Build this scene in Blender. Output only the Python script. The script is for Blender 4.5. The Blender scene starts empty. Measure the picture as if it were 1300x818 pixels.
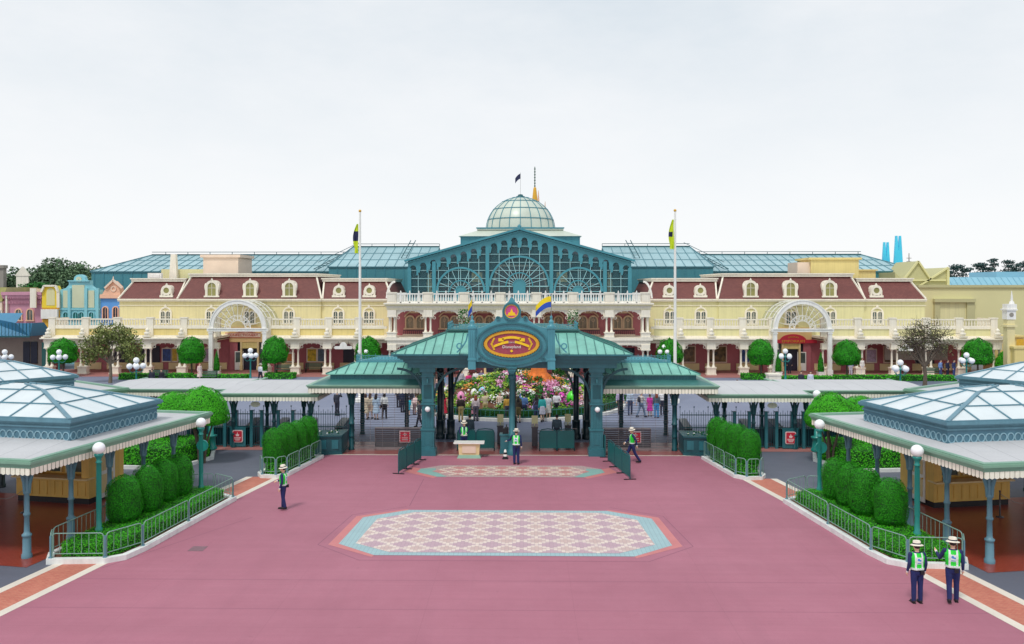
import bpy, bmesh, math, random
import numpy as np
from mathutils import Vector, Matrix
R = math.radians
PI = math.pi
scene = bpy.context.scene
col = scene.collection
rng = random.Random(7)
nrng = np.random.default_rng(11)

# ------------------------------------------------------------------ materials
def _nt(name):
    m = bpy.data.materials.new(name)
    m.use_nodes = True
    nt = m.node_tree
    nt.nodes.clear()
    out = nt.nodes.new('ShaderNodeOutputMaterial')
    b = nt.nodes.new('ShaderNodeBsdfPrincipled')
    nt.links.new(b.outputs[0], out.inputs[0])
    return m, nt, b

def N(nt, t, **kw):
    n = nt.nodes.new(t)
    for k, v in kw.items():
        setattr(n, k, v)
    return n

def mathn(nt, op, a, b=None):
    n = nt.nodes.new('ShaderNodeMath'); n.operation = op
    for i, x in enumerate((a, b)):
        if x is None: continue
        if isinstance(x, (int, float)): n.inputs[i].default_value = x
        else: nt.links.new(x, n.inputs[i])
    return n.outputs[0]

def mixc(nt, fac, a, b, mode='MIX'):
    n = nt.nodes.new('ShaderNodeMix'); n.data_type = 'RGBA'; n.blend_type = mode
    for s, x in ((n.inputs[0], fac), (n.inputs[6], a), (n.inputs[7], b)):
        if isinstance(x, (int, float)): s.default_value = x
        elif isinstance(x, tuple): s.default_value = (*x[:3], 1)
        else: nt.links.new(x, s)
    return n.outputs[2]

def noise(nt, scale, detail=4, rough=.55, vec=None):
    n = nt.nodes.new('ShaderNodeTexNoise')
    n.inputs['Scale'].default_value = scale
    n.inputs['Detail'].default_value = detail
    n.inputs['Roughness'].default_value = rough
    if vec is None:
        tc = nt.nodes.new('ShaderNodeTexCoord'); vec = tc.outputs['Object']
    nt.links.new(vec, n.inputs['Vector'])
    return n.outputs['Fac']

def ramp(nt, fac, lo, hi):
    n = nt.nodes.new('ShaderNodeMapRange')
    n.inputs['From Min'].default_value = lo; n.inputs['From Max'].default_value = hi
    nt.links.new(fac, n.inputs['Value'])
    return n.outputs[0]

def sc(c, k): return tuple(min(1, x * k) for x in c)

def srgb(r, g, b):
    f = lambda x: (x / 12.92 if x <= .04045 else ((x + .055) / 1.055) ** 2.4)
    return (f(r / 255), f(g / 255), f(b / 255))

def bump(nt, b, h, dist=.02, strength=.5):
    n = nt.nodes.new('ShaderNodeBump')
    n.inputs['Strength'].default_value = strength
    n.inputs['Distance'].default_value = dist
    nt.links.new(h, n.inputs['Height'])
    nt.links.new(n.outputs[0], b.inputs['Normal'])

def paint(name, c, rough=.5, var=.12, scale=1.5, metal=0, bmp=.0, bscale=30, streak=False):
    """painted / plain surface with weathering: large blotches, fine grain, optional vertical streaks"""
    m, nt, b = _nt(name)
    f1 = ramp(nt, noise(nt, scale, 5), .3, .7)
    base = mixc(nt, f1, sc(c, 1 - var), sc(c, 1 + var * .6))
    grime = ramp(nt, noise(nt, 14, 5, .7), .58, .8)
    base = mixc(nt, mathn(nt, 'MULTIPLY', grime, .22), base, sc(c, .55))
    if streak:
        tc = nt.nodes.new('ShaderNodeTexCoord'); mp = nt.nodes.new('ShaderNodeMapping')
        mp.inputs['Scale'].default_value = (3, 3, .15)
        nt.links.new(tc.outputs['Object'], mp.inputs[0])
        f2 = ramp(nt, noise(nt, 2.0, 5, .65, mp.outputs[0]), .45, .8)
        base = mixc(nt, mathn(nt, 'MULTIPLY', f2, .34), base, sc(c, .5))
    nt.links.new(base, b.inputs['Base Color'])
    rn = mathn(nt, 'ADD', rough-.08, mathn(nt, 'MULTIPLY', grime, .2)); nt.links.new(rn, b.inputs['Roughness'])
    b.inputs['Metallic'].default_value = metal
    if bmp:
        bump(nt, b, noise(nt, bscale, 3), bmp)
    return m

def foliage(name, dark, mid, light, rough=.55):
    m, nt, b = _nt(name)
    g = nt.nodes.new('ShaderNodeNewGeometry')
    r = g.outputs['Random Per Island']
    c = mixc(nt, r, dark, light)
    f = ramp(nt, noise(nt, 1.3, 3), .35, .65)
    c = mixc(nt, mathn(nt, 'MULTIPLY', f, .6), c, mid)
    nt.links.new(c, b.inputs['Base Color'])
    b.inputs['Roughness'].default_value = rough
    b.inputs['Specular IOR Level'].default_value = .25
    return m

def ground_mat(name, c, var=.1, rough=.75, grain=60, big=.25, crack=False, joint=None, wet=0):
    m, nt, b = _nt(name)
    g = nt.nodes.new('ShaderNodeNewGeometry'); P = g.outputs['Position']
    f1 = ramp(nt, noise(nt, big, 5, .6, P), .3, .7)
    f2 = ramp(nt, noise(nt, grain, 2, .5, P), .3, .7)
    mp = nt.nodes.new('ShaderNodeMapping'); mp.inputs['Scale'].default_value = (.12, 1.6, 1)
    nt.links.new(P, mp.inputs[0])
    f3 = ramp(nt, noise(nt, 1.6, 4, .6, mp.outputs[0]), .35, .7)
    base = mixc(nt, f1, sc(c, 1 - var), sc(c, 1 + var))
    base = mixc(nt, mathn(nt, 'MULTIPLY', f3, .35), base, sc(c, 1 - 1.6 * var))
    base = mixc(nt, mathn(nt, 'MULTIPLY', f2, .3), base, sc(c, .72))
    if joint:
        sx, sy, w, jc = joint
        xyz = nt.nodes.new('ShaderNodeSeparateXYZ'); nt.links.new(P, xyz.inputs[0])
        gx = mathn(nt, 'LESS_THAN', mathn(nt, 'FRACT', mathn(nt, 'DIVIDE', xyz.outputs[0], sx)), w / sx)
        gy = mathn(nt, 'LESS_THAN', mathn(nt, 'FRACT', mathn(nt, 'DIVIDE', xyz.outputs[1], sy)), w / sy)
        j = mathn(nt, 'MAXIMUM', gx, gy)
        base = mixc(nt, mathn(nt, 'MULTIPLY', j, .75), base, jc)
    nt.links.new(base, b.inputs['Base Color'])
    rr = mathn(nt, 'SUBTRACT', rough, mathn(nt, 'MULTIPLY', f1, wet))
    nt.links.new(rr, b.inputs['Roughness'])
    bump(nt, b, f2, .004, .5)
    return m

def worn_plaza(name, c):
    m, nt, b = _nt(name)
    g = nt.nodes.new('ShaderNodeNewGeometry'); P = g.outputs['Position']
    def mapped(s, rot=0):
        mp = nt.nodes.new('ShaderNodeMapping'); mp.inputs['Scale'].default_value = s; mp.inputs['Rotation'].default_value = (0,0,rot)
        nt.links.new(P, mp.inputs[0]); return mp.outputs[0]
    big = ramp(nt, noise(nt, .16, 5, .65, P), .3, .7)
    mid = ramp(nt, noise(nt, .9, 6, .7, P), .35, .75)
    fine = ramp(nt, noise(nt, 55, 2, .5, P), .3, .7)
    roll = ramp(nt, noise(nt, 1.0, 5, .65, mapped((.05,2.6,1))), .36, .66)
    wear = ramp(nt, noise(nt, 1.0, 5, .7, mapped((1.1,.09,1), .06)), .5, .8)
    spots = ramp(nt, noise(nt, 3.2, 3, .5, P), .68, .78)
    base = mixc(nt, big, sc(c, .86), sc(c, 1.12))
    base = mixc(nt, mathn(nt, 'MULTIPLY', roll, .42), base, sc(c, .8))
    base = mixc(nt, mathn(nt, 'MULTIPLY', mid, .28), base, (c[0]*1.12, c[1]*1.28, c[2]*1.22))
    base = mixc(nt, mathn(nt, 'MULTIPLY', wear, .3), base, (c[0]*.72, c[1]*.78, c[2]*.78))
    base = mixc(nt, mathn(nt, 'MULTIPLY', spots, .3), base, sc(c, .6))
    base = mixc(nt, mathn(nt, 'MULTIPLY', fine, .3), base, sc(c, .76))
    xyz = nt.nodes.new('ShaderNodeSeparateXYZ'); nt.links.new(P, xyz.inputs[0])
    jx = mathn(nt, 'LESS_THAN', mathn(nt, 'FRACT', mathn(nt, 'DIVIDE', mathn(nt, 'ADD', xyz.outputs[0], 102.0), 4.0)), .004)
    jy = mathn(nt, 'LESS_THAN', mathn(nt, 'FRACT', mathn(nt, 'DIVIDE', xyz.outputs[1], 3.0)), .007)
    base = mixc(nt, mathn(nt, 'MULTIPLY', mathn(nt, 'MAXIMUM', jx, jy), .22), base, sc(c, .55))
    nt.links.new(base, b.inputs['Base Color'])
    nt.links.new(mathn(nt, 'SUBTRACT', .78, mathn(nt, 'MULTIPLY', big, .2)), b.inputs['Roughness'])
    bump(nt, b, fine, .004, .6)
    return m

def mosaic_mat(name, ca, cb, cw):
    m, nt, b = _nt(name)
    g = nt.nodes.new('ShaderNodeNewGeometry')
    xyz = nt.nodes.new('ShaderNodeSeparateXYZ'); nt.links.new(g.outputs['Position'], xyz.inputs[0])
    def axis(o, cell):
        q = mathn(nt, 'DIVIDE', mathn(nt, 'ADD', o, 60.0), cell)
        i = mathn(nt, 'FLOOR', q)
        fr = mathn(nt, 'FRACT', q)
        a = mathn(nt, 'ABSOLUTE', mathn(nt, 'SUBTRACT', mathn(nt, 'MODULO', i, 8), 4))
        return a, fr, i
    a, fx, ix = axis(xyz.outputs[0], .125); c_, fy, iy = axis(xyz.outputs[1], .105)
    s = mathn(nt, 'ADD', a, c_)
    s2 = mathn(nt, 'SUBTRACT', 8, s)
    d = mathn(nt, 'MINIMUM', s, s2)
    white = mathn(nt, 'MULTIPLY', mathn(nt, 'GREATER_THAN', s, 3.5), mathn(nt, 'LESS_THAN', s, 5.5))
    sel = mathn(nt, 'GREATER_THAN', s, s2)
    tone = mixc(nt, sel, ca, cb)
    wn = nt.nodes.new('ShaderNodeTexWhiteNoise'); wn.noise_dimensions = '2D'
    cv = nt.nodes.new('ShaderNodeCombineXYZ'); nt.links.new(ix, cv.inputs[0]); nt.links.new(iy, cv.inputs[1])
    nt.links.new(cv.outputs[0], wn.inputs['Vector'])
    c = mixc(nt, white, tone, cw)
    c = mixc(nt, mathn(nt, 'MULTIPLY', wn.outputs['Value'], .3), c, sc(ca, .75))
    gr = mathn(nt, 'MAXIMUM', mathn(nt, 'LESS_THAN', fx, .1), mathn(nt, 'LESS_THAN', fy, .1))
    c = mixc(nt, mathn(nt, 'MULTIPLY', gr, .5), c, srgb(150, 130, 140))
    nt.links.new(c, b.inputs['Base Color']); b.inputs['Roughness'].default_value = .6
    return m

def brick_mat(name, c1, c2, mortar, scale=5, rough=.7, vert=False):
    m, nt, b = _nt(name)
    g = nt.nodes.new('ShaderNodeNewGeometry')
    v = g.outputs['Position']
    if vert:
        xyz = nt.nodes.new('ShaderNodeSeparateXYZ'); nt.links.new(v, xyz.inputs[0])
        cv = nt.nodes.new('ShaderNodeCombineXYZ')
        nt.links.new(xyz.outputs[0], cv.inputs[0]); nt.links.new(xyz.outputs[2], cv.inputs[1])
        v = cv.outputs[0]
    t = nt.nodes.new('ShaderNodeTexBrick')
    t.inputs['Color1'].default_value = (*c1, 1); t.inputs['Color2'].default_value = (*c2, 1)
    t.inputs['Mortar'].default_value = (*mortar, 1); t.inputs['Scale'].default_value = scale
    t.inputs['Mortar Size'].default_value = .015
    nt.links.new(v, t.inputs['Vector'])
    f = ramp(nt, noise(nt, .8, 4, .6, g.outputs['Position']), .3, .7)
    c = mixc(nt, mathn(nt, 'MULTIPLY', f, .35), t.outputs['Color'], sc(c1, .6))
    nt.links.new(c, b.inputs['Base Color']); b.inputs['Roughness'].default_value = rough
    return m

def clearglass(name, tint, alpha, rough=.05):
    m, nt, b = _nt(name)
    b.inputs['Base Color'].default_value = (*tint, 1)
    b.inputs['Roughness'].default_value = rough
    b.inputs['Alpha'].default_value = alpha
    return m

def cloth(name, c, var=.2):
    return paint('cloth_' + name, c, .85, var, 9, 0, .01, 60)

M = {}
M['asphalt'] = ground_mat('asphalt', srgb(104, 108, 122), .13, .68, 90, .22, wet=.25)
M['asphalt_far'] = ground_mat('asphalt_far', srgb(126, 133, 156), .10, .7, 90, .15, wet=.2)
M['plaza'] = worn_plaza('plaza_pink', srgb(174, 108, 126))
M['gate_floor'] = brick_mat('gate_floor_tile', srgb(146, 72, 70), srgb(160, 84, 80), srgb(120, 75, 75), 2.4, .35)
M['red_tile'] = brick_mat('red_tile', srgb(150, 62, 50), srgb(160, 72, 58), srgb(110, 48, 42), 3.0, .28)
M['brick_band'] = brick_mat('brick_band', srgb(190, 104, 88), srgb(205, 126, 104), srgb(190, 150, 130), 4, .7)
M['white_band'] = ground_mat('white_band', srgb(226, 216, 202), .08, .7, 40, .8)
M['pavement'] = brick_mat('pavement_tile', srgb(170, 112, 108), srgb(180, 122, 116), srgb(150, 105, 100), 2, .7)
M['mosaic'] = mosaic_mat('mosaic_big', srgb(192, 162, 172), srgb(206, 180, 172), srgb(228, 212, 200))
M['mosaic_aqua'] = ground_mat('mosaic_aqua', srgb(162, 192, 196), .08, .6, 25, 1.0, joint=(.15, .15, .015, srgb(130, 150, 160)))
M['mosaic_small'] = mosaic_mat('mosaic_small', srgb(196, 136, 132), srgb(190, 150, 150), srgb(222, 206, 188))
M['mosaic_gray'] = ground_mat('mosaic_gray', srgb(186, 160, 158), .08, .6, 25, 1.0, joint=(.15, .15, .015, srgb(150, 130, 130)))
M['mosaic_green'] = ground_mat('mosaic_green', srgb(136, 176, 168), .1, .6, 25, 1.0)
M['salmon'] = ground_mat('salmon_edge', srgb(204, 126, 126), .08, .6, 25, 1.0)
M['kerb'] = paint('kerb_concrete', srgb(232, 234, 232), .75, .12, 2.0, 0, .004, 60, True)
M['soil'] = ground_mat('soil', srgb(110, 70, 50), .2, .9, 30, 1.0)
M['iron'] = paint('drain_iron', srgb(132, 98, 108), .6, .2, 8)

M['teal_dark'] = paint('teal_dark', srgb(24, 84, 92), .42, .18, 2.0, streak=True)
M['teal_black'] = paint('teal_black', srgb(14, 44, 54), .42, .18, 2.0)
M['teal'] = paint('teal', srgb(52, 116, 126), .42, .14, 2.0, streak=True)
M['teal_panel'] = paint('teal_panel', srgb(78, 150, 164), .45, .12, 1.6, streak=True)
M['teal_light'] = paint('teal_light', srgb(142, 178, 192), .42, .14, 2.2)
M['frieze_dark'] = paint('frieze_dark', srgb(78, 118, 136), .5, .14, 2.2)
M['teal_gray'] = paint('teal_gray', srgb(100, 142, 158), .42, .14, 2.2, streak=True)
M['lamp_teal'] = paint('lamp_teal', srgb(36, 136, 128), .38, .10, 2.0)
M['barrier'] = paint('barrier_teal', srgb(20, 104, 104), .45, .10, 2.0)
M['rail'] = paint('rail_gray', srgb(128, 162, 152), .45, .15, 4.0)
M['copper'] = paint('copper_green', srgb(124, 188, 172), .55, .22, .9, 0, 0, 30, True)
M['copper_dark'] = paint('copper_seam', srgb(58, 112, 108), .55, .15, 2)
M['fascia_green'] = paint('fascia_green', srgb(128, 168, 146), .5, .1, 2)
M['cream_valance'] = paint('cream_valance', srgb(250, 246, 228), .6, .08, 3, streak=True)
M['valance_gap'] = paint('valance_gap', srgb(160, 172, 152), .7, .1, 3)
M['roof_gray'] = ground_mat('flat_roof_gray', srgb(196, 196, 198), .07, .75, 20, .5, joint=(1.0, 40, .03, srgb(160, 160, 164)))
M['skylight'] = paint('skylight_panel', srgb(216, 224, 226), .3, .08, .9)
M['gold'] = paint('gold', srgb(222, 168, 44), .4, .15, 6)
M['gold_light'] = paint('gold_yellow', srgb(250, 206, 30), .5, .12, 9)
M['sign_red'] = paint('sign_maroon', srgb(160, 68, 84), .5, .15, 10)
M['medal_pink'] = paint('medallion_pink', srgb(202, 78, 138), .5, .2, 9)
M['red'] = paint('sign_bright_red', srgb(206, 44, 66), .5, .08, 4)
M['pink_white'] = paint('sign_pale', srgb(244, 210, 210), .5, .05, 4)
M['red_letter'] = paint('letter_red', srgb(196, 58, 60), .5, .1, 4)
M['white'] = paint('white_paint', srgb(244, 242, 236), .5, .06, 1.0, streak=True)
M['globe'] = paint('opal_globe', srgb(246, 248, 250), .18, .02, 1.0)
M['steel'] = paint('steel', srgb(150, 148, 148), .38, .15, 3, .6)
M['steel_dark'] = paint('steel_dark', srgb(84, 84, 90), .45, .15, 3, .3)
M['black'] = paint('black', srgb(28, 30, 36), .5, .1, 3)

M['wall_cream'] = paint('wall_cream', srgb(232, 220, 168), .8, .08, .35, 0, .006, 14, True)
M['wall_pale'] = paint('wall_pale_yellow', srgb(226, 220, 168), .8, .06, .35, 0, .006, 14, True)
M['panel_yellow'] = paint('panel_yellow', srgb(228, 208, 138), .7, .07, .6, streak=True)
M['trim'] = paint('trim_ivory', srgb(244, 236, 218), .6, .06, .8, streak=True)
M['trim_pink'] = paint('trim_blush', srgb(236, 212, 190), .6, .08, .8)
M['maroon'] = paint('maroon_wall', srgb(184, 106, 114), .7, .12, .6, 0, .01, 20)
M['slate'] = brick_mat('mansard_slate', srgb(114, 64, 60), srgb(128, 74, 68), srgb(86, 48, 46), 2.2, .7, True)
M['win'] = paint('window_glass', srgb(92, 104, 100), .12, .35, .8)
M['win_olive'] = paint('window_olive', srgb(150, 146, 84), .2, .25, 1.2)
M['win_dark'] = paint('window_dark', srgb(38, 40, 58), .12, .3, .8)
M['door_dark'] = paint('doorway_dark', srgb(34, 30, 52), .5, .3, .8)
M['peach'] = paint('peach_wall', srgb(240, 204, 144), .7, .08, .6)
M['ornate'] = paint('ornate_brown', srgb(218, 182, 150), .6, .15, 1.5)
M['bronze_glass'] = paint('bronze_glass', srgb(150, 134, 116), .18, .2, 1.0)
M['house_teal'] = paint('glasshouse_teal', srgb(66, 136, 148), .5, .10, .5, streak=True)
M['house_frame'] = paint('glasshouse_frame', srgb(62, 134, 150), .45, .10, .6)
M['house_line'] = paint('glasshouse_muntin', srgb(150, 196, 204), .45, .10, .6)
M['roof_glass'] = paint('roof_glass_teal', srgb(150, 186, 192), .35, .16, .25)
M['roof_bar'] = paint('roof_bar_teal', srgb(84, 134, 146), .5, .1, .6)
M['dome_glass'] = paint('dome_glass', srgb(198, 206, 192), .42, .14, .3)
M['gable_glass'] = clearglass('gable_glass', srgb(60, 110, 122), .3)
M['inner_dark'] = paint('inner_hall_wall', srgb(58, 96, 106), .7, .3, .5)
M['canopy_glass'] = clearglass('canopy_glass', srgb(206, 214, 176), .45)
M['booth_yellow'] = paint('booth_yellow', srgb(238, 198, 106), .5, .12, 1.2, streak=True)
M['booth_cream'] = paint('booth_cream', srgb(236, 214, 160), .5, .08, 1.2)
M['bench_green'] = paint('bench_green', srgb(74, 104, 88), .5, .12, 3)
M['h_pink'] = paint('house_pink', srgb(206, 148, 168), .7, .08, .6, streak=True)
M['h_yellow'] = paint('house_yellow', srgb(244, 214, 60), .6, .08, .6)
M['h_yellow2'] = paint('house_amber', srgb(232, 178, 60), .6, .08, .6)
M['h_aqua'] = paint('house_aqua', srgb(140, 206, 216), .7, .07, .6, streak=True)
M['h_sage'] = paint('house_sage', srgb(206, 212, 180), .7, .07, .6)
M['h_green'] = paint('window_green', srgb(28, 112, 108), .4, .1, 1)
M['h_blue'] = paint('house_blue', srgb(96, 164, 232), .6, .08, .6)
M['h_orange'] = paint('house_peach', srgb(238, 190, 160), .7, .1, .8)
M['blue_roof'] = paint('blue_roof', srgb(62, 128, 164), .5, .1, .5, streak=True)
M['sky_roof'] = paint('pale_blue_roof', srgb(136, 186, 204), .5, .07, .5)
M['spire_blue'] = paint('spire_blue', srgb(80, 220, 255), .5, .12, .3)
M['khaki'] = paint('wall_khaki', srgb(216, 210, 158), .8, .05, .2)
M['khaki2'] = paint('wall_khaki_dark', srgb(190, 186, 140), .8, .06, .3)
M['stone_gray'] = paint('stone_gray', srgb(150, 144, 134), .8, .12, .8)
M['blue_poster'] = paint('poster_blue', srgb(48, 84, 156), .5, .6, 3)
M['yellow_poster'] = paint('poster_yellow', srgb(222, 190, 44), .5, .5, 4)
M['orange_poster'] = paint('poster_orange', srgb(226, 136, 70), .5, .4, 4)
M['gray_poster'] = paint('poster_gray', srgb(98, 118, 134), .5, .5, 4)
M['lilac_poster'] = paint('poster_lilac', srgb(196, 180, 206), .5, .4, 4)
M['display'] = paint('shop_display', srgb(120, 96, 56), .3, .9, 2.2)
M['flag_yellow'] = cloth('flag_yellow', srgb(238, 214, 40), .08)
M['flag_blue'] = cloth('flag_blue', srgb(40, 84, 186), .08)
M['flag_lime'] = cloth('flag_lime', srgb(206, 224, 40), .08)
M['flag_navy'] = cloth('flag_navy', srgb(40, 44, 80), .1)

M['hedge'] = foliage('hedge_leaf', (.026, .30, .005), (.055, .46, .008), (.10, .58, .018))
M['topiary'] = foliage('topiary_leaf', (.009, .16, .003), (.020, .27, .005), (.038, .38, .010))
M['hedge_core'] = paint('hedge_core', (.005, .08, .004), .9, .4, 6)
M['tree_dark'] = foliage('tree_dark_leaf', (.05, .10, .055), (.10, .18, .09), (.19, .30, .15))
M['tree_green'] = foliage('tree_green_leaf', (.01, .06, .012), (.02, .14, .02), (.05, .24, .04))
M['tree_olive'] = foliage('tree_olive_leaf', (.07, .10, .02), (.16, .20, .05), (.34, .38, .13))
M['tree_brown'] = foliage('tree_brown_leaf', (.07, .075, .03), (.14, .15, .06), (.24, .25, .11))
M['pine'] = foliage('pine_leaf', (.018, .045, .048), (.035, .08, .08), (.07, .14, .12))
M['bark'] = paint('bark', srgb(120, 108, 92), .9, .3, 8, 0, .02, 20)
M['bark_dark'] = paint('bark_dark', srgb(100, 88, 76), .9, .3, 8, 0, .02, 20)

# ------------------------------------------------------------------ mesh builder
class MB:
    def __init__(s, sx=1):
        s.v = []; s.f = []; s.fm = []; s.fs = []; s.sx = sx; s.m = 0; s.T = None
    def add(s, vs, fs, smooth=False, m=None):
        o = len(s.v)
        if s.T is not None: vs = [tuple(s.T @ Vector(p)) for p in vs]
        if s.sx < 0: vs = [(-p[0], p[1], p[2]) for p in vs]
        s.v += [tuple(p) for p in vs]
        for f in fs:
            f = [i + o for i in f]
            if s.sx < 0: f.reverse()
            s.f.append(f); s.fm.append(s.m if m is None else m); s.fs.append(smooth)
        return s
    def box(s, x0, x1, y0, y1, z0, z1, m=None):
        if x0 > x1: x0, x1 = x1, x0
        if y0 > y1: y0, y1 = y1, y0
        vs = [(x0,y0,z0),(x1,y0,z0),(x1,y1,z0),(x0,y1,z0),(x0,y0,z1),(x1,y0,z1),(x1,y1,z1),(x0,y1,z1)]
        return s.add(vs, [(3,2,1,0),(4,5,6,7),(0,1,5,4),(1,2,6,5),(2,3,7,6),(3,0,4,7)], m=m)
    def frustum(s, x0,x1,y0,y1,z0, X0,X1,Y0,Y1,z1, m=None):
        vs = [(x0,y0,z0),(x1,y0,z0),(x1,y1,z0),(x0,y1,z0),(X0,Y0,z1),(X1,Y0,z1),(X1,Y1,z1),(X0,Y1,z1)]
        return s.add(vs, [(3,2,1,0),(4,5,6,7),(0,1,5,4),(1,2,6,5),(2,3,7,6),(3,0,4,7)], m=m)
    def bar(s, p, q, w, h=None, up=(0,0,1), m=None):
        h = h or w
        p = Vector(p); q = Vector(q); d = (q - p)
        if d.length < 1e-6: return s
        d.normalize(); u = Vector(up)
        if abs(d.dot(u)) > .98: u = Vector((0,1,0))
        a = d.cross(u).normalized(); b = a.cross(d).normalized()
        a *= w/2; b *= h/2
        vs = [p-a-b, p+a-b, p+a+b, p-a+b, q-a-b, q+a-b, q+a+b, q-a+b]
        return s.add(vs, [(0,1,2,3),(7,6,5,4),(1,0,4,5),(2,1,5,6),(3,2,6,7),(0,3,7,4)], m=m)
    def tube(s, pts, r, n=8, smooth=True, cap=True, m=None, flat=1.0):
        pts = [Vector(p) for p in pts]
        rs = r if isinstance(r, (list, tuple)) else [r]*len(pts)
        vs = []; fs = []; ref = None
        for i, p in enumerate(pts):
            d = (pts[min(i+1, len(pts)-1)] - pts[max(i-1, 0)])
            if d.length < 1e-9: d = Vector((0,0,1))
            d.normalize()
            if ref is None:
                ref = Vector((1,0,0)) if abs(d.x) < .8 else Vector((0,1,0))
            a = (ref - d * ref.dot(d)).normalized(); b = d.cross(a); ref = a
            for k in range(n):
                t = 2*PI*k/n
                vs.append(p + a*(rs[i]*math.cos(t)) + b*(rs[i]*flat*math.sin(t)))
        for i in range(len(pts)-1):
            for k in range(n):
                k2 = (k+1) % n
                fs.append((i*n+k, i*n+k2, (i+1)*n+k2, (i+1)*n+k))
        s.add(vs, fs, smooth, m)
        if cap:
            s.add(vs[:n], [tuple(reversed(range(n)))], False, m)
            s.add(vs[-n:], [tuple(range(n))], False, m)
        return s
    def lathe(s, prof, c=(0,0,0), n=16, smooth=True, m=None, sy=1.0, a0=0, rot=0):
        vs = []; fs = []
        for r, z in prof:
            for k in range(n):
                t = 2*PI*k/n + rot
                vs.append((c[0]+r*math.cos(t), c[1]+r*sy*math.sin(t), c[2]+z))
        for i in range(len(prof)-1):
            for k in range(n):
                k2 = (k+1) % n
                fs.append((i*n+k, i*n+k2, (i+1)*n+k2, (i+1)*n+k))
        s.add(vs, fs, smooth, m)
        if prof[0][0] > 1e-4: s.add(vs[:n], [tuple(reversed(range(n)))], False, m)
        if prof[-1][0] > 1e-4: s.add(vs[-n:], [tuple(range(n))], False, m)
        return s
    def sphere(s, c, r, nu=16, nv=10, m=None):
        if not isinstance(r, (tuple, list)): r = (r, r, r)
        vs = [(c[0], c[1], c[2]-r[2])]
        for j in range(1, nv):
            ph = -PI/2 + PI*j/nv
            for i in range(nu):
                t = 2*PI*i/nu
                vs.append((c[0]+r[0]*math.cos(ph)*math.cos(t), c[1]+r[1]*math.cos(ph)*math.sin(t), c[2]+r[2]*math.sin(ph)))
        vs.append((c[0], c[1], c[2]+r[2]))
        fs = [(0, 1+(i+1)%nu, 1+i) for i in range(nu)]
        for j in range(nv-2):
            for i in range(nu):
                a = 1+j*nu+i; b = 1+j*nu+(i+1)%nu
                fs.append((a, b, b+nu, a+nu))
        o = 1+(nv-2)*nu; L = len(vs)-1
        fs += [(o+i, o+(i+1)%nu, L) for i in range(nu)]
        return s.add(vs, fs, True, m)
    def prism(s, poly, z0, z1, m=None, top_m=None):
        n = len(poly)
        vs = [(x,y,z0) for x,y in poly] + [(x,y,z1) for x,y in poly]
        s.add(vs, [(i,(i+1)%n,n+(i+1)%n,n+i) for i in range(n)], m=m)
        s.add(vs[:n], [tuple(reversed(range(n)))], m=m)
        s.add(vs[n:], [tuple(range(n))], m=m if top_m is None else top_m)
        return s
    def sheet(s, poly, z, m=None):
        return s.add([(x,y,z) for x,y in poly], [tuple(range(len(poly)))], m=m)
    def plate(s, pts, y0, y1, m=None):
        """polygon in the XZ plane extruded from y0 (front) to y1"""
        n = len(pts)
        vs = [(x,y0,z) for x,z in pts] + [(x,y1,z) for x,z in pts]
        s.add(vs, [(i,n+i,n+(i+1)%n,(i+1)%n) for i in range(n)], m=m)
        s.add(vs[:n], [tuple(range(n))], m=m)
        s.add(vs[n:], [tuple(reversed(range(n)))], m=m)
        return s
    def arc(s, cx, cz, r0, r1, y0, y1, a0=0, a1=PI, n=16, ez=1.0, m=None):
        """ring sector in the XZ plane, r0<r1, extruded"""
        for i in range(n):
            t0 = a0+(a1-a0)*i/n; t1 = a0+(a1-a0)*(i+1)/n
            P = lambda r,t: (cx+r*math.cos(t), cz+r*ez*math.sin(t))
            s.plate([P(r0,t0), P(r1,t0), P(r1,t1), P(r0,t1)], y0, y1, m)
        return s
    def archwin(s, cx, z0, z1, w, y0, y1, n=10, m=None):
        """round-headed solid pane"""
        r = w/2; pts = [(cx-r, z0), (cx+r, z0)]
        for i in range(n+1):
            t = PI*i/n
            pts.append((cx+r*math.cos(t), z1-r+r*math.sin(t)))
        return s.plate(pts, y0, y1, m)
    def archframe(s, cx, z0, z1, w, t, y0, y1, n=10, m=None):
        r = w/2
        s.box(cx-r, cx-r+t, y0, y1, z0, z1-r, m); s.box(cx+r-t, cx+r, y0, y1, z0, z1-r, m)
        return s.arc(cx, z1-r, r-t, r, y0, y1, 0, PI, n, m=m)
    def build(s, name, mats, parent=None, bevel=0):
        me = bpy.data.meshes.new(name)
        me.from_pydata(s.v, [], s.f)
        if not isinstance(mats, (list, tuple)): mats = [mats]
        for m in mats: me.materials.append(M[m] if isinstance(m, str) else m)
        me.polygons.foreach_set('material_index', s.fm)
        me.polygons.foreach_set('use_smooth', s.fs)
        me.update()
        o = bpy.data.objects.new(name, me)
        col.objects.link(o)
        if parent: attach(o, parent)
        if bevel:
            b = o.modifiers.new('b', 'BEVEL'); b.width = bevel; b.segments = 1; b.limit_method = 'ANGLE'
        return o

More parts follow.
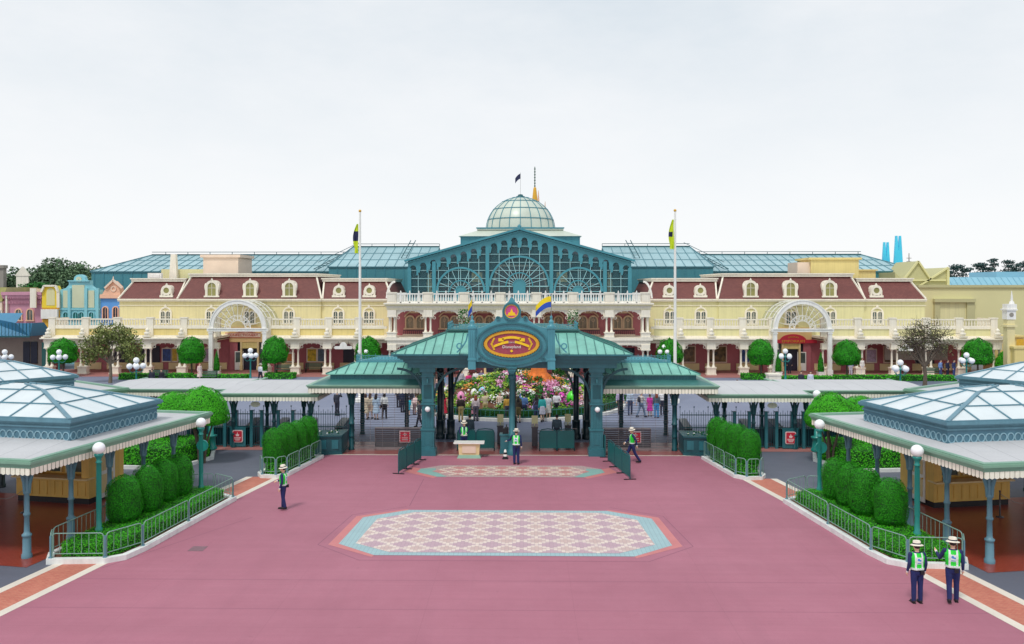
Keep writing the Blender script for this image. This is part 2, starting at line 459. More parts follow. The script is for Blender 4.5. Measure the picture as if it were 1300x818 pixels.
def split_build(mb, name, mats, parent, gap=.5):
    """build every separate piece of a mesh as a part of its own"""
    n = len(mb.v); par = list(range(n))
    def find(a):
        while par[a] != a: par[a] = par[par[a]]; a = par[a]
        return a
    for f in mb.f:
        r = find(f[0])
        for i in f[1:]: par[find(i)] = r
    V = np.array(mb.v); ids = np.array([find(i) for i in range(n)]); u, inv = np.unique(ids, return_inverse=True); k = len(u)
    lo = np.full((k,3), 1e9); hi = np.full((k,3), -1e9)
    np.minimum.at(lo, inv, V); np.maximum.at(hi, inv, V)
    size = (hi-lo).max(1)
    g = np.sqrt((np.maximum(0, np.maximum(lo[:,None]-hi[None], lo[None]-hi[:,None]))**2).sum(2))
    near = g <= np.maximum(.02, gap*np.maximum(size[:,None], size[None]))
    lab = np.arange(k)
    for _ in range(k):
        new = np.where(near, lab[None], k).min(1)
        if (new == lab).all(): break
        lab = new
    out = []
    for L in np.unique(lab):
        q = MB(); keep = lab[inv] == L; idx = -np.ones(n, int); idx[keep] = np.arange(keep.sum())
        q.v = [mb.v[i] for i in np.nonzero(keep)[0]]
        for f, m_, s_ in zip(mb.f, mb.fm, mb.fs):
            if keep[f[0]]: q.f.append([int(idx[i]) for i in f]); q.fm.append(m_); q.fs.append(s_)
        o = q.build(name, mats); attach(o, parent); out.append(o)
    return out

def attach(o, p):
    """parent, keeping mesh coordinates as world coordinates"""
    o.parent = p
    if p.type == 'EMPTY':
        o.matrix_parent_inverse = Matrix.LocRotScale(p.location, p.rotation_euler, p.scale).inverted()

def child(o, p):
    o.parent = p
    return o

def tag(o, label=None, cat=None, group=None, kind=None):
    if label: o['label'] = label
    if cat: o['category'] = cat
    if group: o['group'] = group
    if kind: o['kind'] = kind
    return o

def thing(name, label, cat, loc=(0,0,0), rz=0, group=None):
    o = bpy.data.objects.new(name, None); col.objects.link(o)
    o.empty_display_size = .2
    o.location = loc; o.rotation_euler = (0,0,rz)
    return tag(o, label, cat, group)

def struct(name, mb, m):
    return tag(mb.build(name, m), kind='structure')

def dup(root, loc=None, rz=None, label=None):
    r = root.copy(); col.objects.link(r)
    if loc is not None: r.location = loc
    if rz is not None: r.rotation_euler = (0,0,rz)
    if label: r['label'] = label
    for ch in list(root.children):
        c = ch.copy(); col.objects.link(c); c.parent = r
        for g in list(ch.children):
            d = g.copy(); col.objects.link(d); d.parent = c
    return r

def text(name, s, size, loc, mat, parent=None, depth=.01, width=None, curve=None):
    """raised lettering facing -Y, centred on loc"""
    cu = bpy.data.curves.new(name, 'FONT'); cu.body = s; cu.size = size; cu.extrude = depth
    cu.align_x = 'CENTER'; cu.align_y = 'CENTER'; cu.resolution_u = 2
    t = bpy.data.objects.new(name, cu); col.objects.link(t)
    bpy.context.view_layer.update()
    me = bpy.data.meshes.new_from_object(t.evaluated_get(bpy.context.evaluated_depsgraph_get()))
    bpy.data.objects.remove(t)
    xs = [v.co.x for v in me.vertices]
    k = 1 if not width else width/(max(xs)-min(xs))
    for v in me.vertices:
        x, y, z = v.co
        x *= k
        zz = y
        if curve: zz += curve*(1-(x/(width/2))**2) - curve*.5
        v.co = (loc[0]+x, loc[1]-z, loc[2]+zz)
    me.materials.clear(); me.materials.append(M[mat])
    o = bpy.data.objects.new(name, me); col.objects.link(o)
    if parent: attach(o, parent)
    return o

# ------------------------------------------------------------------ foliage helpers
def quads(P, Nn, size, jit=.5, aspect=.6):
    """leaf quads at points P with normals Nn (numpy)"""
    n = len(P)
    d = Nn + nrng.normal(0, jit, (n,3))
    d /= np.linalg.norm(d, axis=1)[:,None]
    t = nrng.normal(0, 1, (n,3)); a = np.cross(d, t); a /= np.linalg.norm(a, axis=1)[:,None]
    b = np.cross(d, a)
    L = (size*(.6+.8*nrng.random(n)))[:,None]
    a = a*L*.5; b = b*L*.5*aspect
    V = np.stack([P-a, P-b, P+a, P+b], 1).reshape(-1,3)
    return V

def leafmesh(mb, V, m=0):
    o = len(mb.v); n = len(V)//4
    if mb.sx < 0:
        V = V.copy(); V[:,0] *= -1
    mb.v += [tuple(p) for p in V.tolist()]
    mb.f += [[o+4*i, o+4*i+1, o+4*i+2, o+4*i+3] for i in range(n)]
    mb.fm += [m]*n; mb.fs += [False]*n

def inpoly(x, y, poly):
    c = False; n = len(poly); j = n-1
    for i in range(n):
        xi, yi = poly[i]; xj, yj = poly[j]
        if (yi > y) != (yj > y) and x < (xj-xi)*(y-yi)/(yj-yi)+xi: c = not c
        j = i
    return c

def hedge_mb(poly, z0, z1, leaf=.06, dens=500, sx=1, bumpy=.03):
    mb = MB(sx)
    ins = .04
    cx = sum(p[0] for p in poly)/len(poly); cy = sum(p[1] for p in poly)/len(poly)
    inner = [(cx+(x-cx)*.985, cy+(y-cy)*.985) for x,y in poly]
    mb.prism(inner, z0, z1-ins, m=1)
    xs = [p[0] for p in poly]; ys = [p[1] for p in poly]
    A = (max(xs)-min(xs))*(max(ys)-min(ys)); P = []; Q = []
    for _ in range(int(A*dens)):
        x = rng.uniform(min(xs), max(xs)); y = rng.uniform(min(ys), max(ys))
        if inpoly(x, y, poly):
            P.append((x, y, z1-ins+rng.uniform(-.01, bumpy+.02)+.02*math.sin(x*5)*math.sin(y*4.3))); Q.append((0,0,1))
    n = len(poly)
    ar = sum(poly[i][0]*poly[(i+1)%n][1]-poly[(i+1)%n][0]*poly[i][1] for i in range(n))
    sg = 1 if ar > 0 else -1
    for i in range(n):
        a = poly[i]; b = poly[(i+1)%n]; L = math.hypot(b[0]-a[0], b[1]-a[1])
        if L < 1e-6: continue
        nx, ny = (b[1]-a[1])/L*sg, -(b[0]-a[0])/L*sg
        for _ in range(int(L*(z1-z0)*dens)):
            t = rng.random(); z = rng.uniform(z0, z1); off = rng.uniform(-.03, bumpy)
            P.append((a[0]+(b[0]-a[0])*t+nx*off, a[1]+(b[1]-a[1])*t+ny*off, z)); Q.append((nx, ny, .3))
    leafmesh(mb, quads(np.array(P), np.array(Q), leaf, .32), 0)
    return mb

def revolve_bush(prof, n_leaf, leaf, seed=0, lump=.03, core=.93):
    """clipped bush from a profile of (r,z): core + leaf shell"""
    r_ = np.random.default_rng(seed)
    mb = MB()
    mb.lathe([(r*core, z*core+prof[0][1]*(1-core)) for r, z in prof], n=18, m=1)
    seg = []
    for i in range(len(prof)-1):
        (r0,z0),(r1,z1) = prof[i], prof[i+1]
        seg.append(math.hypot(r1-r0, z1-z0)*(r0+r1)/2)
    seg = np.array(seg); cum = np.cumsum(seg)/seg.sum()
    k = np.searchsorted(cum, r_.random(n_leaf)); t = r_.random(n_leaf); th = r_.random(n_leaf)*2*PI
    pr = np.array(prof); a = pr[k]; b = pr[k+1]
    rr = a[:,0]+(b[:,0]-a[:,0])*t; zz = a[:,1]+(b[:,1]-a[:,1])*t
    nr = (b[:,1]-a[:,1]); nz = -(b[:,0]-a[:,0]); ln = np.hypot(nr, nz)+1e-9; nr/=ln; nz/=ln
    l = lump*(np.sin(th*5+zz*4)+np.sin(th*3-zz*6+1))+r_.uniform(-lump, lump*.7, n_leaf)
    rr2 = rr+nr*l; zz2 = zz+nz*l
    P = np.stack([rr2*np.cos(th), rr2*np.sin(th), zz2], 1)
    Q = np.stack([nr*np.cos(th), nr*np.sin(th), nz], 1)
    leafmesh(mb, quads(P, Q, leaf, .27), 0)
    return mb

def crown_leaves(mb, blobs, per, leaf, m=0, shell=.55, seed=1):
    r_ = np.random.default_rng(seed)
    for (c, r) in blobs:
        n = int(per*r[0]*r[2])
        d = r_.normal(0,1,(n,3)); d /= np.linalg.norm(d, axis=1)[:,None]
        rad = (shell+(1-shell)*r_.random(n)**.6)*(1+.12*np.sin(d[:,0]*7+d[:,2]*5))
        P = np.array(c)+d*rad[:,None]*np.array(r)
        leafmesh(mb, quads(P, d, leaf, .8, .7), m)
# ================================================================== THE SETTING
def edge(y, k=0.0):
    """x of the right-hand edge of the pink plaza (the plaza narrows towards the gate)"""
    return 13.2 - .169*(y-21.2) + k

mb = MB(); mb.sheet([(-900,-60),(900,-60),(900,1500),(-900,1500)], 0); struct('ground', mb, 'asphalt')
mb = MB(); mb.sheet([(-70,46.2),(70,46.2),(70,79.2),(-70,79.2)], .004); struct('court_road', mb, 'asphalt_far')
mb = MB(); mb.sheet([(-edge(8),8),(edge(8),8),(edge(42.55),42.55),(-edge(42.55),42.55)], .006); struct('plaza', mb, 'plaza')
for s in (-1, 1):
    mb = MB(s); mb.sheet([(edge(8),8),(edge(8,.3),8),(edge(37.6,.3),37.6),(edge(37.6),37.6)], .010)
    mb.sheet([(edge(8,1.34),8),(edge(8,1.64),8),(edge(37.6,1.64),37.6),(edge(37.6,1.34),37.6)], .010)
    struct('stripe', mb, 'white_band')
    mb = MB(s); mb.sheet([(edge(8,.3),8),(edge(8,1.34),8),(edge(37.6,1.34),37.6),(edge(37.6,.3),37.6)], .008); struct('brick_strip', mb, 'brick_band')
    mb = MB(s); mb.sheet([(14.75,25.35),(44,30.5),(43,37.5),(22,34.6),(13.5,33.3)], .008); struct('tiled_floor', mb, 'red_tile')
    mb = MB(s); mb.sheet([(10.6,43.75),(20.5,43.75),(20.5,46.1),(10.6,46.1)], .012); struct('tiled_floor', mb, 'pavement')
mb = MB(); mb.sheet([(-9.6,42.68),(9.6,42.68),(10.5,46.2),(-10.5,46.2)], .008); struct('gate_floor', mb, 'gate_floor')
mb = MB(); mb.sheet([(-9.6,42.55),(9.6,42.55),(9.6,42.68),(-9.6,42.68)], .012); struct('stripe', mb, 'white_band')
mb = MB(); mb.sheet([(-62,79.2),(62,79.2),(62,86),(-62,86)], .03); mb.add([(-62,79.2,0),(62,79.2,0),(62,79.2,.03),(-62,79.2,.03)], [(0,1,2,3)]); struct('pavement', mb, 'pavement')

def octo(x0, x1, x2, ya, yb, yc, yd):
    return [(-x0,yb),(-x1,ya),(x1,ya),(x0,yb),(x0-.0,yc) if 0 else (x2,yc),(x1*.72,yd),(-x1*.72,yd),(-x2,yc)]
def ring(pts, k, cx=0, cy=29.4):
    return [(cx+(x-cx)*(1+k/6), cy+(y-cy)*(1+k/2.8)) for x, y in pts]
big = [(-5.62,27.85),(-4.2,26.68),(4.2,26.68),(5.62,27.85),(5.42,31.05),(3.85,32.1),(-3.85,32.1),(-5.42,31.05)]
mb = MB()
for pts in ([(-5.95,27.75),(-5.62,27.85),(-5.42,31.05),(-5.7,31.2)], [(5.95,27.75),(5.62,27.85),(5.42,31.05),(5.7,31.2)],
            [(-5.95,27.75),(-4.25,26.5),(-4.2,26.68),(-5.62,27.85)], [(5.95,27.75),(4.25,26.5),(4.2,26.68),(5.62,27.85)],
            [(-5.42,31.05),(-3.85,32.1),(-3.9,32.25),(-5.7,31.2)], [(5.42,31.05),(3.85,32.1),(3.9,32.25),(5.7,31.2)]):
    mb.sheet(pts, .010)
struct('paving_edge', mb, 'salmon')
mb = MB(); mb.sheet(big, .012); struct('paving_border', mb, 'mosaic_aqua')
mb = MB(); mb.sheet([(-5.05,27.9),(-3.75,26.98),(3.75,26.98),(5.05,27.9),(4.85,30.85),(3.55,31.8),(-3.55,31.8),(-4.85,30.85)], .016); struct('mosaic_paving', mb, 'mosaic')
sm = [(-4.4,38.7),(-3.35,37.72),(3.35,37.72),(4.4,38.7),(4.3,39.4),(3.4,40.15),(-3.4,40.15),(-4.3,39.4)]
mb = MB(); 
for s in (-1, 1): mb.sheet([(s*5.0,38.75),(s*3.5,37.45),(s*3.35,37.72),(s*4.4,38.7),(s*4.3,39.4),(s*4.7,39.7)], .010)
struct('paving_edge', mb, 'salmon')
mb = MB(); mb.sheet(sm, .012); struct('paving_border', mb, 'mosaic_gray')
mb = MB(); 
for s in (-1, 1): mb.sheet([(s*4.4,38.7),(s*3.35,37.72),(s*2.9,37.72),(s*3.5,38.7),(s*3.6,39.5),(s*4.3,39.4)], .014)
struct('paving_border', mb, 'mosaic_green')
mb = MB(); mb.sheet([(-3.7,38.85),(-2.9,38.0),(2.9,38.0),(3.7,38.85),(2.9,39.85),(-2.9,39.85)], .018); struct('mosaic_paving', mb, 'mosaic_small')
mb = MB(); mb.box(-10.42,-9.92,27.0,27.5,.0,.012); mb.box(-10.4,-9.94,27.02,27.48,.012,.014)
tag(mb.build('drain_cover', 'iron'), 'small square iron drain cover in the pink paving by the kerb', 'drain cover')
M['joint'] = ground_mat('paving_joint', srgb(142, 92, 112), .1, .8)
# hairline joints in the pink paving
mb = MB()
for y in (22.2, 24.4): mb.sheet([(-edge(y)+.05,y),(edge(y)-.05,y),(edge(y)-.05,y+.014),(-edge(y)+.05,y+.014)], .0075)
for a, b in (((-6.3,27.75),(-5.9,31.4)),((-5.9,31.4),(-4,32.6)),((6.3,27.75),(5.9,31.4)),((5.9,31.4),(4,32.6)),((-6.3,27.75),(-4.6,26.2)),((6.3,27.75),(4.6,26.2)),((-4.6,26.2),(4.6,26.2)),((-12.4,25.3),(-9.6,31)),((-3.9,32.7),(-3.9,37.3))):
    d = Vector((b[0]-a[0], b[1]-a[1])).normalized(); n = Vector((-d.y, d.x))*.012
    mb.sheet([(a[0]-n.x,a[1]-n.y),(b[0]-n.x,b[1]-n.y),(b[0]+n.x,b[1]+n.y),(a[0]+n.x,a[1]+n.y)], .0085)
struct('paving_joint', mb, 'joint')

# ================================================================== PLANTED BEDS ON BOTH SIDES OF THE PLAZA
SIDE = {-1: 'left', 1: 'right'}
def off(poly, d):
    """inset (d>0) a counter-clockwise polygon"""
    n = len(poly); out = []
    for i in range(n):
        p0, p1, p2 = Vector(poly[i-1]), Vector(poly[i]), Vector(poly[(i+1)%n])
        a = (p1-p0).normalized(); b = (p2-p1).normalized()
        na = Vector((-a.y, a.x)); nb = Vector((-b.y, b.x)); k = na+nb
        k = k/ max(.35, k.dot(na))
        out.append((p1.x+k.x*d, p1.y+k.y*d))
    return out

def railing(pts, sx, name, label, closed=False, h=.78, z0=.16, spac=.24, panel=2.0, group=None):
    """low metal railing of framed panels with round-cornered rails"""
    cx = sum(p[0] for p in pts)/len(pts)*sx; cy = sum(p[1] for p in pts)/len(pts)
    t = thing(name, label, 'railing', (cx, cy, z0), 0, group)
    segs = list(zip(pts, pts[1:]+pts[:1])) if closed else list(zip(pts, pts[1:]))
    posts = []
    for a, b in segs:
        L = math.hypot(b[0]-a[0], b[1]-a[1]); k = max(1, round(L/panel))
        for i in range(k):
            p = [a[j]+(b[j]-a[j])*i/k for j in (0,1)]; q = [a[j]+(b[j]-a[j])*(i+1)/k for j in (0,1)]
            l = L/k; ux, uy = (q[0]-p[0])/l, (q[1]-p[1])/l; g = .05
            A = (p[0]+ux*g, p[1]+uy*g); B = (q[0]-ux*g, q[1]-uy*g)
            top = MB(sx); bars = MB(sx)
            c = .1
            top.tube([(A[0],A[1],z0), (A[0],A[1],z0+h-c), (A[0]+ux*c*.3,A[1]+uy*c*.3,z0+h-c*.3), (A[0]+ux*c,A[1]+uy*c,z0+h),
                      (B[0]-ux*c,B[1]-uy*c,z0+h), (B[0]-ux*c*.3,B[1]-uy*c*.3,z0+h-c*.3), (B[0],B[1],z0+h-c), (B[0],B[1],z0)], .018, 6)
            top.tube([(A[0],A[1],z0+.14), (B[0],B[1],z0+.14)], .015, 5)
            n = max(2, int(l/spac))
            for w in range(1, n):
                x = A[0]+(B[0]-A[0])*w/n; y = A[1]+(B[1]-A[1])*w/n
                bars.tube([(x,y,z0+.14), (x,y,z0+h)], .009, 5)
            fr = top.build('rail_frame', 'rail'); attach(fr, t); attach(bars.build('balustrade_bars', 'rail'), fr)
            posts.append(p)
    for p in posts[1:]:
        pm = MB(sx); pm.box(p[0]-.022,p[0]+.022,p[1]-.022,p[1]+.022,z0-.0,z0+h*.9); pm.box(p[0]-.05,p[0]+.05,p[1]-.05,p[1]+.05,z0,z0+.05)
        attach(pm.build('post', 'teal_gray'), t)
    return t

near_bed = [(11.05,33.45),(11.45,29.9),(11.78,27.0),(12.0,26.1),(12.5,25.72),(14.3,25.62),(14.62,26.3),(14.2,30.2),(13.5,33.9),(12.2,34.3)]
far_bed = [(9.55,41.85),(10.15,37.75),(10.6,37.25),(11.35,37.35),(11.65,37.9),(11.2,42.0)]
topi_prof = [(.02,0),(.44,.0),(.53,.16),(.56,.5),(.56,.9),(.53,1.15),(.45,1.36),(.32,1.5),(.16,1.57),(.02,1.585)]
tmesh = [revolve_bush(topi_prof, 15000, .034, 5+k, .022).build('topiary_bush', ['topiary','hedge_core']) for k in range(3)]
for o in tmesh: col.objects.unlink(o)
def put_topiary(i, x, y, z, k, label, group, rot, name='topiary_bush'):
    o = bpy.data.objects.new(name, tmesh[i%3].data); col.objects.link(o)
    o.location = (x,y,z); o.scale = (k[0],k[0],k[1]); o.rotation_euler = (0,0,rot)
    return tag(o, label, 'topiary', group)
ORD = ['nearest', 'second nearest', 'third', 'farthest']
for s in (-1, 1):
    sd = SIDE[s]
    def P(poly): return poly
    mb = MB(s); mb.prism(near_bed, 0, .16); mb.prism(off(near_bed, .0), .0, .02)
    t = thing('planting_bed', f'large planted bed with white kerb and clipped hedge, {sd} side of the pink plaza', 'planting bed', (s*12.9,29.8,0))
    k = MB(s)
    inn = off(near_bed, .2)
    n = len(near_bed)
    for i in range(n):
        a, b, c, d = near_bed[i], near_bed[(i+1)%n], inn[(i+1)%n], inn[i]
        k.add([(*a,0),(*b,0),(*b,.17),(*a,.17),(*d,.17),(*c,.17),(*d,0),(*c,0)], [(0,1,2,3),(3,2,5,4),(4,5,7,6)])
    attach(k.build('kerb', 'kerb'), t)
    k = MB(s); k.sheet(inn, .1); attach(k.build('soil', 'soil'), t)
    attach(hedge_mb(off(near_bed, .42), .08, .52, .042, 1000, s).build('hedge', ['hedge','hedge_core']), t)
    r = off(near_bed, .12)
    railing(r[-1:]+r[:3]+r[4:7], s, 'railing', f'gray metal railing along the plaza edge of the large {sd} planted bed', panel=2.6)
    railing(r[6:], s, 'railing', f'gray metal railing along the pavilion side of the large {sd} planted bed', panel=2.6)
    for i, (x, y) in enumerate(((13.44,28.9),(13.2,30.15),(13.22,31.5),(13.1,32.6)) if s < 0 else ((13.34,28.9),(13.0,30.15),(12.9,31.3),(12.8,32.35))):
        put_topiary(i+(s>0), s*x, y, .52, (1.0+.03*((i*7+s)%3-1), 1.0+.03*((i*5)%3-1)), f'clipped dome-topped bush, {ORD[i]} of the four in the large {sd} bed', 'dome-topped bushes in the large beds', i*1.3+s)
    # smaller bed by the gate
    t = thing('planting_bed', f'small planted bed with rounded kerb and four bushes beside the {sd} ticket fence', 'planting bed', (s*10.6,39.8,0))
    k = MB(s); inn = off(far_bed, .18); n = len(far_bed)
    for i in range(n):
        a, b, c, d = far_bed[i], far_bed[(i+1)%n], inn[(i+1)%n], inn[i]
        k.add([(*a,0),(*b,0),(*b,.16),(*a,.16),(*d,.16),(*c,.16),(*d,0),(*c,0)], [(0,1,2,3),(3,2,5,4),(4,5,7,6)])
    attach(k.build('kerb', 'kerb'), t)
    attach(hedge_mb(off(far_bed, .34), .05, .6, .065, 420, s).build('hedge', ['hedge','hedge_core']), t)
    r = off(far_bed, .1)
    railing(r[:5], s, 'railing', f'gray rounded railing around the small {sd} bed beside the ticket fence', panel=1.5, spac=.2)
    for i, (x, y) in enumerate(((11.0,38.35),(10.75,39.4),(10.5,40.45),(10.3,41.5))):
        put_topiary(i, s*x, y, .5, (.98,1.02+.04*(i%2)), f'clipped dome-topped bush, {ORD[i]} of the four in the small {sd} bed', 'dome-topped bushes in the small beds', i*2.1+s)
    # bed under the big domes, partly behind the pavilion
    bed = [(15.0,41.4),(15.7,39.4),(16.3,38.9),(19.5,39.2),(20.6,41.5),(19.0,43.2),(15.6,43.2)]
    t = thing('planting_bed', f'hedge bed with pale kerb behind the {sd} ticket pavilion', 'planting bed', (s*17.6,41,0))
    k = MB(s); inn = off(bed, .18); n = len(bed)
    for i in range(n):
        a, b, c, d = bed[i], bed[(i+1)%n], inn[(i+1)%n], inn[i]
        k.add([(*a,0),(*b,0),(*b,.16),(*a,.16),(*d,.16),(*c,.16),(*d,0),(*c,0)], [(0,1,2,3),(3,2,5,4),(4,5,7,6)])
    attach(k.build('kerb', 'kerb'), t)
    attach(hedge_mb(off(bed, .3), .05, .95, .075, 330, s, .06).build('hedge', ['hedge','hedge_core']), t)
dome_prof = [(.02,1.05),(.8,1.08),(1.15,1.15),(1.28,1.35),(1.25,1.7),(1.09,2.1),(.81,2.45),(.44,2.69),(.02,2.78)]
dm = revolve_bush(dome_prof, 20000, .06, 31, .035).build('crown', ['hedge','hedge_core'])
for j, (x, y, z, k, lb) in enumerate(((-15.25,40.5,.75,(1.0,1.08),'big dome-topped tree behind the left pavilion, the taller and inner of its pair'),
                         (-17.75,43.0,.75,(1.0,.87),'big dome-topped tree behind the left pavilion, the lower and outer of its pair'),
                         (15.55,40.5,.75,(.94,1.0),'big dome-topped tree behind the right pavilion, the taller and inner of its pair'),
                         (18.0,43.0,.75,(1.0,.82),'big dome-topped tree behind the right pavilion, the lower and outer of its pair'))):
    o = dm if j == 0 else dm.copy()
    if j: col.objects.link(o)
    tr = thing('dome_tree', lb, 'tree', (x,y,0), 0, 'big dome-topped trees behind the pavilions')
    o.parent = tr; o.name = 'crown'
    o.location = (0,0,z); o.scale = (k[0],k[0],k[1]); o.rotation_euler = (0,0,j*1.7)
    m = MB(); m.T = Matrix.Translation((x,y,0))
    for a in range(5): m.tube([(.12*math.cos(a*1.26),.12*math.sin(a*1.26),0),(.2*math.cos(a*1.26),.2*math.sin(a*1.26),.9),(.55*math.cos(a*1.26+.3),.55*math.sin(a*1.26+.3),2.1)],[.07,.06,.04],6)
    attach(m.build('trunk', 'bark_dark'), tr)

# ---- street lamps with one white globe
def globe_lamp(x, y, z, label, disc=False, ped=False, h=2.62):
    t = thing('globe_lamp', label, 'street lamp', (x,y,z), 0, 'single-globe lamps around the plaza')
    m = MB(); m.T = Matrix.Translation((x,y,z))
    prof = [(.12,0),(.12,.12),(.09,.16),(.085,.5),(.08,.6),(.072,h-.32),(.1,h-.3),(.1,h-.26),(.075,h-.24),(.085,h-.16),(.115,h-.1),(.15,h-.04),(.15,h),(.07,h+.02)]
    if ped: prof = [(.3,0),(.3,.12),(.24,.16),(.22,.62),(.3,.68),(.3,.74),(.14,.78)]+prof[5:]
    m.lathe(prof, n=14)
    for q in range(14):
        a = 2*PI*q/14
        m.tube([(.08*math.cos(a),.08*math.sin(a),.65 if not ped else .8),(.072*math.cos(a),.072*math.sin(a),h-.34)], .009, 4)
    attach(m.build('lamp_post', 'lamp_teal'), t)
    m = MB(); m.T = Matrix.Translation((x,y,z)); m.sphere((0,0,h+.19), .205, 20, 12)
    attach(m.build('globe', 'globe'), t)
    if disc:
        m = MB(); m.arc(x+.06, z+h-.74, .2, .235, y-.03, y+.03, 0, 2*PI, 20); m.arc(x+.06, z+h-.74, 0.001, .2, y-.012, y+.012, 0, 2*PI, 20)
        m.bar((x-.2,y,z+h-.74),(x+.28,y,z+h-.74),.03)
        attach(m.build('sign_disc', 'lamp_teal'), t)
    return t
for s in (-1, 1):
    sd = SIDE[s]
    globe_lamp(s*13.66, 27.6, .45, f'teal globe lamp at the near end of the large {sd} bed')
    globe_lamp(s*12.55, 33.55, .45, f'teal globe lamp with round disc at the far end of the large {sd} bed', disc=True, h=2.5)
    globe_lamp(s*18.2, 37.6, 0, f'teal lamp on a stout pedestal standing behind the {sd} pavilion posts', ped=True)
    globe_lamp(s*15.75, 43.0, .2, f'teal lamp whose white globe shows above the big bushes, {sd} of the gate', ped=True, h=2.75)

# ================================================================== TICKET PAVILIONS
def scallops(mb, a, b, z0, z1, w=.13, thick=.02, gap=1):
    """valance of narrow pointed boards between plan points a and b; z0 bottom, z1 top"""
    L = math.hypot(b[0]-a[0], b[1]-a[1]); n = max(1, int(L/w)); ux, uy = (b[0]-a[0])/L, (b[1]-a[1])/L
    nx, ny = uy, -ux
    mb.add([(a[0],a[1],z0+.05),(b[0],b[1],z0+.05),(b[0],b[1],z1),(a[0],a[1],z1)], [(0,1,2,3)], m=gap)
    for i in range(n):
        p = i*L/n+.013; q = (i+1)*L/n-.013; mid = (p+q)/2
        f = lambda d, z, o=thick: (a[0]+ux*d+nx*o, a[1]+uy*d+ny*o, z)
        vs = [f(p,z1), f(p,z0+.03), f(mid,z0), f(q,z0+.03), f(q,z1)]
        mb.add(vs, [(0,1,2,3,4)], m=0)
        mb.add([f(p,z1,0), f(p,z0+.03,0), f(p,z0+.03), f(p,z1)], [(0,1,2,3)], m=0)

def canopy_post(x, y, h, T=None, sx=1, r=.085, br=.6, name='post'):
    m = MB(sx); m.T = T
    m.lathe([(.16,0),(.16,.12),(.13,.16),(.125,.62),(.12,.68),(.15,.71),(.15,.76),(r+.01,.8),(r,.86),(r*.92,1.35),(r*1.25,1.37),(r*1.25,1.43),(r*.95,1.46),(r*.9,h-1.02),(r*1.3,h-1.0),(r*1.3,h-.94),(r*1.0,h-.9),(r*1.0,h)], (x,y,0), 12)
    for dx, dy in ((1,0),(-1,0),(0,1),(0,-1)):
        pts = [(x+dx*r, y+dy*r, h-.95)]
        for i in range(1, 6):
            t = i/5; d = r+br*(1-math.cos(t*PI/2))*.95
            pts.append((x+dx*d, y+dy*d, h-.95+.93*math.sin(t*PI/2)))
        for a, b in zip(pts, pts[1:]): m.bar(a, b, .055, .08)
        for q in (1,2,3): m.bar((x+dx*r,y+dy*r,pts[q][2]+.12), pts[q+1], .03, .03)
        m.bar((x+dx*r,y+dy*r,h-.06),(x+dx*(r+br*.95),y+dy*(r+br*.95),h-.06), .05, .08)
    return m

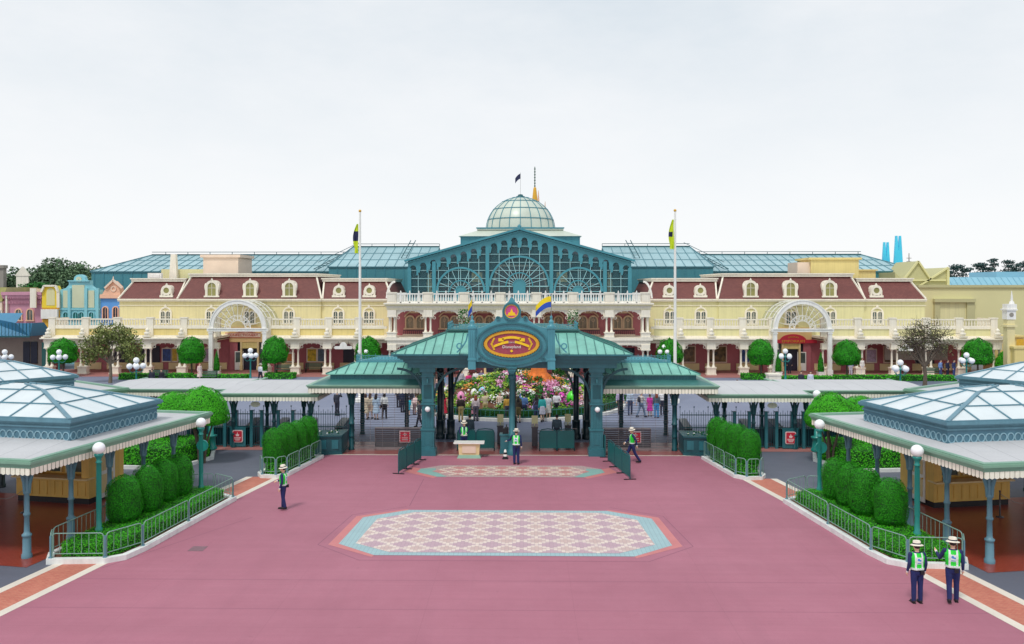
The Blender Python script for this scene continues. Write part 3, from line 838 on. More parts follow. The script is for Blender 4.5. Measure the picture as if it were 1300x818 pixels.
def pavilion(px, py, th, W, D, sx, label, posts=True):
    """origin = near inner eave corner; u runs back along the inner side, v outwards. W = length along u, D = along v"""
    ux, uy = -math.sin(th), math.cos(th); vx, vy = math.cos(th), math.sin(th)
    T = Matrix(((vx,ux,0,px),(vy,uy,0,py),(0,0,1,0),(0,0,0,1)))     # local x = v, local y = u
    t = thing('ticket_pavilion', label, 'pavilion', (sx*(px+vx*D/2+ux*W/2), py+vy*D/2+uy*W/2, 0), 0, 'ticket pavilions')
    def mk(): m = MB(sx); m.T = T; return m
    zb, zt = 2.9, 3.36
    m = mk(); m.box(.12,D-.12,.12,W-.12,zb+.2,zt-.06); m.frustum(.1,D-.1,.1,W-.1,zt-.06, 1.2,D-1.4,2.9,W-2.6,zt+.1)
    attach(m.build('canopy_roof', 'roof_gray'), t)
    m = mk(); m.box(.16,D-.16,.16,W-.16,zb+.16,zb+.199); attach(m.build('soffit', 'trim_pink'), t)
    m = mk()
    for z0, z1, o in ((zb+.22,zb+.30,.0),(zb+.30,zb+.36,-.03),(zb+.36,zb+.44,-.08),(zb+.44,zb+.49,-.04)):
        for bx in ((o,D-o,o,.14),(o,D-o,W-.14,W-o),(o,.14,.14,W-.14),(D-.14,D-o,.14,W-.14)): m.box(*bx, z0, z1)
    attach(m.build('cornice', 'fascia_green'), t)
    m = mk(); scallops(m,(0.02,.02),(D-.02,.02),zb,zb+.23,.17); scallops(m,(.02,W-.02),(.02,.02),zb,zb+.23,.17); scallops(m,(D-.02,.02),(D-.02,W-.02),zb,zb+.23,.17); scallops(m,(D-.02,W-.02),(.02,W-.02),zb,zb+.23,.17)
    attach(m.build('valance', ['cream_valance','valance_gap']), t)
    a0, a1, b0, b1 = .95, D-1.2, 2.85, W-2.3
    m = mk(); m.box(a0,a1,b0,b1,zt,zt+.5)
    def circles(p, q):
        L = math.hypot(q[0]-p[0], q[1]-p[1]); n = int(L/.27); d = ((q[0]-p[0])/L,(q[1]-p[1])/L); nn = (d[1],-d[0])
        for i in range(n):
            c = (i+.5)*L/n
            pts = [(p[0]+d[0]*(c+.125*math.cos(k*PI/5))+nn[0]*.012, p[1]+d[1]*(c+.125*math.cos(k*PI/5))+nn[1]*.012, zt+.22+.14*math.sin(k*PI/5)) for k in range(11)]
            for A, B in zip(pts, pts[1:]): m.bar(A, B, .03, .03)
    fz = m.build('frieze', 'frieze_dark'); attach(fz, t)
    m = mk(); circles((a0,b0),(a1,b0)); circles((a0,b1),(a0,b0))
    attach(m.build('ring_ornament', 'teal_light'), fz)
    m = mk()
    for z0, z1, o in ((zt+.5,zt+.56,.05),(zt+.56,zt+.66,.0),(zt+.66,zt+.70,.12),(zt+.70,zt+.80,.16)): m.box(a0-o,a1+o,b0-o,b1+o,z0,z1)
    m.box(a0-.02,a1+.02,b0-.02,b1+.02,zt+.0,zt+.05)
    attach(m.build('skylight_curb', 'teal_gray'), t)
    zs, zr = zt+.8, zt+1.5
    o0 = .08; A0,A1,B0,B1 = a0-o0,a1+o0,b0-o0,b1+o0
    qx = min(2.7, (A1-A0)/2-.4); qy = min(1.9, (B1-B0)/2-.35)
    ex, ey = min(1.2,(A1-A0)/2-qx-.1), (B1-B0)/2-qy-.1
    zc_ = zr+.16
    m = mk(); m.frustum(A0,A1,B0,B1,zs,A0+qx,A1-qx,B0+qy,B1-qy,zr)
    m.frustum(A0+qx,A1-qx,B0+qy,B1-qy,zr,A0+qx+ex,A1-qx-ex,B0+qy+ey,B1-qy-ey,zc_)
    g = m.build('skylight', 'skylight'); attach(g, t)
    m = mk(); lift = .02
    for x, y, dx, dy in ((A0,B0,1,1),(A1,B0,-1,1),(A1,B1,-1,-1),(A0,B1,1,-1)):
        m.bar((x,y,zs+lift),(x+dx*qx,y+dy*qy,zr+lift),.14,.06); m.bar((x+dx*qx,y+dy*qy,zr+lift),(x+dx*(qx+ex),y+dy*(qy+ey),zc_+lift),.08,.05)
    for f in (.0,.5,1.0):
        z = zs+(zr-zs)*f+lift; w = .045 if f else .08
        c = [(A0+qx*f,B0+qy*f,z),(A1-qx*f,B0+qy*f,z),(A1-qx*f,B1-qy*f,z),(A0+qx*f,B1-qy*f,z)]
        for i in range(4): m.bar(c[i],c[(i+1)%4],w,.045)
    nu = max(4, round((A1-A0)/1.15)); nv = max(4, round((B1-B0)/1.15))
    for i in range(1, nu):
        x = A0+(A1-A0)*i/nu; k = min(1, (x-A0)/qx, (A1-x)/qx)
        for yy, d in ((B0,1),(B1,-1)):
            m.bar((x,yy,zs+lift),(x,yy+d*qy*k,zs+(zr-zs)*k+lift),.045,.045)
            if k == 1: m.bar((x,yy+d*qy,zr+lift),(x,yy+d*(qy+ey),zc_+lift),.035,.04)
    for i in range(1, nv):
        y = B0+(B1-B0)*i/nv; k = min(1, (y-B0)/qy, (B1-y)/qy)
        for xx, d in ((A0,1),(A1,-1)):
            m.bar((xx,y,zs+lift),(xx+d*qx*k,y,zs+(zr-zs)*k+lift),.045,.045)
    b = m.build('glazing_bar', 'teal_gray'); attach(b, g)
    if posts:
        for j, v in enumerate((1.05, 6.4, D-1.2)):
            for i in range(5):
                if i and j == 1 and i % 2: continue
                mm = canopy_post(v, 1.05+i*(W-2.1)/4, zb+.17, T, sx)
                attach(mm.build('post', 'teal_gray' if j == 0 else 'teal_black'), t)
        # front row also runs outwards under the near eave
        mm = canopy_post(3.7, 1.05, zb+.17, T, sx); attach(mm.build('post', 'teal_gray'), t)
    return T, t
TH = R(10.2)
for s in (-1, 1):
    sd = SIDE[s]
    T, pv = pavilion(14.45, 25.05, TH, 10.0, 10.5, s, f'near {sd} ticket pavilion with white skylight, circle frieze and striped valance')
    # ticket booth under it
    bt = thing('ticket_booth', f'yellow panelled ticket booth under the near {sd} pavilion', 'ticket booth', (s*18.6,34.2,0))
    def mk(): m = MB(s); m.T = T; return m
    x0, x1, y0, y1 = 3.55, 6.9, 7.1, 9.2
    m = mk(); m.box(x0+.04,x1-.04,y0+.04,y1,0,.24); attach(m.build('plinth', 'black'), bt)
    m = mk(); m.box(x0,x1,y0,y1,.24,1.0); m.box(x0,x0+.35,y0,y1,1.0,2.95); m.box(x1-.12,x1,y0,y1,1.0,2.95); m.box(x0+.35,x1-.12,y0+.8,y1,1.0,2.95); m.box(x0+.35,x1-.12,y0,y0+.8,2.0,2.95)
    w = attach(m.build('wall', 'booth_yellow'), bt)
    m = mk()
    n = 9
    for i in range(n):
        a = x0+.12+(x1-x0-.2)*i/n; b = x0+.12+(x1-x0-.2)*(i+1)/n
        m.box(a+.04,b-.04,y0-.025,y0-.002,.34,.88)
    attach(m.build('panelling', 'booth_yellow'), bt)
    m = mk(); m.box(x0-.05,x1+.05,y0-.22,y0+.3,1.0,1.06); attach(m.build('counter', 'booth_cream'), bt)
    for i in range(2):
        a = x0+.55+i*1.35
        m = mk(); m.box(a,a+1.05,y0+.74,y0+.79,1.1,1.9); f = m.build('ticket_window', 'win'); attach(f, bt)
        m = mk(); m.box(a-.06,a,y0+.7,y0+.795,1.07,1.98); m.box(a+1.05,a+1.11,y0+.7,y0+.795,1.07,1.98); m.box(a,a+1.05,y0+.7,y0+.795,1.9,1.98); attach(m.build('window_frame', 'booth_cream'), f)
    m = mk(); m.box(x0-.035,x0-.003,y0+.5,y0+1.5,.1,2.1); d = m.build('door', 'white'); attach(d, bt)
    m = mk(); m.box(x0-.05,x0-.037,y0+.62,y0+.95,1.2,1.9); m.box(x0-.05,x0-.037,y0+1.05,y0+1.38,1.2,1.9); m.box(x0-.05,x0-.037,y0+.62,y0+1.38,.3,1.05); attach(m.build('door_panel', 'booth_cream'), d)
    m = mk(); m.sphere((x0-.07,y0+.6,1.05), .035, 8, 6); attach(m.build('handle', 'gold'), d)
    # queue stanchion and chain
    st = thing('queue_post', f'thin steel queue post with a slack chain in front of the {sd} ticket booth', 'queue post', tuple(((s if i == 0 else 1)*c for i, c in enumerate(T @ Vector((5.2,5.6,0))))))
    m = mk(); m.lathe([(.14,0),(.14,.03),(.03,.05),(.025,.95),(.04,.97),(.02,1.02)], (5.2,5.6,0), 10); attach(m.build('pole', 'steel_dark'), st)
    m = mk(); pts = [(5.2+2.6*i/10, 5.6+.6*i/10, .9-.5*math.sin(PI*i/10)) for i in range(11)]; m.tube(pts, .012, 5); attach(m.build('chain', 'steel'), st)
    pavilion(*((27.43, 33.94) if s > 0 else (27.17, 33.64)), R(36), 11.8, 12, s, f'far {sd} ticket pavilion, its white skylight showing behind the near one', posts=True)
# ================================================================== ENTRANCE GATE
def seams(m, a0, a1, b0, b1, n, z0, z1, up=.02, w=.035):
    """standing seams from eave line a0-a1 up to ridge line b0-b1"""
    for i in range(n+1):
        t = i/n
        p = (a0[0]+(a1[0]-a0[0])*t, a0[1]+(a1[1]-a0[1])*t, z0+up); q = (b0[0]+(b1[0]-b0[0])*t, b0[1]+(b1[1]-b0[1])*t, z1+up)
        m.bar(p, q, w, .05)

def seam_par(m, ax0, ax1, y0, y1, bx0, bx1, z0, z1, step, front=True):
    """vertical standing seams on the front slope of a hip roof"""
    x = ax0+step/2
    while x < ax1:
        k = 1.0
        if x < bx0: k = (x-ax0)/(bx0-ax0)
        if x > bx1: k = (ax1-x)/(ax1-bx1)
        m.bar((x,y0,z0+.015),(x,y0+(y1-y0)*k,z0+(z1-z0)*k+.015), .035, .05)
        x += step

def cresting(m, x0, x1, y, z, h=.38, step=.16, along='x'):
    P = (lambda a, zz: (a, y, zz)) if along == 'x' else (lambda a, zz: (y, a, zz))
    m.bar(P(x0,z+h*.75), P(x1,z+h*.75), .03); m.bar(P(x0,z+.06), P(x1,z+.06), .03)
    n = int((x1-x0)/step)
    for i in range(n+1):
        a = x0+(x1-x0)*i/n
        m.bar(P(a,z), P(a,z+h*(1.0 if i % 2 == 0 else .75)), .022)
        if i < n:
            c = a+step/2; pts = [P(c+.06*math.cos(k*PI/4), z+h*.4+.07*math.sin(k*PI/4)) for k in range(9)]
            for A, B in zip(pts, pts[1:]): m.bar(A, B, .018)

gate = thing('entrance_gate', 'teal entrance gate with copper-green hipped roof and arched signboard in the centre of the plaza', 'entrance gate', (0,45.5,0))
def gate_pillar(x, y, name='pillar', front=True):
    m = MB()
    m.box(x-.42,x+.42,y-.42,y+.42,0,.32); m.box(x-.37,x+.37,y-.37,y+.37,.32,.42); m.box(x-.33,x+.33,y-.33,y+.33,.42,1.3); m.box(x-.37,x+.37,y-.37,y+.37,1.3,1.38)
    m.box(x-.3,x+.3,y-.3,y+.3,1.38,4.3); m.box(x-.36,x+.36,y-.36,y+.36,2.62,2.68); m.box(x-.36,x+.36,y-.36,y+.36,4.05,4.12)
    m.box(x-.4,x+.4,y-.4,y+.4,4.3,4.53)
    for d in (-.2,-.07,.07,.2): m.box(x+d-.03,x+d+.03,y-.325,y-.302,1.45,2.55)
    for d in (-.2,.2): m.box(x+d-.05,x+d+.05,y-.35,y-.332,.5,1.22)
    m.box(x-.14,x+.14,y-.352,y-.332,.58,1.14)
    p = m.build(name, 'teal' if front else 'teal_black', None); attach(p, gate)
    m = MB(); m.box(x-.2,x+.2,y-.32,y-.302,2.95,3.65); attach(m.build('grille', 'teal_dark'), p)
    m = MB(); m.box(x-.24,x+.24,y-.318,y-.302,2.75,2.9); m.box(x-.1,x+.1,y-.335,y-.302,3.8,4.0); m.tube([(x,y-.3,3.98),(x,y-.42,3.9),(x,y-.42,3.75)],.05,6); attach(m.build('ornament', 'teal'), p)
    m = MB(); m.tube([(x+.02,y-.3,2.5),(x+.02,y-.45,2.46)],.03,6); b = m.build('lamp_arm', 'teal'); attach(b, p)
    m = MB(); m.sphere((x+.02,y-.5,2.42), .14, 14, 10); attach(m.build('lamp_globe', 'globe'), b)
for s in (-1, 1): gate_pillar(s*4.34, 42.75)
def plain_col(x, y, r, h, name, mat='teal_black'):
    m = MB(); m.lathe([(r*1.7,0),(r*1.7,.25),(r*1.35,.3),(r*1.35,1.0),(r*1.5,1.05),(r,1.12),(r*.92,h-.6),(r*1.4,h-.55),(r*1.4,h-.4),(r*1.1,h-.35),(r*1.7,h)], (x,y,0), 12)
    attach(m.build(name, mat), gate)
for s in (-1, 1):
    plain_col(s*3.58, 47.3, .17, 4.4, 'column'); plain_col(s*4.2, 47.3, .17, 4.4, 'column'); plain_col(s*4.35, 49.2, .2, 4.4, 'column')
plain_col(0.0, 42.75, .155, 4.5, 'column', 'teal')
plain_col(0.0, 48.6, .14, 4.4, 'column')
# brackets from the pillars under the beam
m = MB()
for s in (-1, 1):
    for (px_, y, dr, L, H) in ((4.02,42.75,-1,1.5,1.55),(4.66,42.75,1,1.3,1.3),(3.42,47.3,-1,1.5,1.9),(3.58,47.1,0,1.4,1.5)):
        pts = []
        for i in range(9):
            t = i/8; k = (1-math.cos(t*PI/2)); zz = 4.45-H+H*math.sin(t*PI/2)
            pts.append((s*(px_+dr*L*k), y - (0 if dr else L*k), zz))
        for a, b in zip(pts, pts[1:]): m.bar(a, b, .09, .12)
        if dr:
            m.bar(pts[2], (s*(px_), y, 4.3), .04); m.bar(pts[4], (s*(px_+dr*.02), y, 4.42), .04); m.bar(pts[5], (s*(px_+dr*L*.3), y, 4.45), .03)
            m.arc(s*(px_+dr*L*.22), 4.1, .1, .13, y-.02, y+.02, 0, 2*PI, 10)
split_build(m, 'bracket', 'teal_dark', gate)
# beam, stepped cornice
m = MB(); m.box(-5.35,5.35,42.3,49.4,4.53,4.78); attach(m.build('beam', 'teal'), gate)
m = MB()
for z0, z1, o in ((4.78,4.84,.12),(4.84,4.98,.2),(4.98,5.04,.34),(5.04,5.16,.46),(5.16,5.22,.62),(5.22,5.3,.74)):
    m.box(-5.35-o,5.35+o,42.3-o,49.4+o,z0,z1)
attach(m.build('cornice', 'teal'), gate)
X, Y0, Y1, zE, zP = 6.08, 41.57, 50.1, 5.3, 6.22
m = MB(); m.frustum(-X,X,Y0,Y1,zE,-3.55,3.55,44.3,47.6,zP)
roof = m.build('roof', 'copper'); attach(roof, gate)
m = MB(); seam_par(m,-X,X,Y0,44.3,-3.55,3.55,zE,zP,.46)
for s in (-1, 1):
    m.bar((s*X,Y0,zE+.02),(s*3.55,44.3,zP+.02),.07,.06)
    y = Y0+.23
    while y < Y1:
        k = min(1,(y-Y0)/2.73,(Y1-y)/2.5); m.bar((s*X,y,zE+.015),(s*(X-2.53*k),y,zE+.92*k+.015),.035,.05); y += .46
split_build(m, 'roof_seam', 'copper_dark', roof)
m = MB(); m.box(-3.5,3.5,44.35,47.55,zP,zP+.12); m.box(-3.6,3.6,44.25,47.65,zP+.12,zP+.17); m.frustum(-3.5,3.5,44.35,47.55,zP+.17,-2.4,2.4,45.4,46.5,zP+.42)
attach(m.build('ridge_platform', 'copper_dark'), roof)
m = MB(); cresting(m,-3.5,3.5,44.35,zP+.17); cresting(m,44.35,47.5,-3.5,zP+.17,along='y'); cresting(m,44.35,47.5,3.5,zP+.17,along='y')
attach(m.build('cresting', 'teal_panel'), roof)
# signboard
ys = 41.25
sb = MB()
out = [(-1.8,4.95),(-1.35,4.93),(-1.0,4.78),(-.55,4.68),(0,4.64),(.55,4.68),(1.0,4.78),(1.35,4.93),(1.8,4.95),(1.8,6.6),(1.4,6.7),(1.1,6.84),(.86,7.0),
       (.78,7.18),(.6,7.2),(.52,7.1),(.46,7.22),(.47,7.5),(.36,7.78),(.16,7.95),(.08,8.1),(0,8.2),(-.08,8.1),(-.16,7.95),(-.36,7.78),(-.47,7.5),(-.46,7.22),(-.52,7.1),(-.6,7.2),(-.78,7.18),(-.86,7.0),(-1.1,6.84),(-1.4,6.7),(-1.8,6.6)]
sb.plate(out, ys, ys+.35)
board = sb.build('signboard', 'teal_panel'); attach(board, gate)
def ell(m, cx, cz, a0, b0, a1, b1, y0, y1, n=40, mm=None):
    for i in range(n):
        t0 = 2*PI*i/n; t1 = 2*PI*(i+1)/n
        m.plate([(cx+a0*math.cos(t0),cz+b0*math.sin(t0)),(cx+a1*math.cos(t0),cz+b1*math.sin(t0)),(cx+a1*math.cos(t1),cz+b1*math.sin(t1)),(cx+a0*math.cos(t1),cz+b0*math.sin(t1))], y0, y1, mm)
def disc(m, cx, cz, a, b, y0, y1, n=40):
    m.plate([(cx+a*math.cos(2*PI*i/n), cz+b*math.sin(2*PI*i/n)) for i in range(n)], y0, y1)
cz = 5.84
m = MB(); ell(m,0,cz,1.72,1.0,1.8,1.07,ys-.1,ys); ell(m,0,cz,1.42,.7,1.52,.79,ys-.12,ys)
for s in (-1, 1):
    m.arc(s*1.58, 4.98+.1, .06, .1, ys-.06, ys, 0, 2*PI, 12); m.arc(s*.68, 7.13, .05, .1, ys-.07, ys, 0, 2*PI, 12)
m.arc(0,7.46,.36,.45,ys-.1,ys,0,2*PI,24); m.box(-.26,.26,ys-.14,ys,4.62,4.72); m.box(-.2,.2,ys-.1,ys+.2,4.5,4.62); m.frustum(-.1,.1,ys-.06,ys+.15,4.36,-.2,.2,ys-.1,ys+.2,4.5)
split_build(m, 'moulding', 'teal', board)
m = MB(); disc(m,0,cz,1.41,.69,ys-.02,ys); f = m.build('sign_oval', 'sign_red'); attach(f, board)
m = MB(); ell(m,0,cz,1.22,.53,1.37,.66,ys-.07,ys-.02)
for i in range(56):
    t = 2*PI*i/56; m.sphere((1.385*math.cos(t),ys-.07,cz+.675*math.sin(t)), .022, 6, 4)
attach(m.build('gold_rim', 'gold'), f)
m = MB()
def ribbon(pts, h):
    for a, b in zip(pts, pts[1:]): m.plate([(a[0],a[1]-h/2),(b[0],b[1]-h/2),(b[0],b[1]+h/2),(a[0],a[1]+h/2)], ys-.07, ys-.022)
ribbon([(-.46+.92*i/12, cz+.26+.07*math.sin(PI*i/12)) for i in range(13)], .12)
for s in (-1, 1):
    ribbon([(s*.4,cz+.2),(s*.55,cz+.21),(s*.66,cz+.2)] if s > 0 else [(-.66,cz+.2),(-.55,cz+.21),(-.4,cz+.2)], .16)
    a = [(s*(.16+.72*i/8), cz+.1-.22*(i/8)**1.4) for i in range(9)]
    ribbon(a if s > 0 else a[::-1], .12)
    for k in range(7):
        t = k/6; m.arc(s*(1.0-.25*abs(t-.5)), cz-.26+.52*t, .02, .05, ys-.05, ys-.022, 0, 2*PI, 8)
m.plate([(-.08,cz-.36),(0,cz-.42),(.08,cz-.36),(0,cz-.27)], ys-.06, ys-.022)
split_build(m, 'gold_ribbon', 'gold_light', f)
text('lettering', 'TOKYO', .1, (0,ys-.04,cz+.07), 'white', f, .012)
text('lettering', 'Disneyland', .2, (0,ys-.04,cz-.15), 'white', f, .014, width=.9)
m = MB(); disc(m,0,7.46,.35,.35,ys-.03,ys,28); md = m.build('medallion', 'medal_pink'); attach(md, board)
m = MB(); m.plate([(-.22,7.25),(.22,7.25),(.14,7.42),(.08,7.4),(.0,7.62),(-.08,7.4),(-.14,7.42)], ys-.05, ys-.032); m.arc(0,7.46,.31,.345,ys-.05,ys-.032,0,2*PI,28)
attach(m.build('emblem', 'gold_light'), md)
for s in (-1, 1):
    m = MB(); x = s*1.98
    m.box(x-.18,x+.18,ys-.1,ys+.4,4.95,6.6); m.box(x-.21,x+.21,ys-.13,ys+.43,5.02,5.1); m.box(x-.22,x+.22,ys-.14,ys+.44,6.6,6.7); m.box(x-.19,x+.19,ys-.11,ys+.41,4.57,4.95)
    for d in (-.1,0,.1): m.box(x+d-.025,x+d+.025,ys-.125,ys-.102,5.2,6.5)
    m.lathe([(.2,0),(.2,.05),(.1,.1),(.13,.2),(.12,.28),(.06,.33),(.05,.4),(.08,.46),(.02,.56)], (x,ys+.15,6.7), 10)
    m.arc(s*2.62,5.72,.1,.16,ys+.1,ys+.2,0,2*PI,14)
    pts = [(s*(2.2+.5*t), ys+.15, 6.1-.62*t+.12*math.sin(t*PI)) if 0 else (s*(2.18+.42*math.sin(t*PI/2)), ys+.15, 5.25+.0+ .35*(1-math.cos(t*PI/2)) ) for t in [i/8 for i in range(9)]]
    pts = [(s*(2.2+.55*(i/8)), ys+.15, 6.35-.95*math.sqrt(i/8)) for i in range(9)]
    for a, b in zip(pts, pts[1:]): m.bar(a, b, .05, .07)
    attach(m.build('pilaster', 'teal_panel'), gate)

def flag(name, x, y, z, w, h, mats, label, furl=.0, dirx=-1, split=True, pole=None, cat='flag', wave=.1, drop=.0):
    """cloth flag on a short staff; mats top, bottom"""
    t = thing(name, label, cat, (x,y,z-(pole or 0)))
    m = MB(); p = pole or h+.3
    m.tube([(x,y,z-p),(x,y,z+.08)], .018, 6); m.sphere((x,y,z+.1), .035, 8, 6); attach(m.build('staff', 'steel'), t)
    nx, nz = 10, 6
    m = MB(); vs = []
    for j in range(nz+1):
        for i in range(nx+1):
            u = i/nx; v = j/nz
            xx = x+dirx*(w*u*(1-furl)); zz = z-h*v-drop*u*u-furl*h*u*.9
            vs.append((xx, y+wave*math.sin(u*5+v*1.5)*u, zz))
    fs = []; fm = []
    for j in range(nz):
        for i in range(nx):
            m.add([vs[j*(nx+1)+i], vs[j*(nx+1)+i+1], vs[(j+1)*(nx+1)+i+1], vs[(j+1)*(nx+1)+i]], [(0,1,2,3)], True, m=1 if (v_split(j, nz, i, nx, split)) else 0)
    attach(m.build('cloth', list(mats)), t)
    return t
def v_split(j, nz, i, nx, split):
    if split == 'emblem': return 2 <= j <= 4 and 3 <= i <= 7
    return split and j >= nz/2
flag('pole_flag', 1.98, 41.4, 8.22, .78, .55, ('flag_yellow','flag_blue'), 'yellow and blue flag blowing to the left on the right gate pilaster', 0, -1, True, 1.0, drop=.5)
flag('pole_flag', -1.98, 41.4, 8.1, .5, .62, ('flag_yellow','flag_blue'), 'yellow and blue flag hanging limp on the left gate pilaster', .62, -1, True, .95, wave=.12)

# ---- gate wings: low hipped roofs over the roller grilles
for s in (-1, 1):
    sd = SIDE[s]
    t = thing('gate_wing', f'low copper-roofed canopy wing on the {sd} side of the entrance gate', 'gate canopy', (s*7.6,45.5,0))
    x0, x1 = 4.72, 10.7
    m = MB(s); m.box(x0,x1,43.2,49.2,3.42,3.5); m.frustum(x0,x1,43.2,49.2,3.5, x0,9.95,44.2,48.4,3.72)
    attach(m.build('canopy_roof', 'copper_dark'), t)
    m = MB(s)
    for z0, z1, o in ((3.34,3.40,.0),(3.40,3.47,.05),(3.47,3.53,.1)):
        m.box(x0,x1+o,43.2-o,43.34,z0,z1); m.box(x1-.14,x1+o,43.34,49.2,z0,z1)
    attach(m.build('cornice', 'fascia_green'), t)
    m = MB(s); scallops(m,(x0,43.2),(x1,43.2),3.1,3.36,.17); scallops(m,(x1,43.2),(x1,49.2),3.1,3.36,.17); attach(m.build('valance', ['cream_valance','valance_gap']), t)
    m = MB(s); m.box(x0,9.8,44.3,48.3,3.6,3.98)
    n = 30
    for i in range(n):
        a = x0+(9.8-x0)*(i+.5)/n; m.box(a-.03,a+.03,44.27,44.302,3.72,3.95)
    m.box(x0,9.85,44.25,48.35,3.62,3.7)
    attach(m.build('frieze', 'teal'), t)
    m = MB(s); m.box(x0,10.0,44.12,48.45,3.98,4.03); m.frustum(x0,10.0,44.12,48.45,4.03,x0,8.75,45.6,47.0,4.5); rf = m.build('roof', 'copper'); attach(rf, t)
    m = MB(s); x = x0+.25
    while x < 10.0:
        k = 1 if x < 8.75 else (10-x)/1.25
        m.bar((x,44.12,4.045),(x,44.12+1.48*k,4.045+.47*k),.035,.045); x += .5
    m.bar((10,44.12,4.05),(8.75,45.6,4.52),.06,.05); attach(m.build('roof_seam', 'copper_dark'), rf)
    m = MB(s); m.box(x0,8.7,45.65,46.95,4.5,4.58); cresting(m,x0,8.7,45.65,4.58,.4,.18); cresting(m,45.65,46.95,8.7,4.58,.4,.18,'y')
    m.frustum(x0,8.4,45.8,46.8,4.58,x0,7.6,46.2,46.4,4.78)
    attach(m.build('cresting', 'teal_panel'), rf)
    for x, y in ((8.58,43.95),(8.9,45.6),(8.9,48.5),(6.3,48.6)):
        m = canopy_post(x, y, 3.42, None, s, .13, .55); attach(m.build('post', 'teal_dark'), t)
    # roller grille
    t = thing('roller_grille', f'roller grille of thin horizontal bars closing the opening {sd} of the main gate', 'roller grille', (s*6.6,43.75,0))
    m = MB(s); z = .2
    while z < 3.1: m.bar((4.75,43.8,z),(8.4,43.8,z),.016); z += .13
    attach(m.build('bar', 'steel_dark'), t)
    m = MB(s)
    for x in (4.95,5.6,6.25,6.9,7.55,8.2): m.bar((x,43.79,.15),(x,43.79,3.1),.012)
    m.box(4.75,8.4,43.75,43.85,.1,.2); attach(m.build('tie_rod', 'steel'), t)
    # slatted barrier behind it and its posts
    t = thing('slatted_gate', f'dark slatted low gate behind the {sd} roller grille', 'gate', (s*6.2,44.2,0))
    m = MB(s)
    for z in [.12+.11*i for i in range(9)]: m.box(4.9,7.35,44.16,44.2,z,z+.08)
    attach(m.build('slat_panel', 'steel_dark'), t)
    m = MB(s)
    for x in (4.9,6.1,7.35): m.box(x-.03,x+.03,44.2,44.26,0,1.12)
    m.box(4.9,7.35,44.14,44.27,1.1,1.15); attach(m.build('frame', 'steel'), t)
    xs = -5.75 if s < 0 else 6.55
    t = thing('warning_sign', f'red sign with pale pictogram on the slatted gate behind the {sd} roller grille', 'sign', (xs,44.1,.7))
    m = MB(); m.plate([(xs-.25,.42),(xs+.25,.42),(xs+.25,.95),(xs-.25,.95)],44.08,44.13); p_ = m.build('plate', 'red'); attach(p_, t)
    m = MB()
    for a in (-.29,.25): m.box(xs+a,xs+a+.04,44.07,44.13,.38,.99)
    m.box(xs-.25,xs+.25,44.07,44.13,.95,.99); m.box(xs-.25,xs+.25,44.07,44.13,.38,.42); attach(m.build('border', 'pink_white'), t)
    m = MB(); m.box(xs-.02,xs+.02,44.065,44.082,.7,.9); m.box(xs-.1,xs+.1,44.065,44.082,.78,.83); m.box(xs-.16,xs+.16,44.065,44.082,.6,.63); m.box(xs-.16,xs+.16,44.065,44.082,.5,.53); attach(m.build('pictogram', 'pink_white'), p_)
    # panelled planter wall at the wing pillar
    t = thing('planter_box', f'dark teal panelled planter box at the end of the {sd} ticket fence', 'planter', (s*9.2,43.3,0))
    m = MB(s); m.prism([(8.85,42.75),(10.2,42.5),(10.6,44.2),(8.9,44.4)],0,.92); m.prism([(8.8,42.68),(10.26,42.42),(10.68,44.2),(8.85,44.45)],0,.12); m.prism([(8.8,42.68),(10.26,42.42),(10.68,44.2),(8.85,44.45)],.92,1.0); attach(m.build('box', 'teal_dark'), t)
    m = MB(s); m.box(9.0,9.45,42.66,42.72,.3,.75); m.box(9.6,10.05,42.55,42.64,.3,.75); attach(m.build('panel', 'teal'), t)
    m = MB(s)
    for q in range(16):
        a = rng.uniform(9,10.3); b = rng.uniform(42.8,44.1); m.sphere((a,b,1.01), (.05,.05,.04), 6, 4, m=rng.choice((0,1,1)))
    attach(m.build('foliage', ['white','hedge_core']), t)
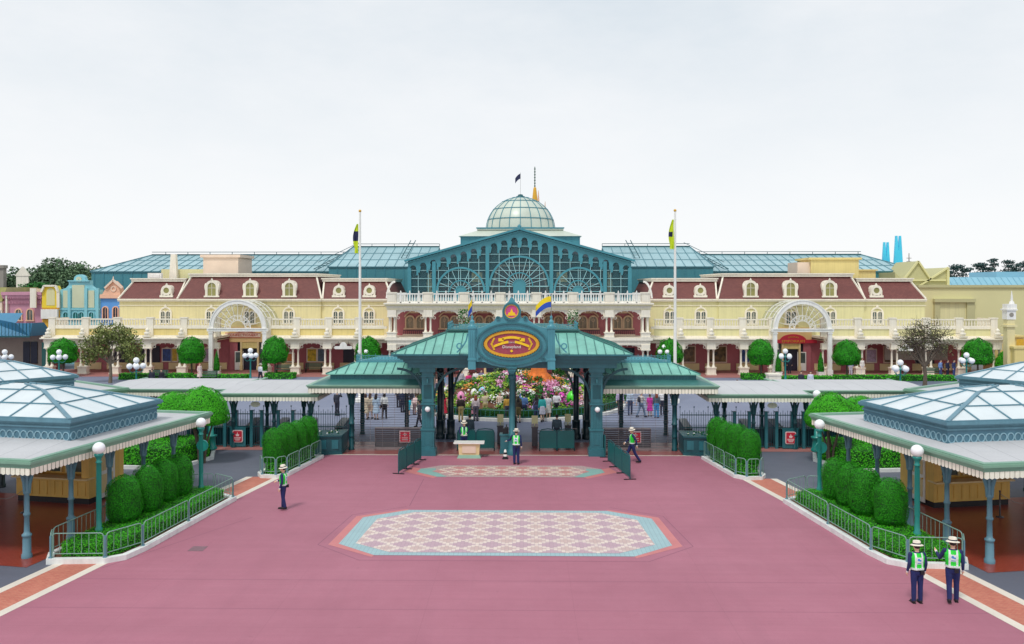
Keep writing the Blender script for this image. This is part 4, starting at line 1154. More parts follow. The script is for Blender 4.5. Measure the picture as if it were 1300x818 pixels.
    # teal drum lamp pedestal pillar beside main pillar
# ---- ticket-gate canopies and picket fences
for s in (-1, 1):
    sd = SIDE[s]
    for (x0, x1, y0, y1, zb, lb, pc) in ((10.3,15.8,43.6,50.6,2.62,'near the gate',[10.9,11.9,12.9,14.0,15.1]), (15.8,23.5,46.3,52.4,2.5,'behind the dome-topped trees',[16.6,18.6,20.6,22.6])):
        t = thing('walkway_canopy', f'flat gray canopy with striped valance over the {sd} ticket gates, {lb}', 'canopy', (s*(x0+x1)/2,(y0+y1)/2,0))
        m = MB(s); m.frustum(x0+.1,x1-.1,y0+.1,y1-.1,zb+.36,x0+.6,x1-.1,y0+2.5,y1-2.5,zb+.52); m.box(x0+.1,x1-.1,y0+.1,y1-.1,zb+.24,zb+.36); attach(m.build('canopy_roof', 'roof_gray'), t)
        m = MB(s)
        for z0, z1, o in ((zb+.2,zb+.28,.0),(zb+.28,zb+.36,.05),(zb+.36,zb+.42,.1)):
            m.box(x0-o,x1,y0-o,y0+.12,z0,z1); m.box(x0-o,x0+.12,y0+.12,y1,z0,z1); m.box(x1-.12,x1,y0+.12,y1,z0,z1)
        attach(m.build('cornice', 'fascia_green'), t)
        m = MB(s); scallops(m,(x0,y0),(x1,y0),zb,zb+.22,.17); scallops(m,(x0,y1),(x0,y0),zb,zb+.22,.17); attach(m.build('valance', ['cream_valance','valance_gap']), t)
        for i, x in enumerate(pc):
            m = canopy_post(x, y0+.9 if i % 2 == 0 else y0+3.2, zb+.24, None, s, .1, .5); attach(m.build('post', 'teal_dark'), t)
    t = thing('picket_fence', f'dark teal picket fence and ticket gates {sd} of the entrance gate', 'fence', (s*13,44.5,0))
    m = MB(s); X0, X1, yf = 9.0, 19.0, 44.6
    x = X0; i = 0
    while x < X1:
        h = 1.95 if i % 2 else 2.05
        if i % 6 == 0:
            h = 2.2; m.sphere((x,yf,h+.03), .04, 6, 5)
        m.bar((x,yf,.06),(x,yf,h),.02); x += .125; i += 1
    for z in (.12,1.12,1.8): m.bar((X0,yf,z),(X1,yf,z),.045)
    attach(m.build('picket', 'teal_dark'), t)
    for x in (11.0,11.9,12.7,13.6,14.15,15.0,15.6,16.6,17.6):
        m = MB(s); m.box(x-.075,x+.075,yf-.08,yf+.08,0,1.95); m.box(x-.1,x+.1,yf-.1,yf+.1,1.95,2.0); attach(m.build('post', 'teal'), t)
    m = MB(s)
    for a, b in ((11.1,11.8),(12.0,12.6),(12.8,13.5),(14.25,14.9),(15.1,15.5),(15.7,16.5),(16.7,17.5)): m.box(a,b,yf+.1,yf+.16,.1,1.05)
    split_build(m, 'gate_panel', 'teal_black', t)
    for k, x in enumerate((9.6,11.4,13.0,14.6,16.2)):
        tt = thing('turnstile', f'dark ticket turnstile behind the {sd} picket fence, number {k+1} counted from the gate' if 0 else f'dark sloping-topped ticket turnstile behind the picket fence {sd} of the gate', 'turnstile', (s*x,46.2,0), 0, f'turnstiles behind the {sd} picket fence')
        m = MB(s); m.add([(x-.2,45.2,0),(x+.2,45.2,0),(x+.2,47.2,0),(x-.2,47.2,0),(x-.2,45.2,.85),(x+.2,45.2,.85),(x+.2,47.2,1.15),(x-.2,47.2,1.15)], [(3,2,1,0),(4,5,6,7),(0,1,5,4),(1,2,6,5),(2,3,7,6),(3,0,4,7)]); attach(m.build('cabinet', 'teal_black'), tt)
        m = MB(s); m.bar((x-.1,45.6,1.0),(x+.1,45.6,1.0),.12,.06); m.bar((x,45.25,.93),(x,47.1,1.2),.42,.04); attach(m.build('top_plate', 'steel'), tt)
    xs = s*14.85
    t = thing('warning_sign', f'red rounded warning sign with pale border on the {sd} picket fence', 'sign', (xs,44.4,.7))
    def rr(w, h, r, z): return [(xs+sx_*(w-r)+r*math.cos(a+k*PI/8), z+sz*(h-r)+r*math.sin(a+k*PI/8)) for sx_, sz, a in ((1,-1,-PI/2),(1,1,0),(-1,1,PI/2),(-1,-1,PI)) for k in range(5)]
    m = MB(); m.plate(rr(.28,.33,.08,.62),44.40,44.44); attach(m.build('border', 'pink_white'), t)
    m = MB(); m.plate(rr(.235,.285,.06,.62),44.385,44.399); p_ = m.build('plate', 'red'); attach(p_, t)
    m = MB(); m.plate([(xs-.07,.62),(xs+.07,.62),(xs+.1,.72),(xs+.03,.74),(xs,.85),(xs-.03,.74),(xs-.1,.72)],44.375,44.384)
    for z, w in ((.53,.18),(.46,.16),(.40,.12)): m.box(xs-w,xs+w,44.375,44.384,z,z+.035)
    attach(m.build('pictogram', 'pink_white'), p_)
    m = MB(); m.box(xs-.42,xs+.42,44.45,44.49,.05,1.1); m.box(xs-.44,xs+.44,44.44,44.5,1.05,1.12); attach(m.build('backing', 'teal'), t)
    xs = s*13.85
    t = thing('hanging_sign', f'small cream oval sign hanging under the {sd} ticket-gate canopy', 'hanging sign', (xs,44.3,2.35))
    m = MB(); disc(m,xs,2.36,.26,.15,44.28,44.32,20); attach(m.build('plate', 'cream_valance'), t)
    m = MB(); m.bar((xs-.15,44.3,2.46),(xs-.15,44.3,2.86),.015); m.bar((xs+.15,44.3,2.46),(xs+.15,44.3,2.86),.015); attach(m.build('hanger', 'teal_dark'), t)

# ---- barriers, podium, cone, turnstile posts in the gate opening
def barrier(p, q, label, n, h=1.14):
    c = ((p[0]+q[0])/2, (p[1]+q[1])/2, 0)
    t = thing('barrier', label, 'barrier', c)
    d = Vector((q[0]-p[0], q[1]-p[1])); L = d.length; d /= L
    for i in range(n):
        a = (p[0]+d.x*(L*i/n+.02), p[1]+d.y*(L*i/n+.02)); b = (p[0]+d.x*(L*(i+1)/n-.02), p[1]+d.y*(L*(i+1)/n-.02))
        m = MB(); m.bar((a[0],a[1],.58),(b[0],b[1],.58),.03,.94)
        k = int((L/n)/.12)
        for j in range(k):
            x = a[0]+(b[0]-a[0])*(j+.5)/k; y = a[1]+(b[1]-a[1])*(j+.5)/k; m.bar((x,y,.12),(x,y,1.04),.045,.035)
        pn = m.build('panel', 'barrier'); attach(pn, t)
        m = MB(); pts = [(a[0],a[1],0.03),(a[0],a[1],.92),(a[0]+d.x*.1,a[1]+d.y*.1,h-.05),((a[0]+b[0])/2,(a[1]+b[1])/2,h),(b[0]-d.x*.1,b[1]-d.y*.1,h-.05),(b[0],b[1],.92),(b[0],b[1],.03)]
        m.tube(pts, .028, 6); attach(m.build('frame', 'teal_dark'), pn)
        m = MB(); nx, ny = -d.y, d.x
        for e in (a, b): m.bar((e[0]-nx*.28,e[1]-ny*.28,.03),(e[0]+nx*.28,e[1]+ny*.28,.03),.05,.03)
        attach(m.build('foot', 'black'), pn)
barrier((-5.2,38.25),(-4.55,41.4), 'teal fabric-panelled barrier angled in front of the left gate pillar', 3)
barrier((5.4,37.3),(4.8,41.2), 'teal fabric-panelled barrier angled in front of the right gate pillar', 3)
barrier((-2.95,44.0),(-.95,44.0), 'teal barrier across the left half of the gate opening, behind the counter', 2)
barrier((1.42,44.0),(3.3,44.0), 'teal barrier across the right half of the gate opening', 2)
barrier((4.75,42.1),(4.72,42.9), 'short teal barrier section folded against the right gate pillar', 1, 1.1)
for (x, y, lb) in ((-.7,46.0,'gray turnstile post with a small yellow notice left of the centre column'), (1.2,45.6,'gray turnstile post with a small yellow notice right of the centre column'), (3.05,46.2,'gray turnstile post with a small yellow notice by the right rear columns')):
    t = thing('turnstile', lb, 'turnstile', (x,y,0))
    m = MB(); m.box(x-.16,x+.16,y-.5,y+.5,0,.98); m.box(x-.19,x+.19,y-.55,y+.55,.98,1.05); attach(m.build('cabinet', 'steel_dark'), t)
    m = MB(); m.box(x-.17,x+.17,y-.2,y-.17,1.18,1.62); m.tube([(x,y-.17,1.05),(x,y-.17,1.2)],.03,6); attach(m.build('notice', 'wall_pale'), t)
    m = MB(); m.bar((x,y-.2,.8),(x+.5,y-.2,.8),.035); m.bar((x,y-.2,.8),(x+.3,y-.5,.62),.035); attach(m.build('arm', 'steel'), t)
t = thing('counter_table', 'cream panelled counter with a white top and green base in the gate opening', 'counter', (-2.15,42.05,0))
m = MB(); m.box(-2.95,-1.4,41.75,42.4,.74,.8); attach(m.build('tabletop', 'white'), t)
m = MB(); m.frustum(-2.68,-1.66,41.88,42.3,.16,-2.72,-1.62,41.85,42.33,.74); attach(m.build('body', 'booth_cream'), t)
m = MB(); m.box(-2.52,-1.82,41.83,41.86,.27,.64); attach(m.build('panel', 'trim_pink'), t)
m = MB(); m.frustum(-2.78,-1.56,41.78,42.38,0,-2.7,-1.64,41.86,42.32,.16); attach(m.build('base', 'fascia_green'), t)
m = MB(); m.box(-.62,-.08,43.0,43.5,0,.95); m.box(-.66,-.04,42.96,43.54,.95,1.02); m.box(-.66,-.04,42.96,43.54,0,.15)
t = thing('pedestal', 'teal square pedestal desk beside the centre column of the gate', 'pedestal', (-.35,43.25,0))
attach(m.build('body', 'teal'), t)
m = MB(); m.box(-.5,-.2,43.1,43.35,1.02,1.3); m.lathe([(.1,0),(.1,.05),(.03,.08),(.03,.2)],(-.3,43.2,1.3),8); attach(m.build('device', 'black'), t)
t = thing('traffic_cone', 'small black and white striped cone standing left of the guard at the gate', 'cone', (-.33,41.75,0))
m = MB(); m.box(-.48,-.18,41.6,41.9,0,.04); m.lathe([(.12,.04),(.105,.14)],(-.33,41.75,0),12); m.lathe([(.09,.24),(.075,.34)],(-.33,41.75,0),12); attach(m.build('cone', 'black'), t)
m = MB(); m.lathe([(.105,.14),(.09,.24)],(-.33,41.75,0),12); m.lathe([(.075,.34),(.05,.46),(.02,.48)],(-.33,41.75,0),12); attach(m.build('reflective_band', 'white'), t)

def px(p, Y):
    """x of surveyed sight-line p at world depth Y"""
    k = (p-650)/1050
    return .7+Y/(1+.0165*k)*(k-.0165)
# ================================================================== TALL FLAGPOLES
for s in (-1, 1):
    y = 62.0; x = px(457 if s < 0 else 857, y)
    zt = 14.3
    t = thing('flagpole', f'tall white flagpole {SIDE[s]} of the glass gable', 'flagpole', (x,y,0))
    m = MB(); m.lathe([(.35,0),(.35,.3),(.16,.4),(.15,1.2),(.13,1.3),(.11,6),(.075,zt)], (x,y,0), 12); attach(m.build('pole', 'white'), t)
    m = MB(); m.sphere((x,y,zt+.08), .11, 10, 8); attach(m.build('finial', 'gold'), t)
    tf = thing('hanging_flag', f'limp lime-yellow and navy flag on the {SIDE[s]} tall pole', 'flag', (x,y,zt-2))
    m = MB(); zz = zt-.6 if s > 0 else zt-.9
    n = 12
    for i in range(n):
        for k in range(4):
            f0 = i/n; f1 = (i+1)/n; w = lambda f: .12+.28*math.sin(min(1,f*1.2)*PI*.8)
            a0 = -w(f0)*k/4; a1 = -w(f0)*(k+1)/4; b0 = -w(f1)*k/4; b1 = -w(f1)*(k+1)/4
            z0 = zz-2.2*f0; z1 = zz-2.2*f1; dep = lambda kk, f: .07*math.sin(kk*2.3+f*6)
            m.add([(x-.11+a0,y-.1+dep(k,f0),z0),(x-.11+a1,y-.1+dep(k+1,f0),z0),(x-.11+b1,y-.1+dep(k+1,f1),z1),(x-.11+b0,y-.1+dep(k,f1),z1)], [(0,1,2,3)], True, m=1 if ((3 <= i <= 6 and k >= (1 if s > 0 else 0)) and (s < 0 or i in (5,6))) else 0)
    attach(m.build('cloth', ['flag_lime','flag_navy']), tf)

# ================================================================== FLOWER GARDEN behind the gate
FC = (0.1, 61.0); FR = 7.9
circ = lambda r, n=48, c=FC: [(c[0]+r*math.cos(2*PI*i/n), c[1]+r*math.sin(2*PI*i/n)) for i in range(n)]
t = thing('flower_garden', 'round raised flower garden with white kerb behind the gate', 'flower garden', (FC[0],FC[1],0))
m = MB(); o = circ(FR); i_ = circ(FR-.3); n = 48
for k in range(n):
    a, b, c, d = o[k], o[(k+1)%n], i_[(k+1)%n], i_[k]
    m.add([(*a,0),(*b,0),(*b,.2),(*a,.2),(*d,.2),(*c,.2)], [(0,1,2,3),(3,2,5,4)])
attach(m.build('kerb', 'white'), t)
def moundz(r): return .25+1.9*max(0,1-(r/(FR-1.0))**1.6)
m = MB(); m.lathe([(FR-.3,.12),(FR-.9,.2)]+[(r,moundz(r)) for r in (FR-1.0,6,5,4,3,2,1,.01)], (FC[0],FC[1],0), 36); attach(m.build('mound', 'soil'), t)
hm = MB(); P=[];Q=[]
for k in range(9000):
    th = rng.random()*2*PI; r = rng.uniform(FR-1.15, FR-.5); P.append((FC[0]+r*math.cos(th),FC[1]+r*math.sin(th),rng.uniform(.2,.75))); Q.append((math.cos(th)*.6,math.sin(th)*.6,.8))
leafmesh(hm, quads(np.array(P),np.array(Q),.11), 0)
hm.lathe([(FR-.55,.1),(FR-.55,.62),(FR-1.1,.62),(FR-1.1,.2)],(FC[0],FC[1],0),48,False,1)
tag(hm.build('box_hedge', ['tree_green','hedge_core']), 'low yellow-green hedge ring around the flower garden', 'hedge')
m = MB()
for k in range(150):
    th = 2*PI*k/150; x = FC[0]+(FR-.38)*math.cos(th); y = FC[1]+(FR-.38)*math.sin(th); m.bar((x,y,.15),(x,y,.72),.025)
ringp = [(FC[0]+(FR-.38)*math.cos(2*PI*k/60),FC[1]+(FR-.38)*math.sin(2*PI*k/60),.68) for k in range(61)]
m.tube(ringp,.02,5); m.tube([(a,b,.25) for a,b,c in ringp],.02,5)
tag(m.build('garden_fence', 'teal'), 'low green wire fence around the foot of the flower garden', 'fence')
fl = {}
for nm, c1, c2, c3 in (('pink',(.5,.12,.3),(.75,.3,.5),(.9,.55,.7)),('magenta',(.45,.02,.25),(.6,.06,.4),(.75,.2,.55)),('yellow',(.6,.42,.02),(.8,.62,.05),(.9,.78,.2)),('white',(.7,.68,.66),(.8,.8,.76),(.9,.9,.88)),('orange',(.6,.2,.03),(.75,.32,.06),(.85,.45,.15)),('lime',(.12,.3,.02),(.25,.45,.04),(.45,.6,.1))):
    M['fl_'+nm] = foliage('flower_'+nm, c1, c2, c3, .7)
fp = {k: [] for k in ('pink','magenta','yellow','white','orange','lime','green')}
for k in range(420):
    th = rng.random()*2*PI; r = (FR-1.3)*math.sqrt(rng.random()); x = r*math.cos(th); y = r*math.sin(th)
    if x > .3 and x < 3.2 and r < 4.5 and y > -3: nm = rng.choice(('orange','green','pink','white','green','green'))
    elif x < -1.5: nm = rng.choice(('green','lime','lime','lime','green','orange','yellow','pink','white','green','green','lime'))
    else: nm = rng.choice(('pink','white','yellow','green','magenta','lime','green','pink','green','green','lime','green'))
    for q in range(60):
        a = x+rng.gauss(0,.2); b = y+rng.gauss(0,.2); rr_ = math.hypot(a,b)
        if rr_ > FR-1.2: continue
        fp[nm].append((FC[0]+a, FC[1]+b, moundz(rr_)+rng.uniform(.05,.4)))
for nm, pts in fp.items():
    mm = MB(); A = np.array(pts); leafmesh(mm, quads(A, np.tile([0,-.3,1.0],(len(A),1)), .15, .6, .9), 0)
    tag(mm.build('flowers' if nm != 'green' else 'ground_cover', 'tree_green' if nm == 'green' else 'fl_'+nm), f'{nm} flowers massed on the round garden mound' if nm != 'green' else 'green leaves between the flowers on the round garden mound', 'flowers', 'planting of the flower garden', 'stuff')
M['egg_pink'] = paint('egg_pink', srgb(240,150,196), .4, .15, 5); M['egg_blue'] = paint('egg_blue', srgb(150,214,240), .4, .12, 5)
M['egg_lilac'] = paint('egg_lilac', srgb(224,140,224), .4, .12, 5); M['egg_mag'] = paint('egg_magenta', srgb(222,60,180), .4, .12, 5); M['egg_green'] = paint('egg_green', srgb(80,226,50), .4, .1, 5)
M['egg_white'] = paint('egg_white', srgb(244,240,240), .4, .08, 5)
for (px_, y, z, r, mt, lb) in ((-3.75,56.8,1.15,.28,'egg_pink','pink egg ornament at the left of the flower garden'),(-1.95,59.2,1.7,.28,'egg_pink','pink egg ornament in the middle of the flower garden'),
      (-2.3,57.5,1.35,.3,'egg_blue','pale blue egg ornament in the flower garden'),(-1.1,58.3,1.45,.3,'egg_lilac','lilac egg ornament left of the centre column'),(-1.35,57.3,1.05,.27,'egg_mag','magenta egg ornament low in the flower garden, left of the centre column'),
      (3.15,57.0,.95,.38,'egg_mag','magenta egg ornament low in the flower garden, right of the centre'),(3.9,57.0,1.0,.42,'egg_green','bright green egg ornament at the right of the flower garden'),(-2.9,57.6,1.3,.24,'egg_white','white egg ornament near the left of the flower garden'),(2.1,57.4,1.1,.3,'egg_white','white egg ornament right of the centre column')):
    m = MB(); m.lathe([(.01,-r*1.1),(r*.55,-r*.95),(r*.93,-r*.45),(r,0),(r*.85,r*.55),(r*.5,r*1.05),(.01,r*1.3)],(px_,y,z),14)
    tag(m.build('egg_ornament', mt), lb, 'ornament')
# painted tree stump ornament
M['orange_trunk'] = paint('orange_trunk', srgb(236,124,44), .7, .3, 4, 0, .03, 12)
m = MB(); m.lathe([(1.2,0),(.85,.35),(.62,.9),(.5,1.5),(.52,2.2),(.75,2.7)],(1.65,60.2,1.5),14)
for a in (0.3,1.2,2.2,3.3,4.2,5.2): m.tube([(1.65+.5*math.cos(a),60.2+.5*math.sin(a),2.3),(1.65+1.1*math.cos(a),60.2+1.1*math.sin(a),1.75),(1.65+1.7*math.cos(a),60.2+1.7*math.sin(a),1.45)],[.22,.2,.06],7)
for a, L in ((.2,1.2),(2.2,1.3),(3.5,1.1),(5,1.2)): m.tube([(1.65+.3*math.cos(a),60.2+.3*math.sin(a),3.9),(1.65+L*math.cos(a),60.2+L*math.sin(a),4.6)],[.28,.12],7)
tag(m.build('tree_trunk_ornament', 'orange_trunk'), 'orange sculpted tree trunk standing in the flower garden', 'ornament')
m = MB(); m.lathe([(.25,0),(.36,.4),(.3,.9),(.2,1.15),(.01,1.2)],(5.0,57.4,.5),12,sy=.8); m.sphere((5.0,57.3,1.85),(.22,.2,.25),10,8); m.tube([(4.93,57.3,2.0),(4.86,57.3,2.4)],[.07,.04],6); m.tube([(5.07,57.3,2.0),(5.13,57.3,2.4)],[.07,.04],6)
tag(m.build('garden_statue', 'egg_white'), 'white plaster figure at the right end of the flower garden', 'statue')
t = thing('flower_kiosk', 'small cream kiosk with a green roof behind the flower garden', 'kiosk', (-2.1,74,0))
m = MB(); m.box(-3.0,-1.2,73.4,75,0,2.6); attach(m.build('wall', 'peach'), t)
m = MB(); m.frustum(-3.3,-.9,73.1,75.3,2.6,-2.5,-1.7,73.9,74.5,3.3); attach(m.build('roof', 'egg_green'), t)
m = MB(); m.box(-2.8,-1.4,73.3,73.39,1.1,2.2); attach(m.build('opening', 'door_dark'), t)
for (x, y, r, h, lb) in ((.55,63.5,1.0,2.2,'dark shrub behind the centre column in the flower garden'),(-.9,64.2,1.1,2.0,'dark shrub left of the orange trunk in the flower garden'),(3.4,63.3,.9,2.0,'leafy shrub right of the orange trunk in the flower garden')):
    mm = MB(); crown_leaves(mm, [((x,y,1.4+h*.5),(r,r,h*.5))], 1100, .16, 0, .3, 3); mm.tube([(x,y,1.2),(x,y,2)],.08,6,m=1)
    tag(mm.build('shrub', ['tree_green' if x > 2 else 'tree_dark','bark_dark']), lb, 'shrub')
m = MB(); crown_leaves(m, [((7.5,60.2,.8),(.7,.7,.65))], 1500, .14, 0, .3, 9); m.lathe([(.3,0),(.45,.3),(.42,.5)],(7.5,60.2,0),12,m=1)
tag(m.build('potted_shrub', ['tree_green','white']), 'bright green plant in a white pot at the right end of the flower garden', 'plant')

# ================================================================== FAR COURT: lamps, clipped trees, hedges, benches
def cluster_lamp(x, y, label, k=1.0):
    t = thing('cluster_lamp', label, 'street lamp', (x,y,0), 0, 'five-globe lamps in the court')
    m = MB(); m.lathe([(.22,0),(.22,.15),(.12,.25),(.09,.8),(.07,1.0),(.055,2.35),(.12,2.4),(.12,2.45),(.05,2.5),(.05,2.75)],(x,y,0),10)
    for a in range(4):
        A = a*PI/2+.5; m.tube([(x,y,2.1),(x+.3*math.cos(A),y+.3*math.sin(A),2.0),(x+.48*math.cos(A),y+.48*math.sin(A),2.15),(x+.48*math.cos(A),y+.48*math.sin(A),2.3)],.03,6)
    attach(m.build('lamp_post', 'lamp_teal'), t)
    for a in range(5):
        A = a*PI/2+.5; r = .48 if a < 4 else 0
        m = MB(); m.sphere((x+r*math.cos(A),y+r*math.sin(A),2.5 if a < 4 else 2.95), .23, 14, 10); attach(m.build('globe', 'globe'), t)
def px(p, Y):
    """x of surveyed sight-line p at world depth Y"""
    k = (p-650)/1050
    return .7+Y/(1+.0165*k)*(k-.0165)
for p, Y, lb in ((75,72,'five-globe lamp in front of the leftmost arcade arch'),(173,64,'five-globe lamp between the left bare tree and the left glass canopy'),(318,74,'five-globe lamp before the confectionery doorway'),(463,79,'five-globe lamp just left of the central block, over the gate roof'),
                 (843,79,'five-globe lamp just right of the central block, over the gate roof'),(997,74,'five-globe lamp before the doorway with the red sign'),(1143,63,'five-globe lamp left of the right bare tree'),(1227,70,'five-globe lamp in front of the rightmost arcade arch'),(6,72,'five-globe lamp at the far left edge under the blue roof')):
    cluster_lamp(px(p,Y), Y, lb)
ball_prof = [(.02,1.45),(.6,1.46),(1.05,1.55),(1.22,1.9),(1.24,2.4),(1.1,3.0),(.8,3.5),(.4,3.78),(.02,3.85)]
bts = []
for k in range(3):
    pr = [(r*(1+.05*math.sin(i*1.7+k*2)), z+.06*math.sin(i*2.3+k)) for i, (r, z) in enumerate(ball_prof)]
    bt = revolve_bush(pr, 6500, .12, 41+k, .055).build('crown', ['topiary','hedge_core']); col.objects.unlink(bt); bts.append(bt)
for p, Y, kx, lb in ((80,79,1.12,'clipped round-headed tree in the leftmost arcade arch'),(243,78,1,'clipped round-headed tree left of the confectionery doorway'),(349,78,.97,'clipped round-headed tree right of the confectionery doorway'),(467,79.6,1.05,'clipped round-headed tree beside the left side of the central block'),
                    (850,79.6,1.05,'clipped round-headed tree beside the right side of the central block'),(966,78,.98,'clipped round-headed tree left of the doorway with the red sign'),(1075,78,1,'clipped round-headed tree right of the doorway with the red sign'),(1241,79,1.12,'clipped round-headed tree in the rightmost arcade arch')):
    t = thing('clipped_tree', lb, 'tree', (px(p,Y),Y,0), 0, 'clipped round-headed trees in front of the arcade')
    o = bpy.data.objects.new('crown', bts[p%3].data); col.objects.link(o); o.parent = t; o.scale = (kx,kx*.95,1+.04*((p%5)-2)/2); o.rotation_euler = (0,0,p)
    m = MB(); m.T = Matrix.Translation((px(p,Y),Y,0)); m.tube([(0,0,0),(.03,0,.8),(0,0,1.8)],[.11,.09,.08],8); m.box(-.5,.5,-.5,.5,0,.12); attach(m.build('trunk', 'bark_dark'), t)
o = revolve_bush([(.02,0),(.6,.0),(.85,.5),(.9,1.1),(.75,1.8),(.4,2.3),(.02,2.45)],3000,.14,5,.03).build('round_bush',['hedge','hedge_core']); o.location=(px(1276,81),81,.0); tag(o,'round clipped bush at the far right end of the arcade','bush')

def tree(name, x, y, H, label, blobs, leafm, barkm, per, leaf, trunk_r=.14, forks=5, seed=0, group=None, fork_z=.3, twigs=False, lean=0):
    r_ = random.Random(seed)
    t = thing(name, label, 'tree', (x,y,0), 0, group)
    m = MB(); m.T = Matrix.Translation((x,y,0))
    fz = H*fork_z
    m.tube([(0,0,0),(.05+lean*.3,0,fz*.5),(lean*.6,0,fz)],[trunk_r*1.4,trunk_r*1.05,trunk_r],8)
    tips = []
    for k in range(forks):
        c, r = blobs[k % len(blobs)]
        e = Vector(c)+Vector((r_.uniform(-.4,.4)*r[0],r_.uniform(-.4,.4)*r[1],r_.uniform(-.1,.5)*r[2]))
        st = Vector((lean*.6,0,fz)); mid = st.lerp(e,.5)+Vector((r_.uniform(-.2,.2),r_.uniform(-.2,.2),.25))
        m.tube([st,st.lerp(mid,.5)+Vector((0,0,.05)),mid,e],[trunk_r*.7,trunk_r*.5,trunk_r*.35,trunk_r*.1],6)
        tips += [(mid,e)]
    if twigs:
        for a, e in tips:
            for _ in range(twigs):
                s0 = a.lerp(e, r_.random()); d = Vector((r_.gauss(0,1),r_.gauss(0,1),r_.gauss(.5,.7))).normalized()*r_.uniform(.6,1.6)
                e2 = s0+d; m.tube([s0,s0.lerp(e2,.5)+Vector((0,0,.08)),e2],[.035,.022,.01],4)
                for _ in range(3):
                    s1 = s0.lerp(e2,r_.uniform(.3,1)); e3 = s1+Vector((r_.gauss(0,1),r_.gauss(0,1),r_.gauss(.4,.6))).normalized()*r_.uniform(.3,.8); m.tube([s1,e3],[.016,.008],3,cap=False)
    attach(m.build('trunk', barkm), t)
    m = MB(); crown_leaves(m, [((x+c[0],y+c[1],c[2]),r) for c, r in blobs], per, leaf, 0, .35, seed)
    attach(m.build('crown', leafm), t)
    return t
Y = 74
tree('olive_tree', px(140,Y), Y, 5.2, 'loose olive-green tree with pale trunk in front of the left arcade', [((0,0,4.5),(1.6,1.2,1.0)),((-1.6,0,3.4),(1.2,1,1.0)),((1.7,0,3.3),(1.3,1,1.0)),((-.8,.3,4.0),(1.1,1,.9)),((1.1,.2,4.2),(1.2,1,.9)),((-2,0,2.3),(.9,.7,.7)),((2.1,0,2.3),(1.0,.8,.7)),((-.6,-.3,2.9),(.9,.8,.6))], 'tree_olive', 'bark', 620, .19, .13, 9, 3, None, .33, 5)
Y = 73
tree('bare_tree', px(1174,Y), Y, 5.8, 'nearly bare dark-twigged tree in front of the right arcade', [((0,0,5.0),(1.5,1.2,1.0)),((-1.5,0,4.0),(1.1,1,1.0)),((1.5,0,4.0),(1.2,1,1.0)),((-.7,.3,4.5),(1,1,.9)),((.9,.2,4.6),(1,1,.8)),((-1.9,0,3.1),(.7,.7,.6)),((1.8,0,3.1),(.7,.8,.6)),((.2,-.3,3.8),(.8,.8,.7))], 'tree_brown', 'bark_dark', 230, .13, .15, 12, 8, None, .28, 13)

def low_hedge(x0, x1, y0, y1, h, label, mat='hedge'):
    mb = hedge_mb([(x0,y0),(x1,y0),(x1,y1),(x0,y1)], 0, h, .13, 90)
    tag(mb.build('low_hedge', [mat,'hedge_core']), label, 'hedge')
for a, b, Y, h, lb in ((150,240,76.6,.55,'long low hedge left of the confectionery doorway'),(243,312,76.2,.5,'low hedge in front of the confectionery doorway'),(335,372,77.4,.55,'short hedge under the clipped tree right of the confectionery'),(944,980,77.4,.55,'short hedge under the clipped tree left of the red-signed doorway'),(988,1060,75.8,.5,'low hedge in front of the red-signed doorway'),(1062,1215,76.6,.5,'long low hedge right of the red-signed doorway')):
    low_hedge(px(a,Y), px(b,Y), Y, Y+1.2, h, lb)
def bench(p, Y, label):
    x = px(p,Y); t = thing('bench', label, 'bench', (x,Y,0), 0, 'green benches in the court')
    m = MB(); m.box(x-.9,x+.9,Y-.2,Y+.2,.42,.47); attach(m.build('seat', 'bench_green'), t)
    m = MB(); 
    for z in (.55,.68,.81): m.box(x-.9,x+.9,Y+.2,Y+.24,z,z+.1)
    attach(m.build('backrest', 'bench_green'), t)
    for sx_ in (-.8,.75):
        m = MB(); m.box(x+sx_,x+sx_+.05,Y-.2,Y+.24,0,.42); m.box(x+sx_,x+sx_+.05,Y+.16,Y+.2,.42,.9); attach(m.build('leg', 'black'), t)
for p, Y, lb in ((398,83.5,'green bench under the arcade below the yellow poster'),(361,82,'green bench beside the clipped tree right of the confectionery'),(263,75.6,'green bench left of the confectionery lamp'),(200,76.5,'green bench by the third arch of the left arcade'),(1185,80,'green bench behind the right bare tree')):
    bench(p, Y, lb)
Y = 70
t = thing('gate_pier', 'plain cream square pier standing in the court left of the red-signed doorway', 'pier', (px(982,Y),Y,0))
x = px(982,Y); m = MB(); m.box(x-.5,x+.5,Y-.5,Y+.5,0,1.25); attach(m.build('shaft', 'trim'), t); m = MB(); m.box(x-.56,x+.56,Y-.56,Y+.56,1.25,1.38); attach(m.build('cap', 'trim'), t)
for s, p0 in ((-1,275),(-1,336),(1,988),(1,1042)):
    Y = 80.2; x = px(p0,Y)
    t = thing('potted_cypress', f'slim clipped cypress in a white box, {"left" if p0 in (275,988) else "right"} of the {"confectionery" if s<0 else "red-signed"} doorway', 'plant', (x,Y,0))
    m = MB(); m.box(x-.3,x+.3,Y-.3,Y+.3,0,.5); m.box(x-.33,x+.33,Y-.33,Y+.33,.42,.5); attach(m.build('box', 'white'), t)
    o = revolve_bush([(.02,.5),(.28,.52),(.3,.9),(.2,1.7),(.02,2.4)],900,.09,p0,.01).build('foliage',['topiary','hedge_core']); o.location=(x,Y,0); o.parent=t; o.location=(0,0,0)
